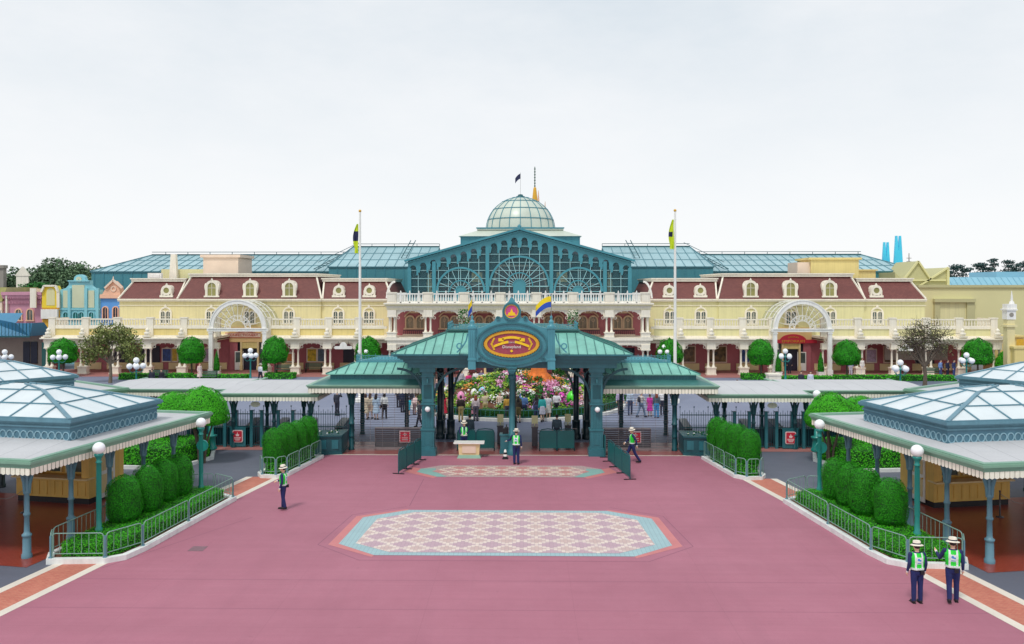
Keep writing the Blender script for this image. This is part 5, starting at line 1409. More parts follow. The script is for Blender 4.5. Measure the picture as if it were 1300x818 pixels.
# ================================================================== THE LONG ARCADED BUILDING
YF, YW = 81.6, 85.6         # front of the arcade, face of the shop wall
ZS = 9.3
def balusters(m, x0, x1, y, z0, z1, step=.26, axis='x'):
    m.box(x0,x1,y-.09,y+.09,z1-.12,z1); m.box(x0,x1,y-.08,y+.08,z0,z0+.1)
    n = max(1,int((x1-x0)/step))
    for i in range(n):
        a = x0+(x1-x0)*(i+.5)/n
        m.lathe([(.05,0),(.05,.06),(.09,(z1-z0-.2)*.35),(.045,(z1-z0-.2)*.75),(.06,z1-z0-.2)],(a,y,z0+.09),6)

def double_column(m, x, y, z0, zc, ztop, ped=.75, sp=.26, r=.1):
    m.box(x-.5,x+.5,y-.36,y+.36,z0,z0+.12); m.box(x-.44,x+.44,y-.3,y+.3,z0+.12,z0+ped-.1); m.box(x-.5,x+.5,y-.36,y+.36,z0+ped-.1,z0+ped)
    for d in (-sp,sp):
        m.lathe([(r*1.7,0),(r*1.7,.08),(r*1.3,.14),(r,.22),(r*.95,(zc-z0-ped)*.5),(r*.85,zc-z0-ped-.2),(r*1.3,zc-z0-ped-.1),(r*1.8,zc-z0-ped)],(x+d,y,z0+ped),10)
    m.box(x-.46,x+.46,y-.28,y+.28,zc,zc+.1); m.box(x-.42,x+.42,y-.25,y+.25,zc+.1,ztop)

def arch_lace(m, x0, x1, y, zs, zt, rise):
    """flat arch plate between two columns with a scalloped pendant fringe"""
    n = 12; c = (x0+x1)/2; h = (x1-x0)/2
    f = lambda x: zs+rise*max(0,1-abs((x-c)/h)**2.6)**.5
    for i in range(n):
        a = x0+(x1-x0)*i/n; b = x0+(x1-x0)*(i+1)/n
        m.plate([(a,f(a)),(b,f(b)),(b,zt),(a,zt)], y-.05, y+.05)
    for k in (.12,.3,.5,.7,.88):
        x = x0+(x1-x0)*k; z = f(x); m.plate([(x-.03,z-.06),(x,z-.11),(x+.03,z-.06),(x+.05,z+.02),(x-.05,z+.02)], y-.04, y+.04)
    for s_ in (x0,x1):
        d = 1 if s_ == x0 else -1; m.arc(s_+d*.2,zs+.12,.1,.14,y-.03,y+.03,0,2*PI,10)

def twin_window(parent, x, y, z0, z1, sx, w=.42):
    m = MB(sx)
    for d in (-.28,.28):
        m.archframe(x+d, z0, z1, w+.16, .09, y-.14, y)
        m.box(x+d-.02,x+d+.02,y-.1,y-.06,z0,z1-.1); m.box(x+d-w/2,x+d+w/2,y-.1,y-.06,(z0+z1)/2-.02,(z0+z1)/2+.02)
    m.box(x-.72,x+.72,y-.2,y,z0-.14,z0); m.arc(x,z1-.28,.52,.66,y-.12,y,0,PI,14); m.box(x-.66,x-.54,y-.12,y,z0,z1-.28); m.box(x+.54,x+.66,y-.12,y,z0,z1-.28)
    m.plate([(x-.14,z1+.36),(x+.14,z1+.36),(x+.06,z1+.62),(x-.06,z1+.62)],y-.14,y)
    f = m.build('window', 'trim'); attach(f, parent)
    m = MB(sx)
    for d in (-.28,.28): m.archwin(x+d, z0, z1-.08, w, y-.05, y-.012)
    attach(m.build('pane', 'win'), f)

def dormer_arch(parent, x, y, z0, z1, sx):
    m = MB(sx); w = .86
    m.archframe(x,z0,z1,w+.5,.25,y-.5,y+1.2); m.box(x-.8,x+.8,y-.55,y+.8,z0-.16,z0); m.plate([(x-.12,z1-.02),(x+.12,z1-.02),(x,z1+.22)],y-.5,y-.3)
    m.sphere((x-.68,y-.35,z0+.9),(.14,.14,.4),8,6); m.sphere((x+.68,y-.35,z0+.9),(.14,.14,.4),8,6)
    f = m.build('dormer_window', 'trim'); attach(f, parent)
    m = MB(sx); m.archwin(x,z0,z1-.2,w,y-.42,y-.38); attach(m.build('pane','win_olive'), f)
    m = MB(sx); m.box(x-.02,x+.02,y-.46,y-.425,z0,z1-.2); m.box(x-.43,x+.43,y-.46,y-.425,(z0+z1)/2-.02,(z0+z1)/2+.02); attach(m.build('glazing_bar','trim'), f)

def dormer_round(parent, x, y, zc, sx):
    m = MB(sx); m.arc(x,zc,.3,.55,y-.45,y+.6,0,2*PI,18); m.box(x-.7,x+.7,y-.45,y+.3,zc-.72,zc-.5); m.box(x-.6,x-.42,y-.4,y+.3,zc-.5,zc); m.box(x+.42,x+.6,y-.4,y+.3,zc-.5,zc); m.plate([(x-.12,zc+.5),(x+.12,zc+.5),(x,zc+.75)],y-.42,y-.2)
    f = m.build('dormer_window','trim'); attach(f, parent)
    m = MB(sx); m.plate([(x+.3*math.cos(2*PI*i/16),zc+.3*math.sin(2*PI*i/16)) for i in range(16)],y-.38,y-.34); attach(m.build('pane','win_olive'), f)

def mansard(parent, x0, x1, z0, z1, sx, hip0=.9, hip1=.9, y=YW):
    m = MB(sx); d = 1.5
    m.add([(x0,y,z0),(x1,y,z0),(x1-hip1,y+d,z1),(x0+hip0,y+d,z1),(x0,y+12,z0),(x1,y+12,z0),(x1-hip1,y+12,z1),(x0+hip0,y+12,z1)],[(0,1,2,3),(1,5,6,2),(4,0,3,7),(3,2,6,7)])
    r = m.build('mansard_roof','slate'); attach(r, parent)
    m = MB(sx)
    m.bar((x0,y-.04,z0+.02),(x0+hip0,y+d-.04,z1),.16,.12); m.bar((x1,y-.04,z0+.02),(x1-hip1,y+d-.04,z1),.16,.12)
    m.box(x0+hip0-.15,x1-hip1+.15,y+d-.25,y+12,z1-.02,z1+.22); m.box(x0+hip0-.25,x1-hip1+.25,y+d-.35,y+12.05,z1+.22,z1+.34)
    attach(m.build('roof_trim','trim'), r)

PIERS = [13.1, 15.9, 18.9, 22.1, 25.0, 30.1, 33.4, 36.8, 40.1, 43.3, 46.7]
for s in (-1, 1):
    sd = SIDE[s]
    b = thing('arcade_wing', f'long two-storey cream arcade wing with maroon mansard roof, {sd} of the glass gable', 'building', (s*30,83.5,0))
    wall = 'wall_cream' if s < 0 else 'wall_pale'
    m = MB(s); m.box(13.4,46.4,YW+.1,97,0,3.6); attach(m.build('shop_wall','maroon'), b)
    m = MB(s)
    for i in range(10):
        a, c = PIERS[i]+.3, PIERS[i+1]-.3
        if i == 4: continue
        m.box(a,c,YW-.02,YW+.06,.08,.78); m.box(a+.2,c-.2,YW-.05,YW-.022,.2,.66)
    split_build(m,'dado','booth_cream',b)
    m = MB(s); m.box(20.6,35.5,YW,97,3.62,7.4); m.box(13.2,20.6,YW+.25,97,3.62,7.4); m.box(35.5,41.8,YW+.25,97,3.62,7.4)
    attach(m.build('upper_wall', wall), b)
    m = MB(s)
    for a, c, o in ((13.2,20.55,.25),(20.5,35.6,0),(35.65,41.9,.25)):
        m.box(a,c,YW+o-.3,YW+o+.05,7.28,7.42); m.box(a,c,YW+o-.18,YW+o+.03,7.14,7.28); m.box(a,c,YW+o-.08,YW+o+.02,6.7,6.76)
    attach(m.build('cornice','trim'), b)
    mansard(b, 20.5, 35.6, 7.42, 9.75, s)
    mansard(b, 13.2, 20.45, 7.42, 9.25, s, .9, -.2, YW+.25)
    mansard(b, 35.65, 41.9, 7.42, 9.25, s, -.2, .9, YW+.25)
    for x in (23.9, 28.0, 32.0): dormer_arch(b, x, YW+.5, 7.75, 9.35, s)
    for x in (15.6, 18.8, 36.9): dormer_round(b, x, YW+.75, 8.3, s)
    for x, o in ((15.6,.25),(18.8,.25),(23.9,0),(28.0,0),(32.0,0),(36.9,.25)): twin_window(b, x, YW+o, 4.9, 6.2, s)
    # arcade roof deck, lip, entablature
    for q0, q1, q2 in ((12.9,25.1,25.1),(30.0,47.4,47.2)):
        m = MB(s); m.box(q0,q1,YF-.3,YW+.2,3.62,3.72); m.box(q0,q1,YF-.55,YW,3.5,3.62); attach(m.build('arcade_roof','trim'), b)
        m = MB(s); m.box(q0,q2,YF-.22,YF+.22,3.14,3.5); m.box(q0,q2,YF-.27,YF+.27,3.28,3.33); attach(m.build('entablature','trim'), b)
        m = MB(s); m.box(q0+.1,q2-.1,YF+.23,YW,3.3,3.34); attach(m.build('arcade_ceiling','trim_pink'), b)
    for i, x in enumerate(PIERS[1:]):
        m = MB(s); double_column(m, x, YF, .03, 2.55, 3.14); attach(m.build('column','trim'), b)
    for i in range(10):
        if i == 4: continue
        m = MB(s); arch_lace(m, PIERS[i]+.42, PIERS[i+1]-.42, YF, 2.62, 3.14, .46); attach(m.build('arch','trim'), b)
    # balustrade over the arcade: panel below, balusters above, piers, urns
    yb = YF+.5
    m = MB(s)
    for i in range(10):
        if i == 4: continue
        m.box(PIERS[i]+.3,PIERS[i+1]-.3,yb-.02,yb+.1,3.76,4.5)
    m.box(46.98,47.2,yb,YW,3.76,4.5)
    split_build(m,'parapet_panel', 'panel_yellow' if s < 0 else 'wall_pale', b)
    for i in range(10):
        if i == 4: continue
        m = MB(s); m.box(PIERS[i],PIERS[i+1],yb-.1,yb+.16,4.5,4.74); balusters(m, PIERS[i]+.3, PIERS[i+1]-.3, yb, 4.74, 5.5); m.box(PIERS[i],PIERS[i+1],yb-.08,yb-.021,3.72,3.84)
        attach(m.build('balustrade','trim'), b)
    m = MB(s); m.T = Matrix.Translation((47.05,0,0)) @ Matrix.Rotation(PI/2,4,'Z'); balusters(m, yb+.2, YW, 0, 4.74, 5.5); attach(m.build('balustrade','trim'), b)
    for x in PIERS[1:4]+PIERS[4:]:
        m = MB(s); m.box(x-.32,x+.32,yb-.16,yb+.2,3.72,5.52); m.box(x-.38,x+.38,yb-.2,yb+.24,5.52,5.64); m.box(x-.36,x+.36,yb-.19,yb+.22,3.72,3.86); attach(m.build('pier','trim'), b)
    for x in PIERS[1:4]+PIERS[6:]:
        m = MB(s); m.box(x-.38,x+.38,YF-.5,YF+.1,3.73,3.88); m.lathe([(.22,0),(.3,.1),(.32,.28),(.14,.36),(.2,.44),(.22,.56),(.1,.66),(.02,.76)],(x,YF-.2,3.88),10); attach(m.build('urn','trim'), b)
    # glazed barrel canopy over the main doorway
    cx, R0, yc, yb2 = 27.55, 2.75, YF-1.0, YW+.05
    m = MB(s); m.arc(cx,4.6,R0-.36,R0,yc,yc+.25,0,PI,28); m.box(cx-R0-.25,cx+R0+.25,yc-.06,yc+.3,4.3,4.6); m.box(cx-R0-.1,cx+R0+.1,yc-.12,yc+.36,4.52,4.62)
    m.arc(cx,4.6,R0-.04,R0+.06,yc-.05,yc+.3,0,PI,28)
    for z in (cx-R0+.05,cx+R0-.05): m.box(z-.08,z+.08,yc+.3,yb2,4.34,4.56)
    attach(m.build('canopy_frame','white'), b)
    m = MB(s)
    for x in (cx-R0+.1,cx+R0-.1):
        m.box(x-.26,x+.26,yc-.06,yc+.38,.03,.6); m.box(x-.19,x+.19,yc,yc+.32,.6,4.3); m.box(x-.25,x+.25,yc-.05,yc+.37,4.1,4.22)
    split_build(m,'canopy_post','white',b,.1)
    m = MB(s)
    for i in range(1,12):
        t_ = PI*i/12; m.plate([(cx+.75*math.cos(t_)-.018*math.sin(t_),4.62+.75*math.sin(t_)+.018*math.cos(t_)),(cx+.75*math.cos(t_)+.018*math.sin(t_),4.62+.75*math.sin(t_)-.018*math.cos(t_)),(cx+(R0-.28)*math.cos(t_)+.018*math.sin(t_),4.6+(R0-.28)*math.sin(t_)-.018*math.cos(t_)),(cx+(R0-.28)*math.cos(t_)-.018*math.sin(t_),4.6+(R0-.28)*math.sin(t_)+.018*math.cos(t_))],yc+.08,yc+.14)
    for r in (.72,1.25): m.arc(cx,4.62,r,r+.05,yc+.07,yc+.15,0,PI,20)
    for i in range(8):
        t_ = PI*(i+.5)/8; m.arc(cx+1.0*math.cos(t_),4.62+1.0*math.sin(t_),.17,.205,yc+.07,yc+.15,0,2*PI,10)
    attach(m.build('fan_tracery','white'), b)
    m = MB(s)
    for i in range(20):
        t0, t1 = PI*i/20, PI*(i+1)/20
        m.add([(cx+(R0-.1)*math.cos(t),y,4.6+(R0-.1)*math.sin(t)) for t,y in ((t0,yc+.25),(t1,yc+.25),(t1,yb2),(t0,yb2))],[(0,1,2,3)],True)
    attach(m.build('canopy_glass','canopy_glass'), b)
    m = MB(s)
    for i in range(1,10):
        t_ = PI*i/10; m.bar((cx+(R0-.06)*math.cos(t_),yc+.25,4.6+(R0-.06)*math.sin(t_)),(cx+(R0-.06)*math.cos(t_),yb2,4.6+(R0-.06)*math.sin(t_)),.05)
    for y in (yc+1.3,yc+2.6,yc+3.9): m.arc(cx,4.6,R0-.1,R0-.03,y,y+.06,0,PI,24)
    attach(m.build('glazing_bar','white'), b)
    # doorway surround
    yd = YW-.35
    m = MB(s); m.box(25.1,30.0,yd,YW+.12,2.95,4.5); attach(m.build('sign_wall','peach'), b)
    m = MB(s); m.box(25.1,26.2,yd+.1,YW+.12,.03,2.95); m.box(29.2,30.0,yd+.1,YW+.12,.03,2.95); split_build(m,'side_wall','maroon',b)
    for x in (26.25,26.95,28.7):
        m = MB(s); m.box(x,x+.18,yd-.02,YW,.03,2.95); m.box(x-.05,x+.23,yd-.05,YW,.03,.5); attach(m.build('pilaster','booth_cream'), b)
    m = MB(s); m.box(27.13,28.7,YW-.05,YW+.115,.05,2.3); attach(m.build('doorway','door_dark'), b)
    m = MB(s); m.box(27.13,28.7,yd,YW,2.3,2.4); m.box(27.13,28.7,yd+.05,YW+.1,2.4,2.95); attach(m.build('transom','panel_yellow'), b)
    m = MB(s); m.box(26.43,26.95,YW-.1,YW+.1,.5,2.95); attach(m.build('shop_window','win'), b)
    m = MB(s); m.box(28.88,29.2,YW-.1,YW+.1,.5,2.95); attach(m.build('shop_window','win_dark'), b)
    m = MB(s); m.T = Matrix.Translation((28.66,YW-.05,0)) @ Matrix.Rotation(R(-28),4,'Z')
    m.box(0,.08,-.06,.0,.08,2.0); m.box(.78,.86,-.06,0,.08,2.0); m.box(.08,.78,-.06,0,1.9,2.0); m.box(.08,.78,-.06,0,.08,.85); d = m.build('door','white'); attach(d, b)
    m = MB(s); m.T = Matrix.Translation((28.66,YW-.05,0)) @ Matrix.Rotation(R(-28),4,'Z'); m.box(.08,.78,-.04,-.02,.85,1.9); attach(m.build('pane','win'), d)
    # things on the shop wall between the columns
    for i in range(10):
        a, c = PIERS[i]+.55, PIERS[i+1]-.55
        if i == 4: continue
        if (s > 0 and i in (1,2,3)) or (s > 0 and i == 7):
            m = MB(s); m.box(a+.1,c-.1,YW-.02,YW+.095,.85,2.6); f = m.build('shop_window','trim_pink'); attach(f, b)
            m = MB(s); m.box(a+.22,c-.22,YW-.05,YW-.022,.95,2.5); attach(m.build('display','display'), f)
        elif i in (1,7,8) and s < 0 or (s > 0 and i == 8):
            m = MB(s); m.box(a+.1,c-.1,YW+.0,YW+.09,.05,2.5); attach(m.build('doorway','door_dark'), b)
    if s > 0:
        m = MB(s); m.box(36.9,43.2,YW-1.6,YW-1.5,1.3,2.9); attach(m.build('awning_screen','stone_gray'), b)
def poster(xc, z0, z1, w, mat, label):
    t = thing('wall_poster', label, 'poster', (xc,YW,z0), 0, 'posters on the arcade wall')
    m = MB(); m.box(xc-w/2-.1,xc+w/2+.1,YW-.06,YW+.08,z0-.1,z1+.1); m.plate([(xc-.3,z1+.1),(xc+.3,z1+.1),(xc,z1+.25)],YW-.06,YW+.02); attach(m.build('frame','trim'), t)
    m = MB(); m.box(xc-w/2,xc+w/2,YW-.08,YW-.062,z0,z1); attach(m.build('print', mat), t)
for p, w, mt, lb in ((212,.85,'blue_poster','framed blue poster in the third arch of the left arcade'),(222,.5,'yellow_poster','narrow yellow poster beside the blue one in the left arcade'),(251,.95,'orange_poster','orange poster low behind the clipped tree left of the confectionery'),(263,.5,'lilac_poster','narrow lilac poster beside the left canopy post'),
                     (369,.7,'orange_poster','small orange framed poster right of the confectionery canopy'),(396,.9,'yellow_poster','framed bright yellow poster above a green bench'),(408.5,.75,'gray_poster','framed gray-blue poster beside the bright yellow one'),(1106,.95,'lilac_poster','framed pale lilac poster right of the right glass canopy'),(1064,.7,'blue_poster','framed blue poster behind the clipped tree right of the right glass canopy'),(1054,.35,'gray_poster','narrow gray poster beside the right canopy post'),(946,.8,'blue_poster','blue poster behind the clipped tree left of the right glass canopy')):
    low = mt == 'orange_poster'
    poster(px(p,YW), .95, 2.2 if not low else 1.7, w, mt, lb)
# shop signs
x = px(305,YW)
t = thing('shop_sign', 'confectionery signboard with red letters on the peach wall under the left glass canopy', 'sign', (x,YW-.4,3.2))
xl = x+.9
m = MB(); m.box(xl-2.35,xl+1.35,YW-.42,YW-.36,3.42,3.92); m.arc(xl-.2,3.9,.05,1.1,YW-.42,YW-.36,R(15),R(165),14,.32); attach(m.build('board','trim_pink'), t)
m = MB(); m.box(xl-2.35,xl+1.35,YW-.44,YW-.421,3.42,3.47); m.box(xl-2.35,xl+1.35,YW-.44,YW-.421,3.87,3.92); attach(m.build('border','red_letter'), t)
text('lettering','CONFECTIONERY',.34,(xl-.5,YW-.44,3.67),'red_letter',t,.012,3.2)
text('lettering','WORLD BAZAAR',.2,(xl-.2,YW-.44,4.02),'red_letter',t,.012,1.5,.08)
x = px(1009,YW)
t = thing('shop_sign', 'bright red arched shop signboard under the right glass canopy', 'sign', (x,YW-.4,3.2))
m = MB(); m.box(x-2.1,x+2.1,YW-.44,YW-.36,2.9,3.26); m.arc(x-.3,3.15,.05,1.35,YW-.46,YW-.36,R(0),R(180),20,.5); m.box(x-1.65,x+1.0,YW-.47,YW-.36,2.88,3.3); attach(m.build('board','red'), t)
text('lettering','EMPORIUM',.36,(x-.3,YW-.48,3.08),'gold',t,.012,2.3)
text('lettering','GRAND',.2,(x-.3,YW-.48,3.5),'gold',t,.012,1.1,.08)
x = px(436,81)
t = thing('hanging_sign','white scrolled oval sign hanging under the left arcade roof','hanging sign',(x,81,2.8))
m = MB(); m.box(x-.75,x+.75,80.95,81.02,2.55,2.85); m.arc(x-.75,2.7,.01,.15,80.95,81.02,PI/2,1.5*PI,8); m.arc(x+.75,2.7,.01,.15,80.95,81.02,-PI/2,PI/2,8); m.arc(x,2.85,.02,.36,80.95,81.02,0,PI,12,1.1); attach(m.build('board','white'), t)
m = MB(); m.bar((x-.5,81,2.85),(x-.5,81,3.3),.03); m.bar((x+.5,81,2.85),(x+.5,81,3.3),.03); attach(m.build('hanger','black'), t)
x = px(1150,81)
t = thing('hanging_sign','white scrolled oval sign hanging behind the right bare tree','hanging sign',(x,81,2.7))
m = MB(); m.box(x-.7,x+.7,80.95,81.02,2.45,2.75); m.arc(x,2.75,.02,.34,80.95,81.02,0,PI,12,1.0); attach(m.build('board','white'), t)
m = MB(); m.bar((x-.5,81,2.7),(x-.5,81,3.3),.03); m.bar((x+.5,81,2.7),(x+.5,81,3.3),.03); attach(m.build('hanger','black'), t)

# ================================================================== CENTRAL BLOCK with two tiers of arches
b = thing('central_block','two-tier ivory colonnade block with maroon wall and white balustrade below the glass gable','building',(0,84,0))
YC, YB = 80.0, 83.8
CX = [12.25, 8.75, 5.25, 1.75, -1.75, -5.25, -8.75, -12.25]
m = MB(); m.box(-12.7,12.7,YB,91.5,0.03,7.05); attach(m.build('wall','maroon'), b)
m = MB(); m.box(-12.9,12.9,YC-.35,YB,3.5,3.75); m.box(-12.7,12.7,YC-.2,YC+.2,3.1,3.5); attach(m.build('gallery_floor','trim'), b)
m = MB(); m.box(-12.75,12.75,YC-.2,YC+.25,6.42,6.75); m.box(-12.85,12.85,YC-.3,YB,6.75,6.85); m.box(-13.0,13.0,YC-.55,91.9,6.98,7.12); m.box(-12.9,12.9,YC-.42,YB+.2,6.85,6.98); attach(m.build('entablature','trim'), b)
m = MB(); m.box(-12.9,12.9,YC-.46,YC-.425,6.86,6.97); m.box(-12.8,12.8,YC-.23,YC-.201,6.5,6.56); attach(m.build('moulding','wall_cream'), b)
for x in CX:
    m = MB(); double_column(m, x, YC, 3.75, 5.75, 6.42, .55, .24, .095); 
    if abs(x) > 12: 
        for d in (-.24,.24): m.lathe([(.13,0),(.1,.2),(.09,1.3),(.14,1.45)],(x+d,YC+.9,4.3),8)
    attach(m.build('column','trim'), b)
    m = MB(); double_column(m, x, YC, .03, 2.55, 3.1, .75, .24, .1); attach(m.build('column','trim'), b)
for i in range(7):
    x1, x0 = CX[i]-.4, CX[i+1]+.4
    m = MB(); arch_lace(m, x0, x1, YC, 5.55, 6.42, .78); attach(m.build('arch','trim'), b)
    m = MB(); arch_lace(m, x0, x1, YC, 2.6, 3.1, .42); attach(m.build('arch','trim'), b)
    c = (x0+x1)/2; y = YB-.03
    m = MB()
    for d in (-.52,.52):
        m.archframe(c+d,4.5,5.8,1.0,.14,y-.2,y); m.box(c+d-.02,c+d+.02,y-.14,y-.1,4.5,5.7); m.arc(c+d,5.3,.12,.16,y-.14,y-.1,0,2*PI,10)
    m.arc(c,5.3,1.06,1.2,y-.18,y,R(20),R(160),14,.8); m.plate([(c-.5,6.0),(c+.5,6.0),(c+.34,6.14),(c+.16,6.16),(c,6.32),(c-.16,6.16),(c-.34,6.14)],y-.22,y); m.box(c-1.15,c+1.15,y-.26,y,4.36,4.5)
    f = m.build('window','ornate'); attach(f, b)
    m = MB(); 
    for d in (-.52,.52): m.archwin(c+d,4.5,5.68,.74,y-.08,y-.04)
    attach(m.build('pane','bronze_glass'), f)
    m = MB(); m.box(c-1.2,c+1.2,y-.6,y,3.76,3.9); attach(m.build('balcony','trim_pink'), b)
    m = MB(); m.box(c-1.15,c+1.15,y-.55,y-.5,4.25,4.3)
    for k in range(12): m.box(c-1.12+k*.2,c-1.08+k*.2,y-.54,y-.51,3.9,4.25)
    attach(m.build('balcony_rail','teal_black'), b)
    m = MB()
    for d in (-.7,.7): m.box(c+d-.5,c+d+.5,YB-.06,YB-.002,.5,2.5)
    attach(m.build('shop_window','win_dark'), b)
for i in range(7):
    m = MB(); balusters(m, CX[i+1]+.4, CX[i]-.4, YC-.2, 7.12, 8.05, .24)
    for k in range(1,4):
        x = CX[i+1]+(CX[i]-CX[i+1])*k/4; m.box(x-.06,x+.06,YC-.28,YC-.12,7.12,8.05); m.lathe([(.05,0),(.09,.08),(.01,.28)],(x,YC-.2,8.05),6)
    attach(m.build('balustrade','white'), b)
for x in CX:
    m = MB(); m.box(x-.42,x+.42,YC-.45,YC+.05,7.12,8.02); m.box(x-.5,x+.5,YC-.52,YC+.12,8.02,8.16); m.box(x-.3,x+.3,YC-.47,YC-.452,7.25,7.9); attach(m.build('pier','trim'), b)
for s in (-1, 1):
    m = MB(s); m.T = Matrix.Translation((12.5,0,0)) @ Matrix.Rotation(PI/2,4,'Z'); balusters(m, YC+.1, 91, 0, 7.12, 8.05, .3); attach(m.build('balustrade','white'), b)
    # white curved roof hip beside the balustrade
    m = MB(s); m.T = None; pts = [(12.9+.9*math.cos(t), YB+2.2, 7.12+2.1*math.sin(t)) for t in [PI/2*i/8 for i in range(9)]]
    for a, c in zip(pts, pts[1:]): m.bar(a, c, .16, .2)
    attach(m.build('scroll','white'), b)
# leafy lattice panels flanking the gate sign
for x, sd in ((-5.25,'left'),(5.25,'right')):
    mm = MB(); A = np.stack([nrng.uniform(x-.55,x+.55,300),nrng.uniform(YC-.5,YC-.36,300),nrng.uniform(3.9,6.5,300)],1); leafmesh(mm, quads(A,np.tile([0,-1,.3],(300,1)),.16), 0)
    for k in range(-3,9):
        mm.bar((x-.55,YC-.33,4+k*.35),(x+.55,YC-.33,4.9+k*.35),.03,m=1) if 3.75 < 4+k*.35 and 4.9+k*.35 < 6.6 else None
        mm.bar((x+.55,YC-.33,4+k*.35),(x-.55,YC-.33,4.9+k*.35),.03,m=1) if 3.75 < 4+k*.35 and 4.9+k*.35 < 6.6 else None
    tag(mm.build('climbing_plant',['tree_green','white']), f'leafy creeper on white lattice over the {sd} column of the upper colonnade', 'plant')

# ================================================================== GLASS HALL: gable, dome, long roofs
b = thing('glass_hall','teal iron and glass hall with a fan-traceried gable and a glazed dome','building',(0,105,0))
YG = 92.0
W, zb, ze, za = 12.4, 7.13, 11.6, 15.0
rake = lambda x: ze+(za-ze)*(1-abs(x)/W)
m = MB()
nb = 22; bw = 2*W/nb
for i in range(nb):
    x0 = -W+bw*i; x1 = x0+bw; c = (x0+x1)/2; r = bw*.33
    top = rake(c)-.75
    n = 8
    pts = [c-r+2*r*k/n for k in range(n+1)]
    f = lambda x: top-r+math.sqrt(max(0,r*r-(x-c)**2))*1.15
    for a, d in zip(pts, pts[1:]): m.plate([(a,f(a)),(d,f(d)),(d,rake(d)-.02),(a,rake(a)-.02)],YG-.1,YG+.1)
    for a, d in ((x0,c-r),(c+r,x1)): m.plate([(a,top-1.05),(d,top-1.05),(d,rake(d)-.02),(a,rake(a)-.02)],YG-.1,YG+.1)
    m.plate([(c-r,top-1.05),(c-r,top-r),(c-r+.12,top-r)],YG-.1,YG+.1)
attach(m.build('gable_tracery','house_frame'), b)
m = MB()
for s in (-1, 1):
    m.bar((s*(W+.35),YG-.3,ze-.05),(0,YG-.3,za+.1),.5,.22,up=(0,0,1)); m.bar((s*(W+.3),YG-.15,ze-.32),(0,YG-.15,za-.17),.3,.12)
    for k in range(34):
        t_ = (k+.5)/34; x = s*(W+.2)*(1-t_); z = ze-.2+(za-ze+.1)*t_; m.box(x-.07,x+.07,YG-.42,YG-.1,z-.1,z)
m.lathe([(.3,0),(.2,.15),(.25,.3),(.05,.5)],(0,YG-.3,za+.1),8)
attach(m.build('raking_cornice','house_frame'), b)
m = MB()
for x in (-W+.15,-9.5,-3.56,3.56,9.5,W-.15): m.box(x-.2,x+.2,YG-.16,YG+.16,zb,rake(x)-.9)
m.box(-W,W,YG-.14,YG+.14,zb,zb+.35)
split_build(m,'gable_post','house_frame',b)
m = MB()
for i in range(1,nb):
    x = -W+bw*i; m.bar((x,YG,zb),(x,YG,rake(x)-1.5),.06)
for k, z in enumerate((8.7,9.6,10.5,11.4,12.3,13.2)):
    lim = W if z < ze-.8 else W*(1-(z+1.2-ze)/(za-ze)) if z > ze-1.2 else W
    m.bar((-lim,YG,z),(lim,YG,z),.05)
attach(m.build('muntin','house_line'), b)
m = MB()
for cx, r, cz_ in ((0,3.4,8.75),(-6.53,2.75,8.15),(6.53,2.75,8.15)):
    m.arc(cx,cz_,r-.22,r,YG-.16,YG-.02,0,PI,28); m.arc(cx,cz_,r*.42,r*.42+.12,YG-.16,YG-.02,0,PI,20); m.arc(cx,cz_,r*.2,r*.2+.1,YG-.16,YG-.02,0,PI,14)
    m.plate([(cx-r*.2,zb)]+[(cx+r*.2*math.cos(PI-PI*k/8),cz_+r*.2*math.sin(PI-PI*k/8)) for k in range(9)][0:0]+[(cx+r*.2,zb),(cx+r*.2,cz_)]+[(cx+r*.2*math.cos(PI*k/8),cz_+r*.2*math.sin(PI*k/8)) for k in range(1,9)],YG-.1,YG-.03)
split_build(m,'fan_arch','house_frame',b)
m = MB()
for cx, r, cz_ in ((0,3.4,8.75),(-6.53,2.75,8.15),(6.53,2.75,8.15)):
    nk = 12 if cx == 0 else 8
    for k in range(nk+1):
        t_ = PI*k/nk; m.bar((cx+r*.22*math.cos(t_),YG-.1,cz_+r*.22*math.sin(t_)),(cx+(r-.1)*math.cos(t_),YG-.1,cz_+(r-.1)*math.sin(t_)),.055)
split_build(m,'fan_spoke','house_line',b)
m = MB(); m.plate([(-W,zb),(W,zb),(W,ze-.4),(0,za-.4),(-W,ze-.4)],YG+.12,YG+.16); attach(m.build('gable_pane','gable_glass'), b)
# what is seen through the gable: a mansard front, ledges and dark hall
m = MB(); m.plate([(-W+.2,zb),(W-.2,zb),(W-.2,ze-.6),(0,za-.8),(-W+.2,ze-.6)],YG+5.0,YG+5.1); attach(m.build('inner_hall','inner_dark'), b)
m = MB(); m.frustum(-3.4,3.4,YG+2.6,YG+4.9,zb,-2.5,2.5,YG+3.2,YG+4.9,11.0); m.box(-9.5,-3.5,YG+3,YG+4.8,zb,8.9); m.box(3.5,9.5,YG+3,YG+4.8,zb,8.9); attach(m.build('inner_mansard','slate'), b)
m = MB(); m.box(-2.6,2.6,YG+3.0,YG+3.3,11.0,11.2)
for s in (-1,1): m.bar((s*3.45,YG+2.55,zb),(s*2.55,YG+3.15,11.1),.16); m.box(s*3.5,s*9.6,YG+2.9,YG+3.1,8.9,9.05)
attach(m.build('inner_trim','trim'), b)
m = MB()
for s in (-1,1): m.lathe([(.4,0),(.3,.6),(.35,1.4),(.2,1.9)],(s*10.2,YG+1.6,zb+.6),8); m.sphere((s*10.2,YG+1.6,zb+2.7),.26,8,6); m.box(s*4.2,s*5.4,YG+1.4,YG+1.6,9.2,10.3); m.tube([(s*10.4,YG+1.6,zb+2.1),(s*10.0,YG+1.5,zb+3.2)],.12,6)
attach(m.build('inner_statue','wall_pale'), b)
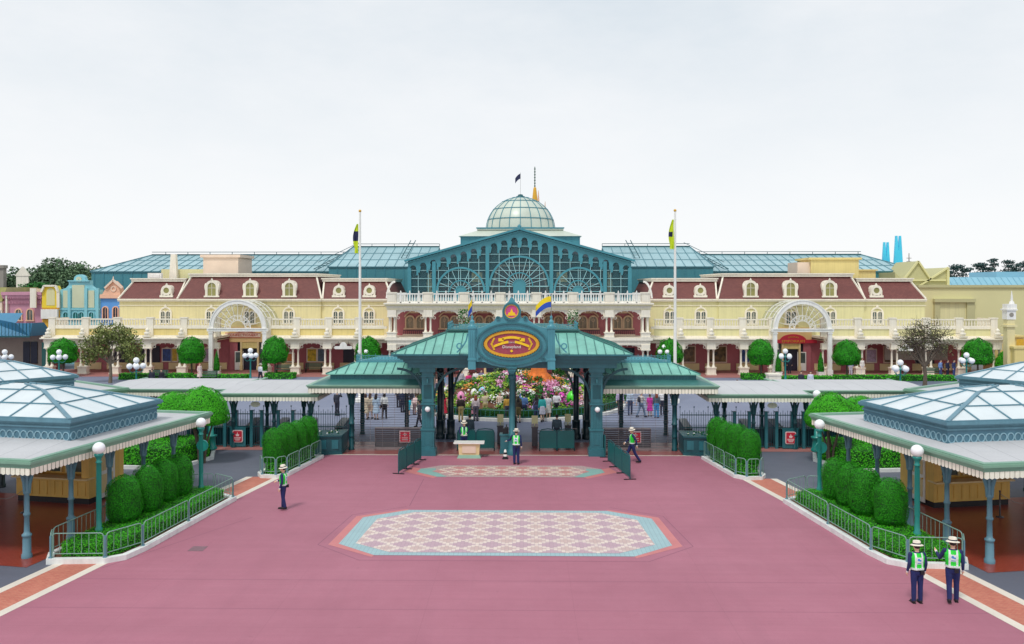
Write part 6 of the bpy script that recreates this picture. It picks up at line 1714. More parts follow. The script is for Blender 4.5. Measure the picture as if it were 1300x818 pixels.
# main roof behind the gable
m = MB()
m.add([(-W-.3,YG+.2,ze),(0,YG+.2,za),(W+.3,YG+.2,ze),(-W-.3,YG+30,ze),(0,YG+30,za),(W+.3,YG+30,ze)],[(0,1,4,3),(1,2,5,4),(3,4,5)])
attach(m.build('main_roof','roof_glass'), b)
m = MB(); m.box(-W+.1,-W+.2,YG+.2,YG+30,zb,ze); m.box(W-.2,W-.1,YG+.2,YG+30,zb,ze); attach(m.build('side_wall','house_teal'), b)
YD = 112.0; kD = YD/1050
m = MB(); m.box(-7.6,7.6,106,118,13.6,15.15); attach(m.build('dome_podium','house_teal'), b)
m = MB(); m.frustum(-7.9,7.9,105.7,118.3,15.15,-5.4,5.4,107.2,117,16.0); m.box(-5.6,5.6,107,117.2,16.0,16.3); attach(m.build('podium_roof','dome_glass'), b)
m = MB()
for i in range(17):
    x = -7.6+15.2*i/16; m.box(x-.05,x+.05,105.92,105.99,13.6,15.15)
m.box(-7.7,7.7,105.9,106,15.05,15.2); m.box(-5.7,5.7,106.9,107.02,16.2,16.36); attach(m.build('podium_frame','house_frame'), b)
prof = [(4.65*math.cos(R(a)),4.5*math.sin(R(a))) for a in range(0,90,6)]+[(.01,4.5)]
m = MB(); m.lathe(prof,(0,YD,16.3),40); d = m.build('dome','dome_glass'); attach(d, b)
m = MB()
for k in range(20):
    A = 2*PI*k/20; pts = [((r+.03)*math.cos(A),YD+(r+.03)*math.sin(A),16.3+z) for r,z in prof[:-1]]
    for p_, q_ in zip(pts, pts[1:]): m.bar(p_, q_, .075)
for a in (1,18,38,58,76):
    r, z = 4.69*math.cos(R(a)), 4.53*math.sin(R(a)); pts = [(r*math.cos(2*PI*k/40),YD+r*math.sin(2*PI*k/40),16.3+z) for k in range(41)]
    for p_, q_ in zip(pts, pts[1:]): m.bar(p_, q_, .09)
attach(m.build('dome_rib','house_frame'), d)
m = MB(); m.lathe([(.6,0),(.6,.15),(.4,.2),(.3,.4),(.1,.45)],(0,YD,20.75),12); attach(m.build('lantern','teal_dark'), d)
flag('dome_flag', 0, YD, 24.0, .95, .7, ('flag_navy','flag_navy'), 'small dark blue flag flying from the top of the glass dome', .25, -1, False, 3.0, drop=.5)
# long glasshouse roofs, two heights each side
def long_roof(x0, x1, hip, zw, z0, z1, y0, y1, s):
    m = MB(s); m.box(x0,x1-.1,y0,y0+10,7.5,z0); w = m.build('glasshouse_wall','house_teal'); attach(w, b)
    m = MB(s); x = x0
    while x < x1: m.box(x-.05,x+.05,y0-.05,y0-.002,7.5,z0); x += 1.25
    m.box(x0,x1,y0-.12,y0-.05,z0-.15,z0+.05); m.box(x0,x1,y0-.06,y0-.01,7.6,9.2) if 0 else None
    attach(m.build('wall_rib','house_frame'), w)
    m = MB(s); m.add([(x0,y0-.2,z0),(x1,y0-.2,z0),(x1-hip,y1,z1),(x0,y1,z1),(x1,y1+8,z0),(x0,y1+8,z0)],[(0,1,2,3),(1,4,2),(3,2,4,5)]); r = m.build('glass_roof','roof_glass'); attach(r, b)
    m = MB(s); n = int((x1-x0)/1.15)
    for i in range(n+1):
        x = x0+(x1-x0)*i/n; k = 1 if x < x1-hip else (x1-x)/hip
        m.bar((x,y0-.2,z0+.03),(x,y0-.2+(y1-y0+.2)*k,z0+(z1-z0)*k+.03),.07)
    for f in (.33,.66): m.bar((x0,y0-.2+(y1-y0+.2)*f,z0+(z1-z0)*f+.03),(x1-hip*f,y0-.2+(y1-y0+.2)*f,z0+(z1-z0)*f+.03),.06)
    m.bar((x1,y0-.2,z0+.04),(x1-hip,y1,z1+.04),.12)
    attach(m.build('glazing_bar','roof_bar'), r)
    m = MB(s); m.box(x0,x1-hip,y1-.1,y1+.1,z1,z1+.15); x = x0
    while x < x1-hip: m.bar((x,y1,z1),(x,y1,z1+.45),.07); x += 3.2
    m.bar((x0,y1,z1+.45),(x1-hip,y1,z1+.45),.08); attach(m.build('ridge_rail','teal_dark'), r)
for s in (-1, 1):
    long_roof(11.5, 25.2, 1.4, 0, 11.3, 14.3, 108, 117, s)
    long_roof(19.0, 57.0 if s < 0 else 52.2, 4.0, 0, 10.7, 13.2, 108.8, 118, s)
    # maintenance ladder along the valley
    m = MB(s)
    for d in (0,.6): m.bar((26.6+d,108.4,11.0),(24.0+d,117,13.7),.07)
    for k in range(12): m.bar((26.6-3.6*k/11,108.4+8.6*k/11,11.0+3*k/11),(27.2-3.6*k/11,108.4+8.6*k/11,11.0+3*k/11),.07)
    m.bar((26.6,108.4,11.9),(23.0,117,14.9),.06)
    attach(m.build('roof_ladder','teal_dark'), b)
    m = MB(s)
    for d in (0,.7): m.bar((14.9+d*.9,107.6,12.4),(14.1+d*.9,111,14.9),.08)
    for k in range(6): m.bar((14.9-.8*k/6,107.6+3.4*k/6,12.4+2.5*k/6),(15.53-.8*k/6,107.6+3.4*k/6,12.4+2.5*k/6),.05)
    attach(m.build('roof_ladder','teal_dark'), b)
# plant rooms on the roofs
t = thing('roof_house','cream flat-roofed plant room on the roof of the left wing','rooftop building',(px(268,100),100,9))
a, c = px(262,100), px(306,100); m = MB(); m.box(a,c,99,104,8,12.2); m.box(a-.3,c+.3,98.8,104,12.2,12.55); attach(m.build('wall','trim_pink'), t)
a, c = px(207,100), px(262,100); m = MB(); m.box(a,c,99.5,103,8,10.8); attach(m.build('annexe','wall_pale'), t)
m = MB(); m.frustum(px(214,99),px(226,99),98.9,99.45,8,px(217,99),px(223,99),98.9,99.45,12.6); attach(m.build('chimney','trim'), t)
m = MB(); cresting(m,px(238,97),px(308,97),97.2,9.7,.6,.4); attach(m.build('roof_railing','copper'), t)
m = MB(); m.box(px(188,97),px(205,97),96.9,97.4,9.6,10.3); m.box(px(190,97),px(203,97),96.85,96.89,9.75,10.1); tag(m.build('air_conditioner','white'),'white air-conditioning unit on the roof of the left wing','air conditioner')
t = thing('roof_house','yellow flat-roofed plant room on the roof of the right wing','rooftop building',(px(1048,100),100,9))
a, c = px(1026,100), px(1086,100); m = MB(); m.box(a,c,99,104,8,11.9); m.box(a-.3,c+.3,98.8,104,11.9,12.15); attach(m.build('wall','panel_yellow'), t)
a, c = px(1010,100), px(1026,100); m = MB(); m.box(a,c,99.3,103,8,11.6); attach(m.build('annexe','trim_pink'), t)
a, c = px(1086,100), px(1109,100); m = MB(); m.box(a,c,99.4,103,8,10.6); m.box(a,c+.2,99.2,103,10.6,10.75); attach(m.build('annexe','panel_yellow'), t)
m = MB(); cresting(m,px(985,98),px(1083,98),98.2,9.7,.6,.4); attach(m.build('roof_railing','bench_green'), t)

# ================================================================== BEHIND: spires, houses, hall walls, trees
x = px(679,190)
m = MB(); m.lathe([(1.7,0),(1.5,4),(1.15,9),(.75,13.5),(.35,17.2),(.22,17.5)],(x,190,14),12)
t = thing('spire','slender golden spire with a long finial rising behind the glass dome','tower',(x,190,0))
attach(m.build('roof','gold'), t)
m = MB(); m.lathe([(2.0,0),(2.0,13.6),(2.2,14.0)],(x,190,0),12); attach(m.build('tower','stone_gray'), t)
m = MB(); m.tube([(x,190,31.4),(x,190,36.2)],.1,6); 
for k in range(7): m.sphere((x,190,31.8+k*.65),.2,8,6)
attach(m.build('finial','bench_green'), t)
for p, y0_, y1_, lb in ((683.5,200,22,'small reddish pinnacle beside the golden spire'),(692,190,20.5,'thin mast to the right of the golden spire')):
    x = px(p,y0_); m = MB(); zt = 8.7+(364-(242 if p < 690 else 256))*y0_/1050; m.lathe([(.5,0),(.35,zt-4),(.06,zt)],(x,y0_,0),8); tag(m.build('pinnacle','trim_pink' if p > 690 else 'h_orange'), lb, 'pinnacle')

def arch_window(parent, x, y, z0, z1, w, pane, frame, lintel=True):
    m = MB(); m.archframe(x,z0,z1,w+.24,.12,y-.12,y); m.box(x-w/2-.2,x+w/2+.2,y-.16,y,z0-.12,z0); m.box(x-.025,x+.025,y-.07,y-.04,z0,z1-.1)
    f = m.build('window',frame); attach(f, parent)
    m = MB(); m.archwin(x,z0,z1-.08,w,y-.04,y-.005); attach(m.build('pane',pane), f)
YH = 92.0
X = lambda p: px(p, YH)
Z = lambda py: 8.7-(py-364)*YH/1050
b = thing('pink_house','pink townhouse with bracketed cornice and arched windows at the far left','house',(X(30),YH,0))
m = MB(); m.box(X(5),X(55),YH,YH+8,0,Z(373)); attach(m.build('wall','h_pink'), b)
m = MB(); m.box(X(4),X(55),YH-.4,YH+8,Z(375),Z(371)); m.box(X(4),X(55),YH-.25,YH,Z(378),Z(375))
for k in range(26):
    a = X(6)+k*.165; m.box(a,a+.08,YH-.22,YH-.02,Z(386)+.0,Z(383)); 
for k in range(22):
    a = X(6)+k*.2; m.box(a,a+.1,YH-.3,YH-.01,Z(379.5),Z(378))
attach(m.build('cornice','h_pink'), b)
for p in (24,38.5): arch_window(b, X(p), YH-.002, Z(407), Z(392), .62, 'win', 'h_orange')
m = MB(); m.box(X(9),X(11),YH-.3,YH-.02,Z(410),Z(374)); attach(m.build('drainpipe','trim'), b)
m = MB(); m.box(X(42),X(49.5),YH-.6,YH-.42,Z(391),Z(366)); m.box(X(42.5),X(49),YH-.5,YH+.5,Z(378),Z(366.5)); attach(m.build('chimney','trim'), b)
b = thing('yellow_house','narrow bright yellow house with a white-edged gambrel gable, next to the pink house','house',(X(66),YH,0))
m = MB(); m.box(X(55),X(77),YH-.2,YH+8,0,Z(391)); attach(m.build('wall','h_yellow2'), b)
m = MB(); m.plate([(X(55),Z(391)),(X(77),Z(391)),(X(76.5),Z(371)),(X(73),Z(363)),(X(59),Z(363)),(X(55.5),Z(371))],YH-.3,YH+.5); attach(m.build('gable','h_yellow'), b)
m = MB()
for A, B in (((76.8,391),(76.5,371)),((76.5,371),(73,363)),((73,363),(59,363)),((59,363),(55.5,371))): m.bar((X(A[0]),YH-.4,Z(A[1])),(X(B[0]),YH-.4,Z(B[1])),.3,.2)
attach(m.build('gable_trim','trim'), b)
m = MB(); m.archwin(X(66.5),Z(388),Z(366),.95,YH-.34,YH-.302); attach(m.build('arched_panel','wall_pale'), b)
m = MB(); m.box(X(55),X(76),YH-.5,YH-.21,Z(405),Z(393)); attach(m.build('shutter','white'), b)
b = thing('aqua_house','pale aqua house front with a curved crest and small green arched windows','house',(X(102),YH,0))
m = MB(); m.plate([(X(77),0),(X(128),0),(X(128),Z(368)),(X(122),Z(368)),(X(117),Z(364)),(X(115),Z(362)),(X(115),Z(356)),(X(109),Z(356)),(X(107.5),Z(351.5)),(X(104.5),Z(349)),(X(101),Z(348.5)),(X(97.5),Z(349.5)),(X(95),Z(352)),(X(94),Z(356)),(X(88),Z(356)),(X(88),Z(362)),(X(84),Z(366)),(X(77),Z(368))],YH-.1,YH+.5); attach(m.build('wall','h_aqua'), b)
m = MB(); m.box(X(81),X(87),YH-.16,YH-.11,Z(391),Z(369)); m.box(X(92.5),X(108),YH-.16,YH-.11,Z(391),Z(362)); m.box(X(113),X(120.5),YH-.16,YH-.11,Z(391),Z(369)); m.arc(X(101),Z(355),.05,.32,YH-.2,YH-.11,0,2*PI,12); attach(m.build('panel','h_sage'), b)
m = MB()
for p in (89.5,110.5,125): m.box(X(p)-.16,X(p)+.16,YH-.3,YH-.11,Z(405),Z(366)); 
m.box(X(77),X(128),YH-.24,YH-.11,Z(394),Z(392)); m.box(X(88),X(115),YH-.35,YH-.1,Z(357.5),Z(356)); attach(m.build('pilaster','h_aqua'), b)
for p in (84.5,97,104.5,117): arch_window(b, X(p), YH-.112, Z(405), Z(395.5), .52, 'h_green', 'h_aqua')
b = thing('blue_house','sky-blue house with peach gabled attic between the aqua house and the arcade wing','house',(X(141),YH,0))
m = MB(); m.box(X(128),X(154),YH,YH+8,0,Z(379)); attach(m.build('wall','h_blue'), b)
m = MB(); m.box(X(128),X(154),YH-.25,YH+6,Z(379),Z(374)); m.plate([(X(131),Z(374)),(X(154),Z(374)),(X(152),Z(364)),(X(145),Z(357)),(X(137),Z(364)),(X(133),Z(370))],YH-.2,YH+.8); attach(m.build('attic','h_orange'), b)
m = MB(); m.bar((X(135),YH-.3,Z(366)),(X(145.5),YH-.3,Z(356)),.25,.2); m.bar((X(157),YH-.3,Z(366)),(X(145.5),YH-.3,Z(356)),.25,.2); m.lathe([(.12,0),(.06,.3),(.01,.5)],(X(145.5),YH-.3,Z(356)),6); m.arc(X(145.5),Z(367),.2,.32,YH-.28,YH-.2,0,2*PI,10); attach(m.build('gable_trim','trim_pink'), b)
for p in (134,147): arch_window(b, X(p), YH-.002, Z(405), Z(389), .5, 'win_dark', 'h_orange')
# far-left: blue-roofed shop and stone tower
Y = 83
b = thing('blue_roofed_shop','low shop with a sloping blue metal roof at the far left edge','building',(px(10,Y),Y,0))
m = MB(); m.add([(px(-60,Y),Y,3.65),(px(38,Y),Y,3.65),(px(41,Y),Y,5.0),(px(20,Y),Y,5.0),(px(14,Y),Y+2,5.95),(px(-60,Y),Y+2,5.95)],[(0,1,2,3,4,5)]); m.add([(px(-60,Y),Y,3.65),(px(38,Y),Y,3.65),(px(38,Y),Y+4,3.65),(px(-60,Y),Y+4,3.65)],[(3,2,1,0)]); m.add([(px(38,Y),Y,3.65),(px(38,Y),Y+4,3.65),(px(41,Y),Y+2,5.0),(px(41,Y),Y,5.0)],[(0,1,2,3)])
r = m.build('roof','blue_roof'); attach(r, b)
m = MB()
for k in range(14):
    x = px(-20,Y)+k*.36; m.bar((x,Y-.03,3.65),(x,Y-.03,5.0),.04)
m.box(px(-60,Y),px(38,Y),Y-.06,Y-.01,3.55,3.7); attach(m.build('roof_seam','teal_dark'), r)
m = MB(); m.box(px(-60,Y),px(48,Y),Y+3.2,Y+5,0,3.64); attach(m.build('wall','stone_gray'), b)
m = MB(); m.box(px(36,Y),px(50,Y),Y+2.5,Y+3.2,0,3.6); attach(m.build('end_pier','maroon'), b)
for p in (10,20,41):
    m = MB(); m.box(px(p,Y)-.35,px(p,Y)+.35,Y+3.1,Y+3.19,.6,2.9) if p < 30 else m.box(px(p,Y)-.45,px(p,Y)+.35,Y+2.4,Y+2.49,.2,2.9); attach(m.build('window','win_dark' if p < 30 else 'h_green'), b)
b = thing('olive_house','olive-roofed house end cut by the left edge of the view, beside the pink house','house',(X(-2),YH,0))
m = MB(); m.box(X(-40),X(4.6),YH-.3,YH+8,0,Z(383)); attach(m.build('wall','trim_pink'), b)
m = MB(); m.add([(X(-40),YH-.4,Z(383)),(X(5),YH-.4,Z(383)),(X(1.5),YH+1,Z(365)),(X(-40),YH+1,Z(365)),(X(5),YH+8,Z(383)),(X(1.5),YH+7,Z(365))],[(0,1,2,3),(1,4,5,2)]); attach(m.build('roof','win_olive'), b)
arch_window(b, X(1), YH-.302, Z(405), Z(392), .5, 'win', 'trim')
x = px(0,130); m = MB(); m.box(x-6,x+.55,130,130.8,0,12.0); m.box(x-6,x+.7,129.8,130.9,11.6,12.1); m.box(x-2,x-.4,129.85,129.99,8,10.5)
tag(m.build('stone_tower','stone_gray'),'gray stone tower slice at the very left edge behind the houses','tower')
# right: khaki show building, zigzag gables, blue roof
Y = 96
b = thing('khaki_hall','large plain khaki-yellow hall behind the right end of the arcade','building',(px(1240,Y),Y,0))
zt = 8.7+(364-362)*Y/1050
m = MB(); m.box(px(1166,Y),px(1420,Y),Y,Y+25,0,zt-.3); attach(m.build('wall','khaki'), b)
m = MB(); m.box(px(1165,Y),px(1420,Y),Y-.2,Y+25,zt-.3,zt); attach(m.build('coping','khaki2'), b)
m = MB(); m.box(px(1184,Y),px(1236,Y),Y-.5,Y-.0,6.9,7.3); m.box(px(1185,Y),px(1192,Y),Y-.3,Y-.01,3.7,6.9); m.box(px(1226,Y),px(1236,Y),Y-.3,Y-.01,3.7,6.9); attach(m.build('door_surround','khaki2'), b)
m = MB(); m.box(px(1192,Y),px(1226,Y),Y-.1,Y-.003,3.7,6.9); attach(m.build('roller_door','wall_pale'), b)
Y2 = 104; xx = lambda p: px(p,Y2); zz = lambda py: 8.7-(py-364)*Y2/1050
m = MB()
m.plate([(xx(1138),zz(366)),(xx(1205),zz(366)),(xx(1203),zz(340)),(xx(1180),zz(354)),(xx(1165),zz(332)),(xx(1146),zz(355)),(xx(1136),zz(346))],Y2,Y2+6); attach(m.build('zigzag_gable','khaki2'), b)
m = MB()
for A, B in (((1203,340),(1165,364)),((1165,332),(1143,360)),((1165,332),(1181,355)),((1203,340),(1203,363)),((1140,356),(1200,356))): m.bar((xx(A[0]),Y2-.1,zz(A[1])),(xx(B[0]),Y2-.1,zz(B[1])),.3,.2)
attach(m.build('gable_edge','khaki'), b)
Y3 = 125
m = MB(); a, c = px(1200,Y3), px(1420,Y3); z0, z1 = 8.7, 8.7+(364-352)*Y3/1050; m.add([(a,Y3,z0-1),(c,Y3,z0-1),(c,Y3+3,z1),(a,Y3+3,z1),(a,Y3+20,z1),(c,Y3+20,z1)],[(0,1,2,3),(3,2,5,4)])
b = thing('blue_roof_hall','long hall with a pale blue metal roof behind the khaki hall','building',((a+c)/2,Y3,0)); attach(m.build('roof','sky_roof'), b)
m = MB(); m.box(a+.2,c,Y3+.1,Y3+20,0,z0-1); attach(m.build('wall','khaki'), b)
m = MB(); m.box(px(1284,Y3+2),px(1420,Y3),Y3+6,Y3+14,z1,z1+.9); attach(m.build('raised_roof','sky_roof'), b)
m = MB()
for k in range(40):
    x = a+k*.9; m.bar((x,Y3-.02,z0-.95),(x,Y3+2.98,z1+.05),.06)
attach(m.build('roof_seam','sky_roof'), b)
for p, w, top, bot, lb in ((1125.5,11,309,345,'shorter bright blue twin-tipped spire at the right'),(1141,12,301,345,'taller bright blue twin-tipped spire at the right')):
    Yp = 165; f = lambda q: px(q,Yp); h = lambda py: 8.7-(py-364)*Yp/1050
    m = MB(); m.plate([(f(p-w*.6),h(366)),(f(p+w*.6),h(366)),(f(p+w*.27),h(top-1)),(f(p+w*.12),h(top-1)),(f(p+.15),h(top+17)),(f(p-.15),h(top+17)),(f(p-w*.12),h(top-1)),(f(p-w*.27),h(top-1))],Yp,Yp+.6); m.plate([(f(p-w*.6),0),(f(p+w*.6),0),(f(p+w*.6),h(366)),(f(p-w*.6),h(366))],Yp,Yp+.6)
    tt = thing('blue_spire', lb, 'spire', (f(p),Yp,0)); attach(m.build('blade','spire_blue'), tt)
    if 1:
        m = MB(); m.plate([(f(p+w*.5),h(366)),(f(p+w*.72),h(366)),(f(p+w*.3),h(top+16))],Yp+.2,Yp+1.2); attach(m.build('blade_edge','khaki'), tt)
x = px(1154,170); m = MB(); m.tube([(x,170,0),(x,170,8.7+(364-322)*170/1050)],[.4,.08],6)
for k in range(6): m.tube([(x-.5,170,11+k*.7),(x+.5,170,11+k*.7)],.06,5)
tag(m.build('antenna_mast','stone_gray'),'thin gray antenna mast right of the blue spires','mast')
# white ornamental pillar and yellow wall at the right edge
Y = 79; x = px(1281,Y)
t = thing('ornamental_pillar','white ornamental pillar with a pointed finial at the right end of the arcade','pillar',(x,Y,0))
m = MB(); m.box(x-.35,x+.35,Y-.35,Y+.35,0,5.6); m.box(x-.5,x+.5,Y-.5,Y+.5,4.9,5.1); attach(m.build('shaft','wall_cream'), t)
m = MB(); m.box(x-.42,x+.42,Y-.4,Y+.4,5.6,6.45); m.box(x-.52,x+.52,Y-.5,Y+.5,6.45,6.6); m.box(x-.4,x+.5,Y-.4,Y+.4,6.6,7.05); m.lathe([(.24,0),(.2,.2),(.1,.32),(.12,.45),(.02,1.25)],(x+.25,Y,7.05),10); attach(m.build('capital','white'), t)
m = MB(); m.plate([(x+.2*math.cos(2*PI*i/16),6.05+.2*math.sin(2*PI*i/16)) for i in range(16)],Y-.43,Y-.402); attach(m.build('roundel','stone_gray'), t)
x0 = px(1288,78); m = MB(); m.box(x0,x0+14,78,79,0,2.9); m.box(x0-.1,x0+14,77.9,79.1,2.9,3.1); t = thing('end_wall','yellow garden wall with a small lattice window at the right edge','wall',(x0+2,78,0)); attach(m.build('wall','panel_yellow'), t)
m = MB(); m.box(x0+.1,x0+.8,77.86,77.89,3.2,3.8); attach(m.build('sign_panel','gold'), t)
m = MB(); m.box(px(1262,84),px(1300,84),84,86,0,3.6); m.box(px(1262,84),px(1300,84),83.8,86,3.6,3.8); tag(m.build('link_wall','panel_yellow'),'yellow link wall joining the arcade to the right-hand pillar','wall')

# trees on the skyline
bl = lambda w, h, z0: [((-w*.55,0,z0+h*.35),(w*.45,3,h*.38)),((w*.5,0,z0+h*.3),(w*.45,3,h*.36)),((-.1*w,0,z0+h*.68),(w*.45,3,h*.34)),((w*.22,1,z0+h*.55),(w*.4,3,h*.36)),((-w*.35,-1,z0+h*.6),(w*.3,3,h*.3)),((-w*.85,0,z0+h*.2),(w*.25,2,h*.25)),((w*.85,0,z0+h*.2),(w*.25,2,h*.25))]
Y = 135
for p, w, zt_, z0, mt, sd_, lb in ((30,5.0,11.8,3,'tree_dark',1,'dark leafy tree on the left skyline above the pink house'),(75,6.5,13.4,3,'tree_dark',2,'largest dark leafy tree on the left skyline'),(104,4.8,12.6,3,'tree_dark',4,'dark tree right of the largest one on the left skyline'),(131,3.4,11.9,3,'tree_dark',5,'small dark tree just left of the long glass roof')):
    tree('skyline_tree', px(p,Y), Y, zt_, lb, bl(w,zt_-z0,z0), mt, 'bark_dark', 330, .4, .3, 7, sd_, 'trees behind the left houses', .35)
Y = 120
tree('skyline_tree', px(42,Y), Y, 10, 'bright green tree in front of the dark ones, above the yellow house', [((0,0,7.6),(3.2,2,1.7)),((-2.2,0,7.0),(2,2,1.3)),((2.4,0,6.9),(2.2,2,1.3)),((.6,0,8.2),(2,2,1.2))], 'tree_green', 'bark_dark', 420, .32, .25, 4, 12, None, .5)
m = MB(); x = px(42,134); m.plate([(x-1.2,10.4),(x+1.2,10.4),(x,11.9)],131,131.5); m.box(x-1,x+1,131.1,131.4,0,10.4); tag(m.build('gabled_cupola','trim'),'pale gabled cupola half hidden by the dark trees on the left','cupola')
Y = 150
PINES = ['leftmost of the pines on the right skyline', 'second pine from the left on the right skyline', 'third pine from the left on the right skyline', 'pine in the left middle of the right skyline row', 'tall pine in the right middle of the skyline row', 'pine third from the right on the skyline row', 'pine second from the right on the skyline row', 'rightmost pine on the skyline, at the edge']
for k, (p, h) in enumerate(((1208,338),(1221,335),(1236,334),(1250,333),(1264,328),(1278,330),(1292,334),(1304,331))):
    zt_ = 8.7-(h-364)*Y/1050; r_ = random.Random(k)
    bs = [((r_.uniform(-1.1,1.1),0,zt_-.5-j*.75),(r_.uniform(.8,1.5),1.0,.42)) for j in range(5)]
    tree('pine_tree', px(p,Y), Y, zt_, PINES[k], bs, 'pine', 'bark_dark', 330, .3, .16, 5, k, 'pines on the right skyline', .72, lean=r_.uniform(-.5,.5))
# ================================================================== PEOPLE
SKIN = {'a': paint('skin_light', srgb(232,190,162), .6, .06, 8), 'b': paint('skin_tan', srgb(210,164,134), .6, .06, 8)}
M['lip'] = paint('lip', srgb(180,100,96), .6, .05, 8); M['eye'] = paint('eye', srgb(30,24,24), .3, .05, 8)
HAIR = {'black': paint('hair_black', srgb(34,28,28), .55, .3, 30), 'brown': paint('hair_brown', srgb(84,56,42), .55, .3, 30), 'auburn': paint('hair_auburn', srgb(150,74,50), .55, .3, 30)}
CL = {}
def C(r, g, b):
    k = (r,g,b)
    if k not in CL: CL[k] = cloth('%02x%02x%02x' % k, srgb(r,g,b), .22)
    return CL[k]
remesh_queue = []
def organic(mb, name, mats, parent, voxel, extra=None, face_mat=None):
    """union overlapping closed shapes into one continuous smooth surface"""
    o = mb.build(name, mats)
    r = o.modifiers.new('r', 'REMESH'); r.mode = 'VOXEL'; r.voxel_size = voxel; r.use_smooth_shade = True
    sm_ = o.modifiers.new('s', 'SMOOTH'); sm_.factor = .5; sm_.iterations = 3
    remesh_queue.append((o, name, mats, parent, extra, face_mat))
def flush_people():
    bpy.context.view_layer.update()
    dg = bpy.context.evaluated_depsgraph_get()
    done = []
    for o, name, mats, parent, extra, fmf in remesh_queue:
        me = bpy.data.meshes.new_from_object(o.evaluated_get(dg)); done.append(me)
    for (o, name, mats, parent, extra, fmf), me in zip(remesh_queue, done):
        old = o.data; o.modifiers.clear()
        if extra is not None:
            vs = [tuple(v.co) for v in me.vertices]; fs = [list(p.vertices) for p in me.polygons]; fm = [0]*len(fs); k = len(vs)
            vs += extra.v; fs += [[i+k for i in f] for f in extra.f]; fm += extra.fm
            me2 = bpy.data.meshes.new(name); me2.from_pydata(vs, [], fs); me2.polygons.foreach_set('material_index', fm); me2.polygons.foreach_set('use_smooth', [True]*len(fs)); me = me2
        me.materials.clear()
        for m_ in (mats if isinstance(mats, (list,tuple)) else [mats]): me.materials.append(M[m_] if isinstance(m_, str) else m_)
        if fmf:
            me.polygons.foreach_set('material_index', [fmf(p.center, p.normal) for p in me.polygons])
        me.polygons.foreach_set('use_smooth', [True]*len(me.polygons)); me.update()
        o.data = me; attach_local(o, parent)
def attach_local(o, p):
    o.parent = p

def capsule(m, p, q, r0, r1, n=10):
    p = Vector(p); q = Vector(q); d = (q-p).normalized()
    m.tube([p-d*r0*.75, p-d*r0*.4, p, p.lerp(q,.5), q, q+d*r1*.4, q+d*r1*.75], [r0*.35, r0*.82, r0, (r0+r1)/2*1.02, r1, r1*.82, r1*.35], n)
def loft(m, rings, n=16):
    """rings: (z, rx, ry, cx, cy)"""
    vs = []; fs = []
    for z, rx, ry, cx, cy in rings:
        for k in range(n):
            t = 2*PI*k/n; c, s_ = math.cos(t), math.sin(t)
            vs.append((cx+rx*math.copysign(abs(c)**.85,c), cy+ry*math.copysign(abs(s_)**.85,s_), z))
    for i in range(len(rings)-1):
        for k in range(n):
            k2 = (k+1) % n; fs.append((i*n+k, i*n+k2, (i+1)*n+k2, (i+1)*n+k))
    fs.append(tuple(reversed(range(n)))); fs.append(tuple(range((len(rings)-1)*n, len(rings)*n)))
    m.add(vs, fs, True)

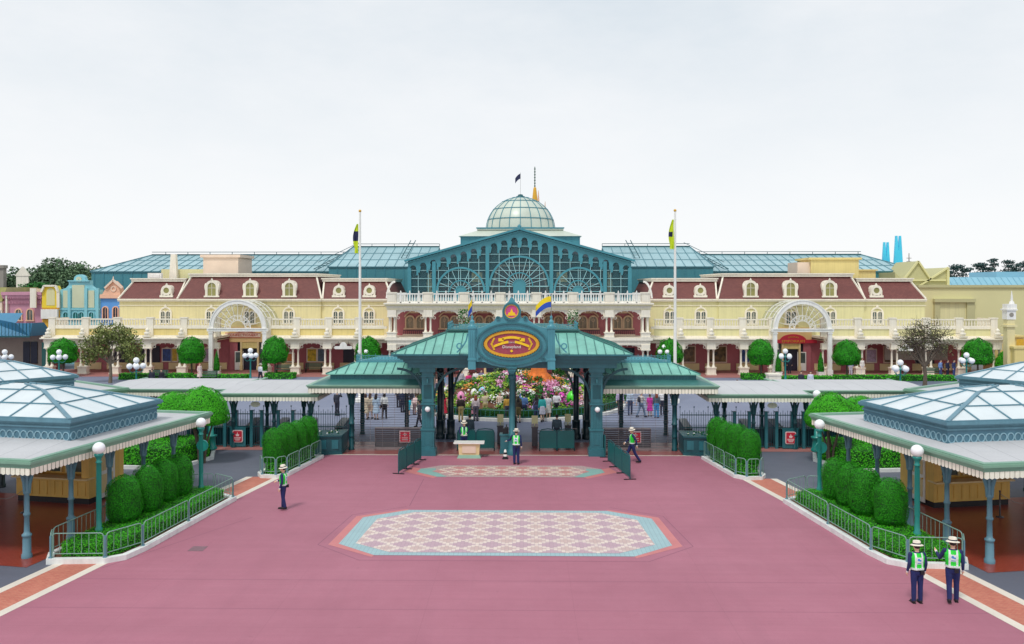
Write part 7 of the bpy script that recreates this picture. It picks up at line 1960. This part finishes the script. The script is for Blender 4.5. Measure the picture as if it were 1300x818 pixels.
ARM = {'down': ((.235,.03,1.13),(.245,-.05,.89)), 'fwd': ((.23,-.04,1.14),(.15,-.27,1.08)), 'hold': ((.24,.02,1.14),(.09,-.24,1.1)), 'cam': ((.24,-.2,1.26),(.07,-.27,1.5)),
       'hip': ((.30,.08,1.15),(.18,-.04,1.0)), 'back': ((.25,.12,1.14),(.14,.16,.93)), 'swing_f': ((.235,-.12,1.15),(.225,-.28,.98)), 'swing_b': ((.235,.16,1.15),(.24,.2,.91)), 'gest': ((.30,-.1,1.14),(.36,-.27,1.24)), 'side': ((.30,-.05,1.16),(.36,-.26,1.06)), 'up': ((.32,-.1,1.42),(.3,-.2,1.68)), 'lean': ((.34,-.12,1.17),(.5,-.2,1.1))}
def person(x, y, face, label, group=None, top=(90,90,100), bottom=(40,44,70), hair='black', style='short', arms=('down','down'), walk=0.0, k=1.0, skirt=None, sleeves='long', shoes=(40,36,40), guard=False, female=False, bag=None, hat=None, short=False, dress=None, z=0.0, lean=0.0, sit=False, near=False, skin='a', apron=None, head_turn=0.0):
    """face: heading in degrees, 0 = facing the camera (-Y), 90 = facing +X"""
    t = thing('person', label, 'person', (x,y,z), R(face), group)
    t.scale = (k,k,k)
    vx = .016 if near else .026
    sw = .165 if female else .185
    hipy = lambda zz: lean*(zz-.9)*-.6
    HL = Vector((-.09,0,.9)); HR = Vector((.09,0,.9))
    legs = []
    for sgn, ph in ((-1,1),(1,-1)):
        w = walk*ph
        hip = Vector((sgn*.088,0,.9)); 
        if sit: knee = Vector((sgn*.1,-.42,.48)); ank = Vector((sgn*.1,-.44,.08))
        else:
            knee = Vector((sgn*.092, -w*.22-abs(w)*.05, .49)); ank = Vector((sgn*.095, -w*.42+(.05 if w < 0 else 0), .085+(.05 if w < -.1 else 0)))
        if sit: hip.z = .5
        legs.append((hip, knee, ank))
    dz = -.4 if sit else 0
    sh = 1.395
    def T3(v): 
        v = Vector(v); return Vector((v.x, v.y+hipy(v.z), v.z+dz))
    armp = []
    for sgn, a in zip((-1,1), arms):
        e, w = ARM[a]; armp.append((T3((sgn*sw, .0, sh)), T3((sgn*(e[0]-.185+sw),e[1],e[2])), T3((sgn*(w[0]-.185*0-.0 if abs(w[0])<.2 else w[0]-.185+sw),w[1],w[2]))))
    tors = lambda g: [(z_+dz, rx+g, ry+g, 0, hipy(z_)) for z_, rx, ry in ((.84,.14,.1),(.93,.155,.108),(1.06,.13 if female else .148,.095),(1.2,.145 if female else .165,.108),(1.32,.165 if female else .18,.108),(1.40,.14,.085),(1.45,.07,.062))]
    hy = hipy(1.55)-.015*(1+0)
    hc = Vector((0,hy,1.585+dz))
    # body: one continuous surface
    b = MB()
    loft(b, tors(-.012))
    capsule(b, (0,hipy(1.45),1.43+dz), (0,hy,1.52+dz), .055, .05)
    b.sphere(tuple(hc), (.078,.096,.115), 16, 12); b.sphere((hc.x,hc.y-.03,hc.z-.055),(.058,.066,.062),12,8)
    for hip, kn, an in legs:
        capsule(b, hip, kn, .082, .056); capsule(b, kn, an, .056, .038)
        capsule(b, an+Vector((0,.02,-.04)), an+Vector((0,-.15,-.055)), .035, .03)
    for s_, e, w in armp:
        capsule(b, s_, e, .052, .038); capsule(b, e, w, .038, .026)
    ex = MB()
    rot = Matrix.Rotation(head_turn,4,'Z')
    F = lambda dx, dy, dz_: tuple(hc+rot @ Vector((dx,dy,dz_)))
    for sx_ in (-1,1):
        ex.sphere(F(sx_*.032,-.088,.008),(.012,.009,.008),8,6,m=1); ex.sphere(F(sx_*.08,.005,-.005),(.014,.024,.034),8,6,m=0)
        ex.box(*[c_ for pr in zip(F(sx_*.032-.018,-.094,.026),F(sx_*.032+.018,-.084,.034)) for c_ in pr], m=3)
    ex.sphere(F(0,-.1,-.018),(.014,.02,.022),8,6,m=0); ex.sphere(F(0,-.094,-.055),(.024,.008,.008),8,6,m=2)
    for (s_, e, w), sgn in zip(armp, (-1,1)):
        d = (w-e).normalized(); side = Vector((sgn,0,0))-d*d.x*sgn; side.normalize(); nrm = d.cross(side)
        c0 = w+d*.012; c1 = w+d*.085
        ex.tube([c0,w+d*.05,c1],[.024,.036,.034],8,m=0,flat=.55)
        for q in range(4):
            o_ = side*(.026-.0175*q) if 0 else (Vector((0,1,0))-d*d.y).normalized()*(-.026+.0175*q)
            L = (.058,.072,.068,.05)[q]; n_ = -side
            ex.tube([c1+o_*.8-d*.01, c1+o_+d*L*.5+n_*.006, c1+o_+d*L+n_*.02],[.009,.0085,.006],6,m=0)
        fo = (Vector((0,-1,0))+d*d.y).normalized()
        ex.tube([w+d*.03+fo*.02, w+d*.06+fo*.05, w+d*.09+fo*.055],[.012,.01,.007],6,m=0)
    glove = M['white'] if guard else None
    if guard:
        for i in range(len(ex.fm)):
            pass
    organic(b, 'body', [SKIN[skin], M['eye'], M['lip'], HAIR[hair]], t, vx, ex)
    # clothes
    g = MB(); loft(g, tors(.012)[(1 if not guard else 0):])
    for s_, e, w in armp:
        if sleeves == 'long': capsule(g, s_, e, .064, .05); capsule(g, e, w-(w-e).normalized()*.01, .05, .038)
        elif sleeves == 'short': capsule(g, s_, s_.lerp(e,.62), .066, .058)
        else: capsule(g, s_, s_.lerp(e,.1), .06, .055)
    organic(g, 'jacket' if guard else 'shirt', C(*top), t, vx)
    if dress:
        g = MB(); loft(g, [(.42+dz,.25,.2,0,0),(.6+dz,.22,.18,0,0),(.85+dz,.18,.14,0,0),(1.02+dz,.15,.115,0,hipy(1.02)),(1.25+dz,.185,.128,0,hipy(1.25)),(1.38+dz,.16,.1,0,hipy(1.38))]); organic(g, 'dress', C(*dress), t, vx)
    elif skirt:
        g = MB(); loft(g, [(.5,.215,.19,0,0),(.62,.2,.17,0,0),(.85,.172,.135,0,0),(1.02,.15,.115,0,0)]); organic(g, 'skirt', C(*skirt), t, vx)
    if not dress and not skirt:
        g = MB(); loft(g, [(.8+dz,.12,.1,0,0),(.88+dz,.168,.122,0,0),(.97+dz,.17,.124,0,0),(1.02+dz,.16,.115,0,0)])
        for hip, kn, an in legs:
            if short: capsule(g, hip, hip.lerp(kn,.85), .1, .088)
            else: capsule(g, hip, kn, .1, .072); capsule(g, kn, an+Vector((0,0,-.01)), .072, .06)
        organic(g, 'trousers', C(*bottom), t, vx)
    for hip, kn, an in legs:
        g = MB(); g.sphere((an.x,an.y-.06,an.z-.045),(.048,.135,.042),12,8); g.sphere((an.x,an.y+.02,an.z-.02),(.046,.056,.05),10,6); g.box(an.x-.044,an.x+.044,an.y-.19,an.y+.065,an.z-.085,an.z-.068)
        o = g.build('shoe', C(*shoes)); o.parent = t
    # hair
    h = MB()
    if hat != 'cover':
        h.sphere((hc.x,hc.y+.012,hc.z+.03),(.09,.104,.104),16,10)
        if style == 'long':
            loft(h, [(1.3+dz,.09,.03,0,hy+.1),(1.42+dz,.11,.05,0,hy+.08),(1.55+dz,.095,.07,0,hy+.05),(1.62+dz,.06,.06,0,hy+.03)])
        elif style == 'bun': h.sphere((hc.x,hc.y+.06,hc.z+.12),(.05,.05,.05),10,8)
        elif style == 'bob': loft(h, [(1.47+dz,.1,.06,0,hy+.05),(1.56+dz,.1,.08,0,hy+.03),(1.64+dz,.07,.07,0,hy+.02)])
        elif style == 'tail': h.tube([(hc.x,hc.y+.09,hc.z+.04),(hc.x,hc.y+.15,hc.z-.02),(hc.x,hc.y+.13,hc.z-.18)],[.04,.045,.015],8)
        o = h.build('hair', HAIR[hair]); o.parent = t
        # open the face
        for v in o.data.vertices:
            if v.co.y < hc.y-.035 and v.co.z < hc.z+.05: v.co.y = hc.y-.03
    if guard or hat:
        hh = MB(); z0 = hc.z+.055; tl = Matrix.Translation((hc.x,hc.y+.005,z0)) @ Matrix.Rotation(R(8 if guard else 0),4,'X')
        hh.T = tl
        hh.lathe([(.105,.0),(.155,-.012),(.172,-.018),(.17,-.004),(.15,.006),(.108,.018),(.104,.05),(.1,.095),(.085,.118),(.05,.122),(.01,.112)],n=24)
        o = hh.build('hat', C(238,230,212) if guard or hat == 'straw' else C(60,60,66)); o.parent = t
        hb = MB(); hb.T = tl; hb.lathe([(.1085,.016),(.1095,.018),(.1065,.05),(.105,.05)],n=24); ob = hb.build('hat_band', C(34,38,60)); ob.parent = o
    if guard:
        g = MB()
        rings = [r for r in tors(.032)]; rings[0] = (.96+dz,.19,.142,0,hipy(.96)); rings[1] = (1.02+dz,.186,.14,0,hipy(1.02))
        rings = [(z_, rx*(1 if z_ < 1.3 else .98), ry, cx, cy) for z_, rx, ry, cx, cy in rings if z_ < 1.44]; rings[-1] = (1.425+dz,.15,.1,0,hipy(1.42))
        loft(g, rings)
        def fm(c_, n_):
            if n_.z < -.8: return 2
            ax = abs(c_.x)
            if .07 < ax < .115 and c_.z > 1.0: return 1
            if c_.z < 1.02: return 1
            if c_.y > 0 and 1.13 < c_.z < 1.32 and ax < .09:
                return 3 if (c_.x-.015)**2+(c_.z-1.255)**2 < .0013 or (abs(c_.z-1.16) < .012 and ax < .06) or (c_.x+.035)**2+(c_.z-1.235)**2 < .0007 else 1
            if c_.y < 0 and ax < .05*max(0,(c_.z-1.1)/.3) + .004: return 2
            return 0
        organic(g, 'vest', [C(40,216,60), C(226,236,232), C(34,48,92), C(70,140,206)], t, .012 if near else .02, None, fm)
        g = MB(); loft(g, [(.93,.168,.126,0,0),(.965,.17,.128,0,0)]); o = g.build('belt', M['black']); o.parent = t
        g = MB(); g.box(-.12,-.02,.11,.19,.86,.97); o = g.build('belt_pouch', M['black']); o.parent = t
        for (s_, e, w), sgn in zip(armp, (-1,1)):
            g = MB(); d = (w-e).normalized(); capsule(g, w, w+d*.035, .034, .03); o = g.build('cuff', C(240,240,238)); o.parent = t
    if bag == 'pack':
        g = MB(); g.sphere((0,.19+hipy(1.2),1.2+dz),(.14,.09,.2),12,10); o = g.build('backpack', C(50,52,64)); o.parent = t
    elif bag:
        g = MB(); g.sphere((.25,.02,.8),(.06,.13,.14),12,8); g.tube([(.25,.02,.9),(.2,.02,1.2),(.1,-.05,1.42),(-.05,.05,1.4),(.1,.12,1.2),(.24,.06,.92)],.012,5); o = g.build('shoulder_bag', C(*bag)); o.parent = t
    return t

NAVY = (30,42,92)
G = dict(top=NAVY, bottom=(28,40,96), guard=True, near=True, hair='black', group='security guards in green vests')
person(-8.75, 32.1, -92, 'guard in green vest standing alone on the left of the pink plaza', arms=('fwd','down'), walk=.12, **G)
person(11.45, 22.9, 182, 'guard seen from behind, left one of the pair at the right edge', arms=('down','down'), k=.98, **G)
person(12.45, 22.95, 160, 'guard with raised hand, right one of the pair at the right edge', arms=('down','gest'), walk=.2, k=1.03, **G)
person(.24, 40.45, 170, 'guard seen from behind at the gate, arm on the pedestal desk', arms=('down','lean'), lean=.05, **G)
person(5.95, 40.9, -88, 'guard in straw hat and green vest walking left behind the right barrier', arms=('swing_f','swing_b'), walk=.75, **G)
person(-2.5, 42.9, 12, 'guard facing forward behind the cream counter in the gate opening', arms=('fwd','hold'), **G)
CW = 'visitors in the court behind the gate'
def at(p, feet, Y=None):
    Yc = 9135/(feet-364) if Y is None else Y
    return (.7+(p-650)*Yc/1050-.0165*Yc, Yc+(p-650)*Yc/1050*.0165)
def visitor(p, feet, face, label, Y=None, **kw):
    x, y = at(p, feet, Y)
    return person(x, y, face, label, CW, **kw)
visitor(464, 533, 178, 'woman in a long beige coat seen through the left grille', top=(226,206,178), dress=(222,202,174), hair='brown', style='bob', female=True, shoes=(60,44,40))
visitor(470, 532, 170, 'woman in cream top and pale skirt beside the beige coat, through the left grille', top=(238,226,206), skirt=(228,200,176), hair='brown', style='long', female=True, walk=.2)
visitor(477.5, 533, 165, 'woman in pale blue dress half hidden by the post of the left grille', top=(184,206,226), dress=(184,206,226), hair='black', style='long', female=True)
visitor(488, 532, 175, 'person in white top and black trousers with a shoulder bag through the left grille', top=(236,236,232), bottom=(34,34,40), female=True, hair='black', style='bob', bag=(60,56,60), walk=.25)
visitor(511, 524, 150, 'man in dark navy clothes near the left gate pillar', top=(40,52,78), bottom=(36,42,62), arms=('cam','down'))
visitor(518.5, 528, 170, 'child in bright turquoise with a lime bag near the left gate pillar', top=(40,196,216), bottom=(50,180,200), short=True, k=.72, hair='brown', style='tail', bag=(190,220,40))
visitor(526, 527, 150, 'woman in pale pink crouched over beside the turquoise child', top=(232,200,196), bottom=(150,120,120), female=True, hair='brown', style='bun', k=.8, lean=.5)
visitor(532.5, 543, -110, 'person in dark gray walking just left of the left gate pillar', top=(72,76,92), bottom=(50,54,72), walk=.6, arms=('swing_f','swing_b'))
visitor(557.5, 545, 175, 'man in light blue shirt and black shorts behind the left gate pillar', top=(120,184,208), sleeves='short', short=True, bottom=(36,38,50), shoes=(170,150,110), hair='brown', walk=.35)
visitor(563.5, 533, 190, 'woman in a red dress behind the man in light blue', top=(206,40,66), dress=(206,40,66), sleeves='none', female=True, hair='black', style='long')
visitor(585, 536, 195, 'man in black jacket and tan trousers by the flower garden, left of the counter', top=(58,46,44), bottom=(196,172,112), hair='black', bag=(50,46,46))
visitor(604, 535, 178, 'woman in floral pale top beside the pushchair', top=(224,206,208), bottom=(90,84,100), female=True, hair='auburn', style='long')
visitor(616, 531, 170, 'man in khaki shirt and tan trousers photographing the flower garden', top=(206,190,160), bottom=(190,170,118), arms=('cam','hold'), hair='brown')
visitor(634.5, 529, 10, 'girl in white shorts and pale top facing the camera by the garden fence', top=(240,214,200), bottom=(240,240,240), short=True, sleeves='none', hair='brown', style='long', female=True, k=.95)
visitor(658, 537, 170, 'woman in dark patterned top and white shorts right of the centre column', top=(66,58,48), bottom=(110,100,60), short=True, hair='black', style='long', female=True)
visitor(665.5, 533, 165, 'man in blue shirt and navy trousers right of the centre column, arm raised', top=(84,120,176), bottom=(40,52,92), arms=('down','up'), hair='black')
visitor(681, 534, 175, 'woman in dark cardigan with long hair and a lilac bag', top=(66,58,72), bottom=(60,72,110), female=True, hair='black', style='long', bag=(176,170,224))
visitor(688.5, 536, 190, 'woman in teal top and pale skirt bending forward', top=(40,168,168), skirt=(200,200,216), female=True, hair='black', style='bob', lean=.25, walk=.35)
visitor(696, 534, 180, 'woman in white and gray blouse and floral skirt, left of the white-shirted one', top=(214,214,220), skirt=(200,196,190), female=True, hair='brown', style='bun', sleeves='short')
visitor(706.5, 530, 180, 'woman in white shirt and black skirt with auburn hair', top=(240,236,244), bottom=(44,44,56), female=True, hair='auburn', style='bob', arms=('hip','down'))
visitor(707, 566, 178, 'staff member in dark gray suit seen from behind over the right barrier', top=(74,92,104), bottom=(56,64,80), hair='black')
visitor(596.5, 566, 175, 'staff member in dark gray suit behind the left barrier, beyond the counter guard', top=(70,88,100), bottom=(56,64,80), hair='black', style='bun', female=True)
visitor(787, 526, 5, 'person in lilac top and black trousers walking towards the gate, through the right grille', top=(206,190,226), bottom=(40,40,48), walk=.25, hair='black')
visitor(800, 527, -10, 'woman in pale blue-gray blouse and dark jeans beside the lilac top', top=(188,204,224), bottom=(58,74,108), female=True, hair='brown', style='long', walk=.35)
visitor(814, 530, 120, 'person with dark backpack and pale jeans left of the right grille post', top=(220,210,204), bottom=(110,130,156), bag='pack', hair='black', walk=.6, arms=('swing_f','swing_b'))
visitor(825, 529, 175, 'girl in magenta dress right of the grille post', top=(222,60,170), dress=(222,60,170), female=True, hair='brown', style='tail', k=.88)
visitor(833.5, 531, 170, 'woman in gray top and bright blue wide trousers with auburn hair', top=(90,104,116), bottom=(66,150,206), female=True, hair='auburn', style='long')
visitor(428, 528, 160, 'person in black coat behind the left picket fence near the gate wing', top=(50,54,66), bottom=(44,46,60), hair='black', arms=('cam','down'))
visitor(936, 536, 175, 'person in pale pink behind the right picket fence', top=(236,150,190), bottom=(230,200,210), female=True, hair='brown', style='bob', Y=62)
visitor(595, 500, 0, 'person in bright pink at the back left of the flower garden', top=(226,50,130), bottom=(230,230,230), female=True, hair='brown', style='long', Y=67.5)
visitor(604, 500, 170, 'person in white at the back of the flower garden', top=(236,230,230), bottom=(206,200,206), hair='black', Y=69)
visitor(611, 500, 20, 'person in gray-violet at the back of the flower garden', top=(120,112,150), bottom=(60,60,80), hair='black', Y=69.6)
visitor(586, 500, 30, 'person in pale gray at the far left back of the flower garden', top=(190,184,190), bottom=(90,90,100), hair='black', style='bob', female=True, Y=69)
visitor(705, 500, 10, 'person in blush pink at the right back of the flower garden', top=(232,196,196), bottom=(220,180,180), hair='brown', style='long', female=True, Y=69.5)
visitor(669, 500, 10, 'person in plum at the back of the garden beside the orange trunk', top=(176,96,150), bottom=(80,50,60), hair='black', Y=68.5)
visitor(506, 519, 160, 'man in black beside the navy-clad man, seen through the left grille', top=(48,48,54), bottom=(40,42,58), hair='black', Y=59.5)
visitor(516, 517, 190, 'woman in white blouse behind the turquoise child', top=(232,228,226), bottom=(60,66,96), female=True, hair='brown', style='long', Y=60.5)
visitor(522.5, 518, 170, 'woman in olive top behind the crouching woman in pale pink', top=(96,108,84), bottom=(52,54,66), female=True, hair='black', style='bob', Y=60)
visitor(529, 517, 200, 'man in cream shirt nearest the left gate pillar in the rear group', top=(226,214,196), bottom=(110,90,76), hair='brown', Y=61)
visitor(555, 505, 150, 'woman in peach top under the left gate bracket', top=(232,186,166), bottom=(90,86,110), female=True, hair='brown', style='long', Y=66)
visitor(562, 505, 20, 'man in sky blue under the left gate bracket', top=(140,180,214), bottom=(60,64,84), hair='black', Y=66.6)
visitor(644, 534, 185, 'woman in mustard cardigan left of the centre column by the garden fence', top=(206,160,66), bottom=(64,66,84), female=True, hair='black', style='bob', k=.97)
visitor(745, 524, 200, 'man in pale green shirt right of the rear columns', top=(176,206,176), bottom=(70,74,96), hair='black')
visitor(841, 527, 165, 'man in white beside the wide blue trousers, through the right grille', top=(236,236,236), bottom=(52,56,74), hair='black')
visitor(253.5, 481, 60, 'woman in pale pink walking in front of the left arcade', Y=75.8, top=(236,206,200), dress=(236,214,206), female=True, hair='auburn', style='long', walk=.3)
visitor(330.5, 486, 150, 'person in white shirt and black trousers right of the confectionery lamp', Y=75, top=(238,240,244), bottom=(40,44,60), hair='black', walk=.5, hat='straw')
visitor(1002, 478, 0, 'person in dark clothes and pale scarf in the red-signed doorway', Y=82.5, top=(44,50,70), bottom=(40,44,60), hair='black', z=.03)
visitor(1080, 470, 0, 'person in blue and white by the arcade right of the red-signed doorway', Y=80.5, top=(130,140,206), bottom=(206,206,222), hair='black', z=.03)
visitor(1094.5, 470, 10, 'person in white by the column right of the red-signed doorway', Y=80.8, top=(240,236,230), bottom=(226,222,222), hair='brown', style='bob', female=True, z=.03)
for p, Y, lb, c1 in ((1017,72.2,'seated person in black on the low hedge edge before the red-signed doorway',(46,50,66)),(1029,72.2,'seated person in white and dark blue before the red-signed doorway',(214,220,236)),(193,74,'seated person in dark blue by the left arcade hedge, left of the pair',(40,44,62)),(205,74,'seated person in black by the left arcade hedge, right of the pair',(34,34,44))):
    visitor(p, 480, 0, lb, Y=Y, top=c1, bottom=(40,44,66), sit=True, hair='black')
for p, lb, c1, c2 in ((1194,'person in blue beside the group right of the bare tree',(120,150,206),(70,80,130)),(1203,'person in navy in the middle of the group right of the bare tree',(34,38,70),(30,34,60)),(1211,'person in dark blue at the right of the group right of the bare tree',(50,60,104),(60,76,130))):
    visitor(p, 478, 30, lb, Y=79, top=c1, bottom=c2, hair='black')
flush_people()
x, y = at(603.5, 530); y -= .75
t = thing('pushchair', 'dark folding pushchair with pink blanket beside the flower garden', 'pushchair', (x,y,0))
m = MB(); m.sphere((x,y,.72),(.26,.34,.2),14,8); m.arc(x,.8,.2,.27,y-.1,y+.3,0,PI,12); attach(m.build('hood', C(56,48,66)), t)
m = MB(); m.box(x-.2,x+.2,y-.25,y+.1,.4,.6); m.sphere((x,y-.1,.62),(.17,.2,.1),10,6); attach(m.build('seat', C(206,140,160)), t)
m = MB()
for sx_ in (-.22,.22): m.tube([(x+sx_,y-.4,.1),(x+sx_,y,.55),(x+sx_,y+.45,1.0)],.018,6); m.tube([(x+sx_,y+.4,.1),(x+sx_,y,.55)],.018,6)
m.tube([(x-.22,y+.45,1.0),(x+.22,y+.45,1.0)],.022,6); attach(m.build('frame', 'steel_dark'), t)
for sx_ in (-.24,.24):
    for sy_ in (-.4,.4):
        m = MB(); m.T = Matrix.Translation((x+sx_,y+sy_,.11)) @ Matrix.Rotation(PI/2,4,'Y'); m.lathe([(.04,-.025),(.11,-.025),(.11,.025),(.04,.025)],n=14); attach(m.build('wheel','black'), t)

# ================================================================== CAMERA, SKY, SUN
cam = bpy.data.cameras.new('camera'); co = bpy.data.objects.new('camera', cam); col.objects.link(co)
co.location = (.7,0,8.7); co.rotation_euler = (PI/2,0,.0165)
cam.sensor_width = 36; cam.lens = 36*1050/1300; cam.shift_y = -45/1300; cam.clip_end = 3000; cam.clip_start = .5
scene.camera = co
EL, AZ = R(58), R(205)
sun = bpy.data.lights.new('sun','SUN'); sun.energy = 1.75; sun.angle = R(11); sun.color = (1,.965,.91)
so = bpy.data.objects.new('sun', sun); col.objects.link(so)
sd_ = Vector((math.sin(AZ)*math.cos(EL), math.cos(AZ)*math.cos(EL), math.sin(EL)))
so.rotation_euler = sd_.to_track_quat('Z','Y').to_euler(); so.location = (0,-20,60)
w = bpy.data.worlds.new('World'); scene.world = w; w.use_nodes = True
nt = w.node_tree; nt.nodes.clear()
out = nt.nodes.new('ShaderNodeOutputWorld')
sky = nt.nodes.new('ShaderNodeTexSky'); sky.sky_type = 'NISHITA'; sky.sun_disc = False; sky.sun_elevation = EL; sky.sun_rotation = AZ
bg1 = nt.nodes.new('ShaderNodeBackground'); bg1.inputs[1].default_value = .1; nt.links.new(sky.outputs[0], bg1.inputs[0])
tc = nt.nodes.new('ShaderNodeTexCoord'); sep = nt.nodes.new('ShaderNodeSeparateXYZ'); nt.links.new(tc.outputs['Generated'], sep.inputs[0])
mp = nt.nodes.new('ShaderNodeMapping'); mp.inputs['Scale'].default_value = (1.3,1.3,3.2); nt.links.new(tc.outputs['Generated'], mp.inputs[0])
cn = ramp(nt, noise(nt, 2.3, 6, .6, mp.outputs[0]), .33, .68)
hz = ramp(nt, sep.outputs[2], .05, .42)
base = mixc(nt, hz, (.97,.985,.995), (.66,.745,.82))
base = mixc(nt, mathn(nt, 'MULTIPLY', cn, .65), base, (.985,.99,1.0))
bg2 = nt.nodes.new('ShaderNodeBackground'); bg2.inputs[1].default_value = 1.02; nt.links.new(base, bg2.inputs[0])
mx = nt.nodes.new('ShaderNodeMixShader'); mx.inputs[0].default_value = .94
nt.links.new(bg1.outputs[0], mx.inputs[1]); nt.links.new(bg2.outputs[0], mx.inputs[2]); nt.links.new(mx.outputs[0], out.inputs[0])
scene.view_settings.view_transform = 'Standard'; scene.view_settings.look = 'None'; scene.view_settings.exposure = 0; scene.view_settings.gamma = 1
scene.cycles.max_bounces = 6; scene.cycles.transparent_max_bounces = 12; scene.cycles.use_denoising = True
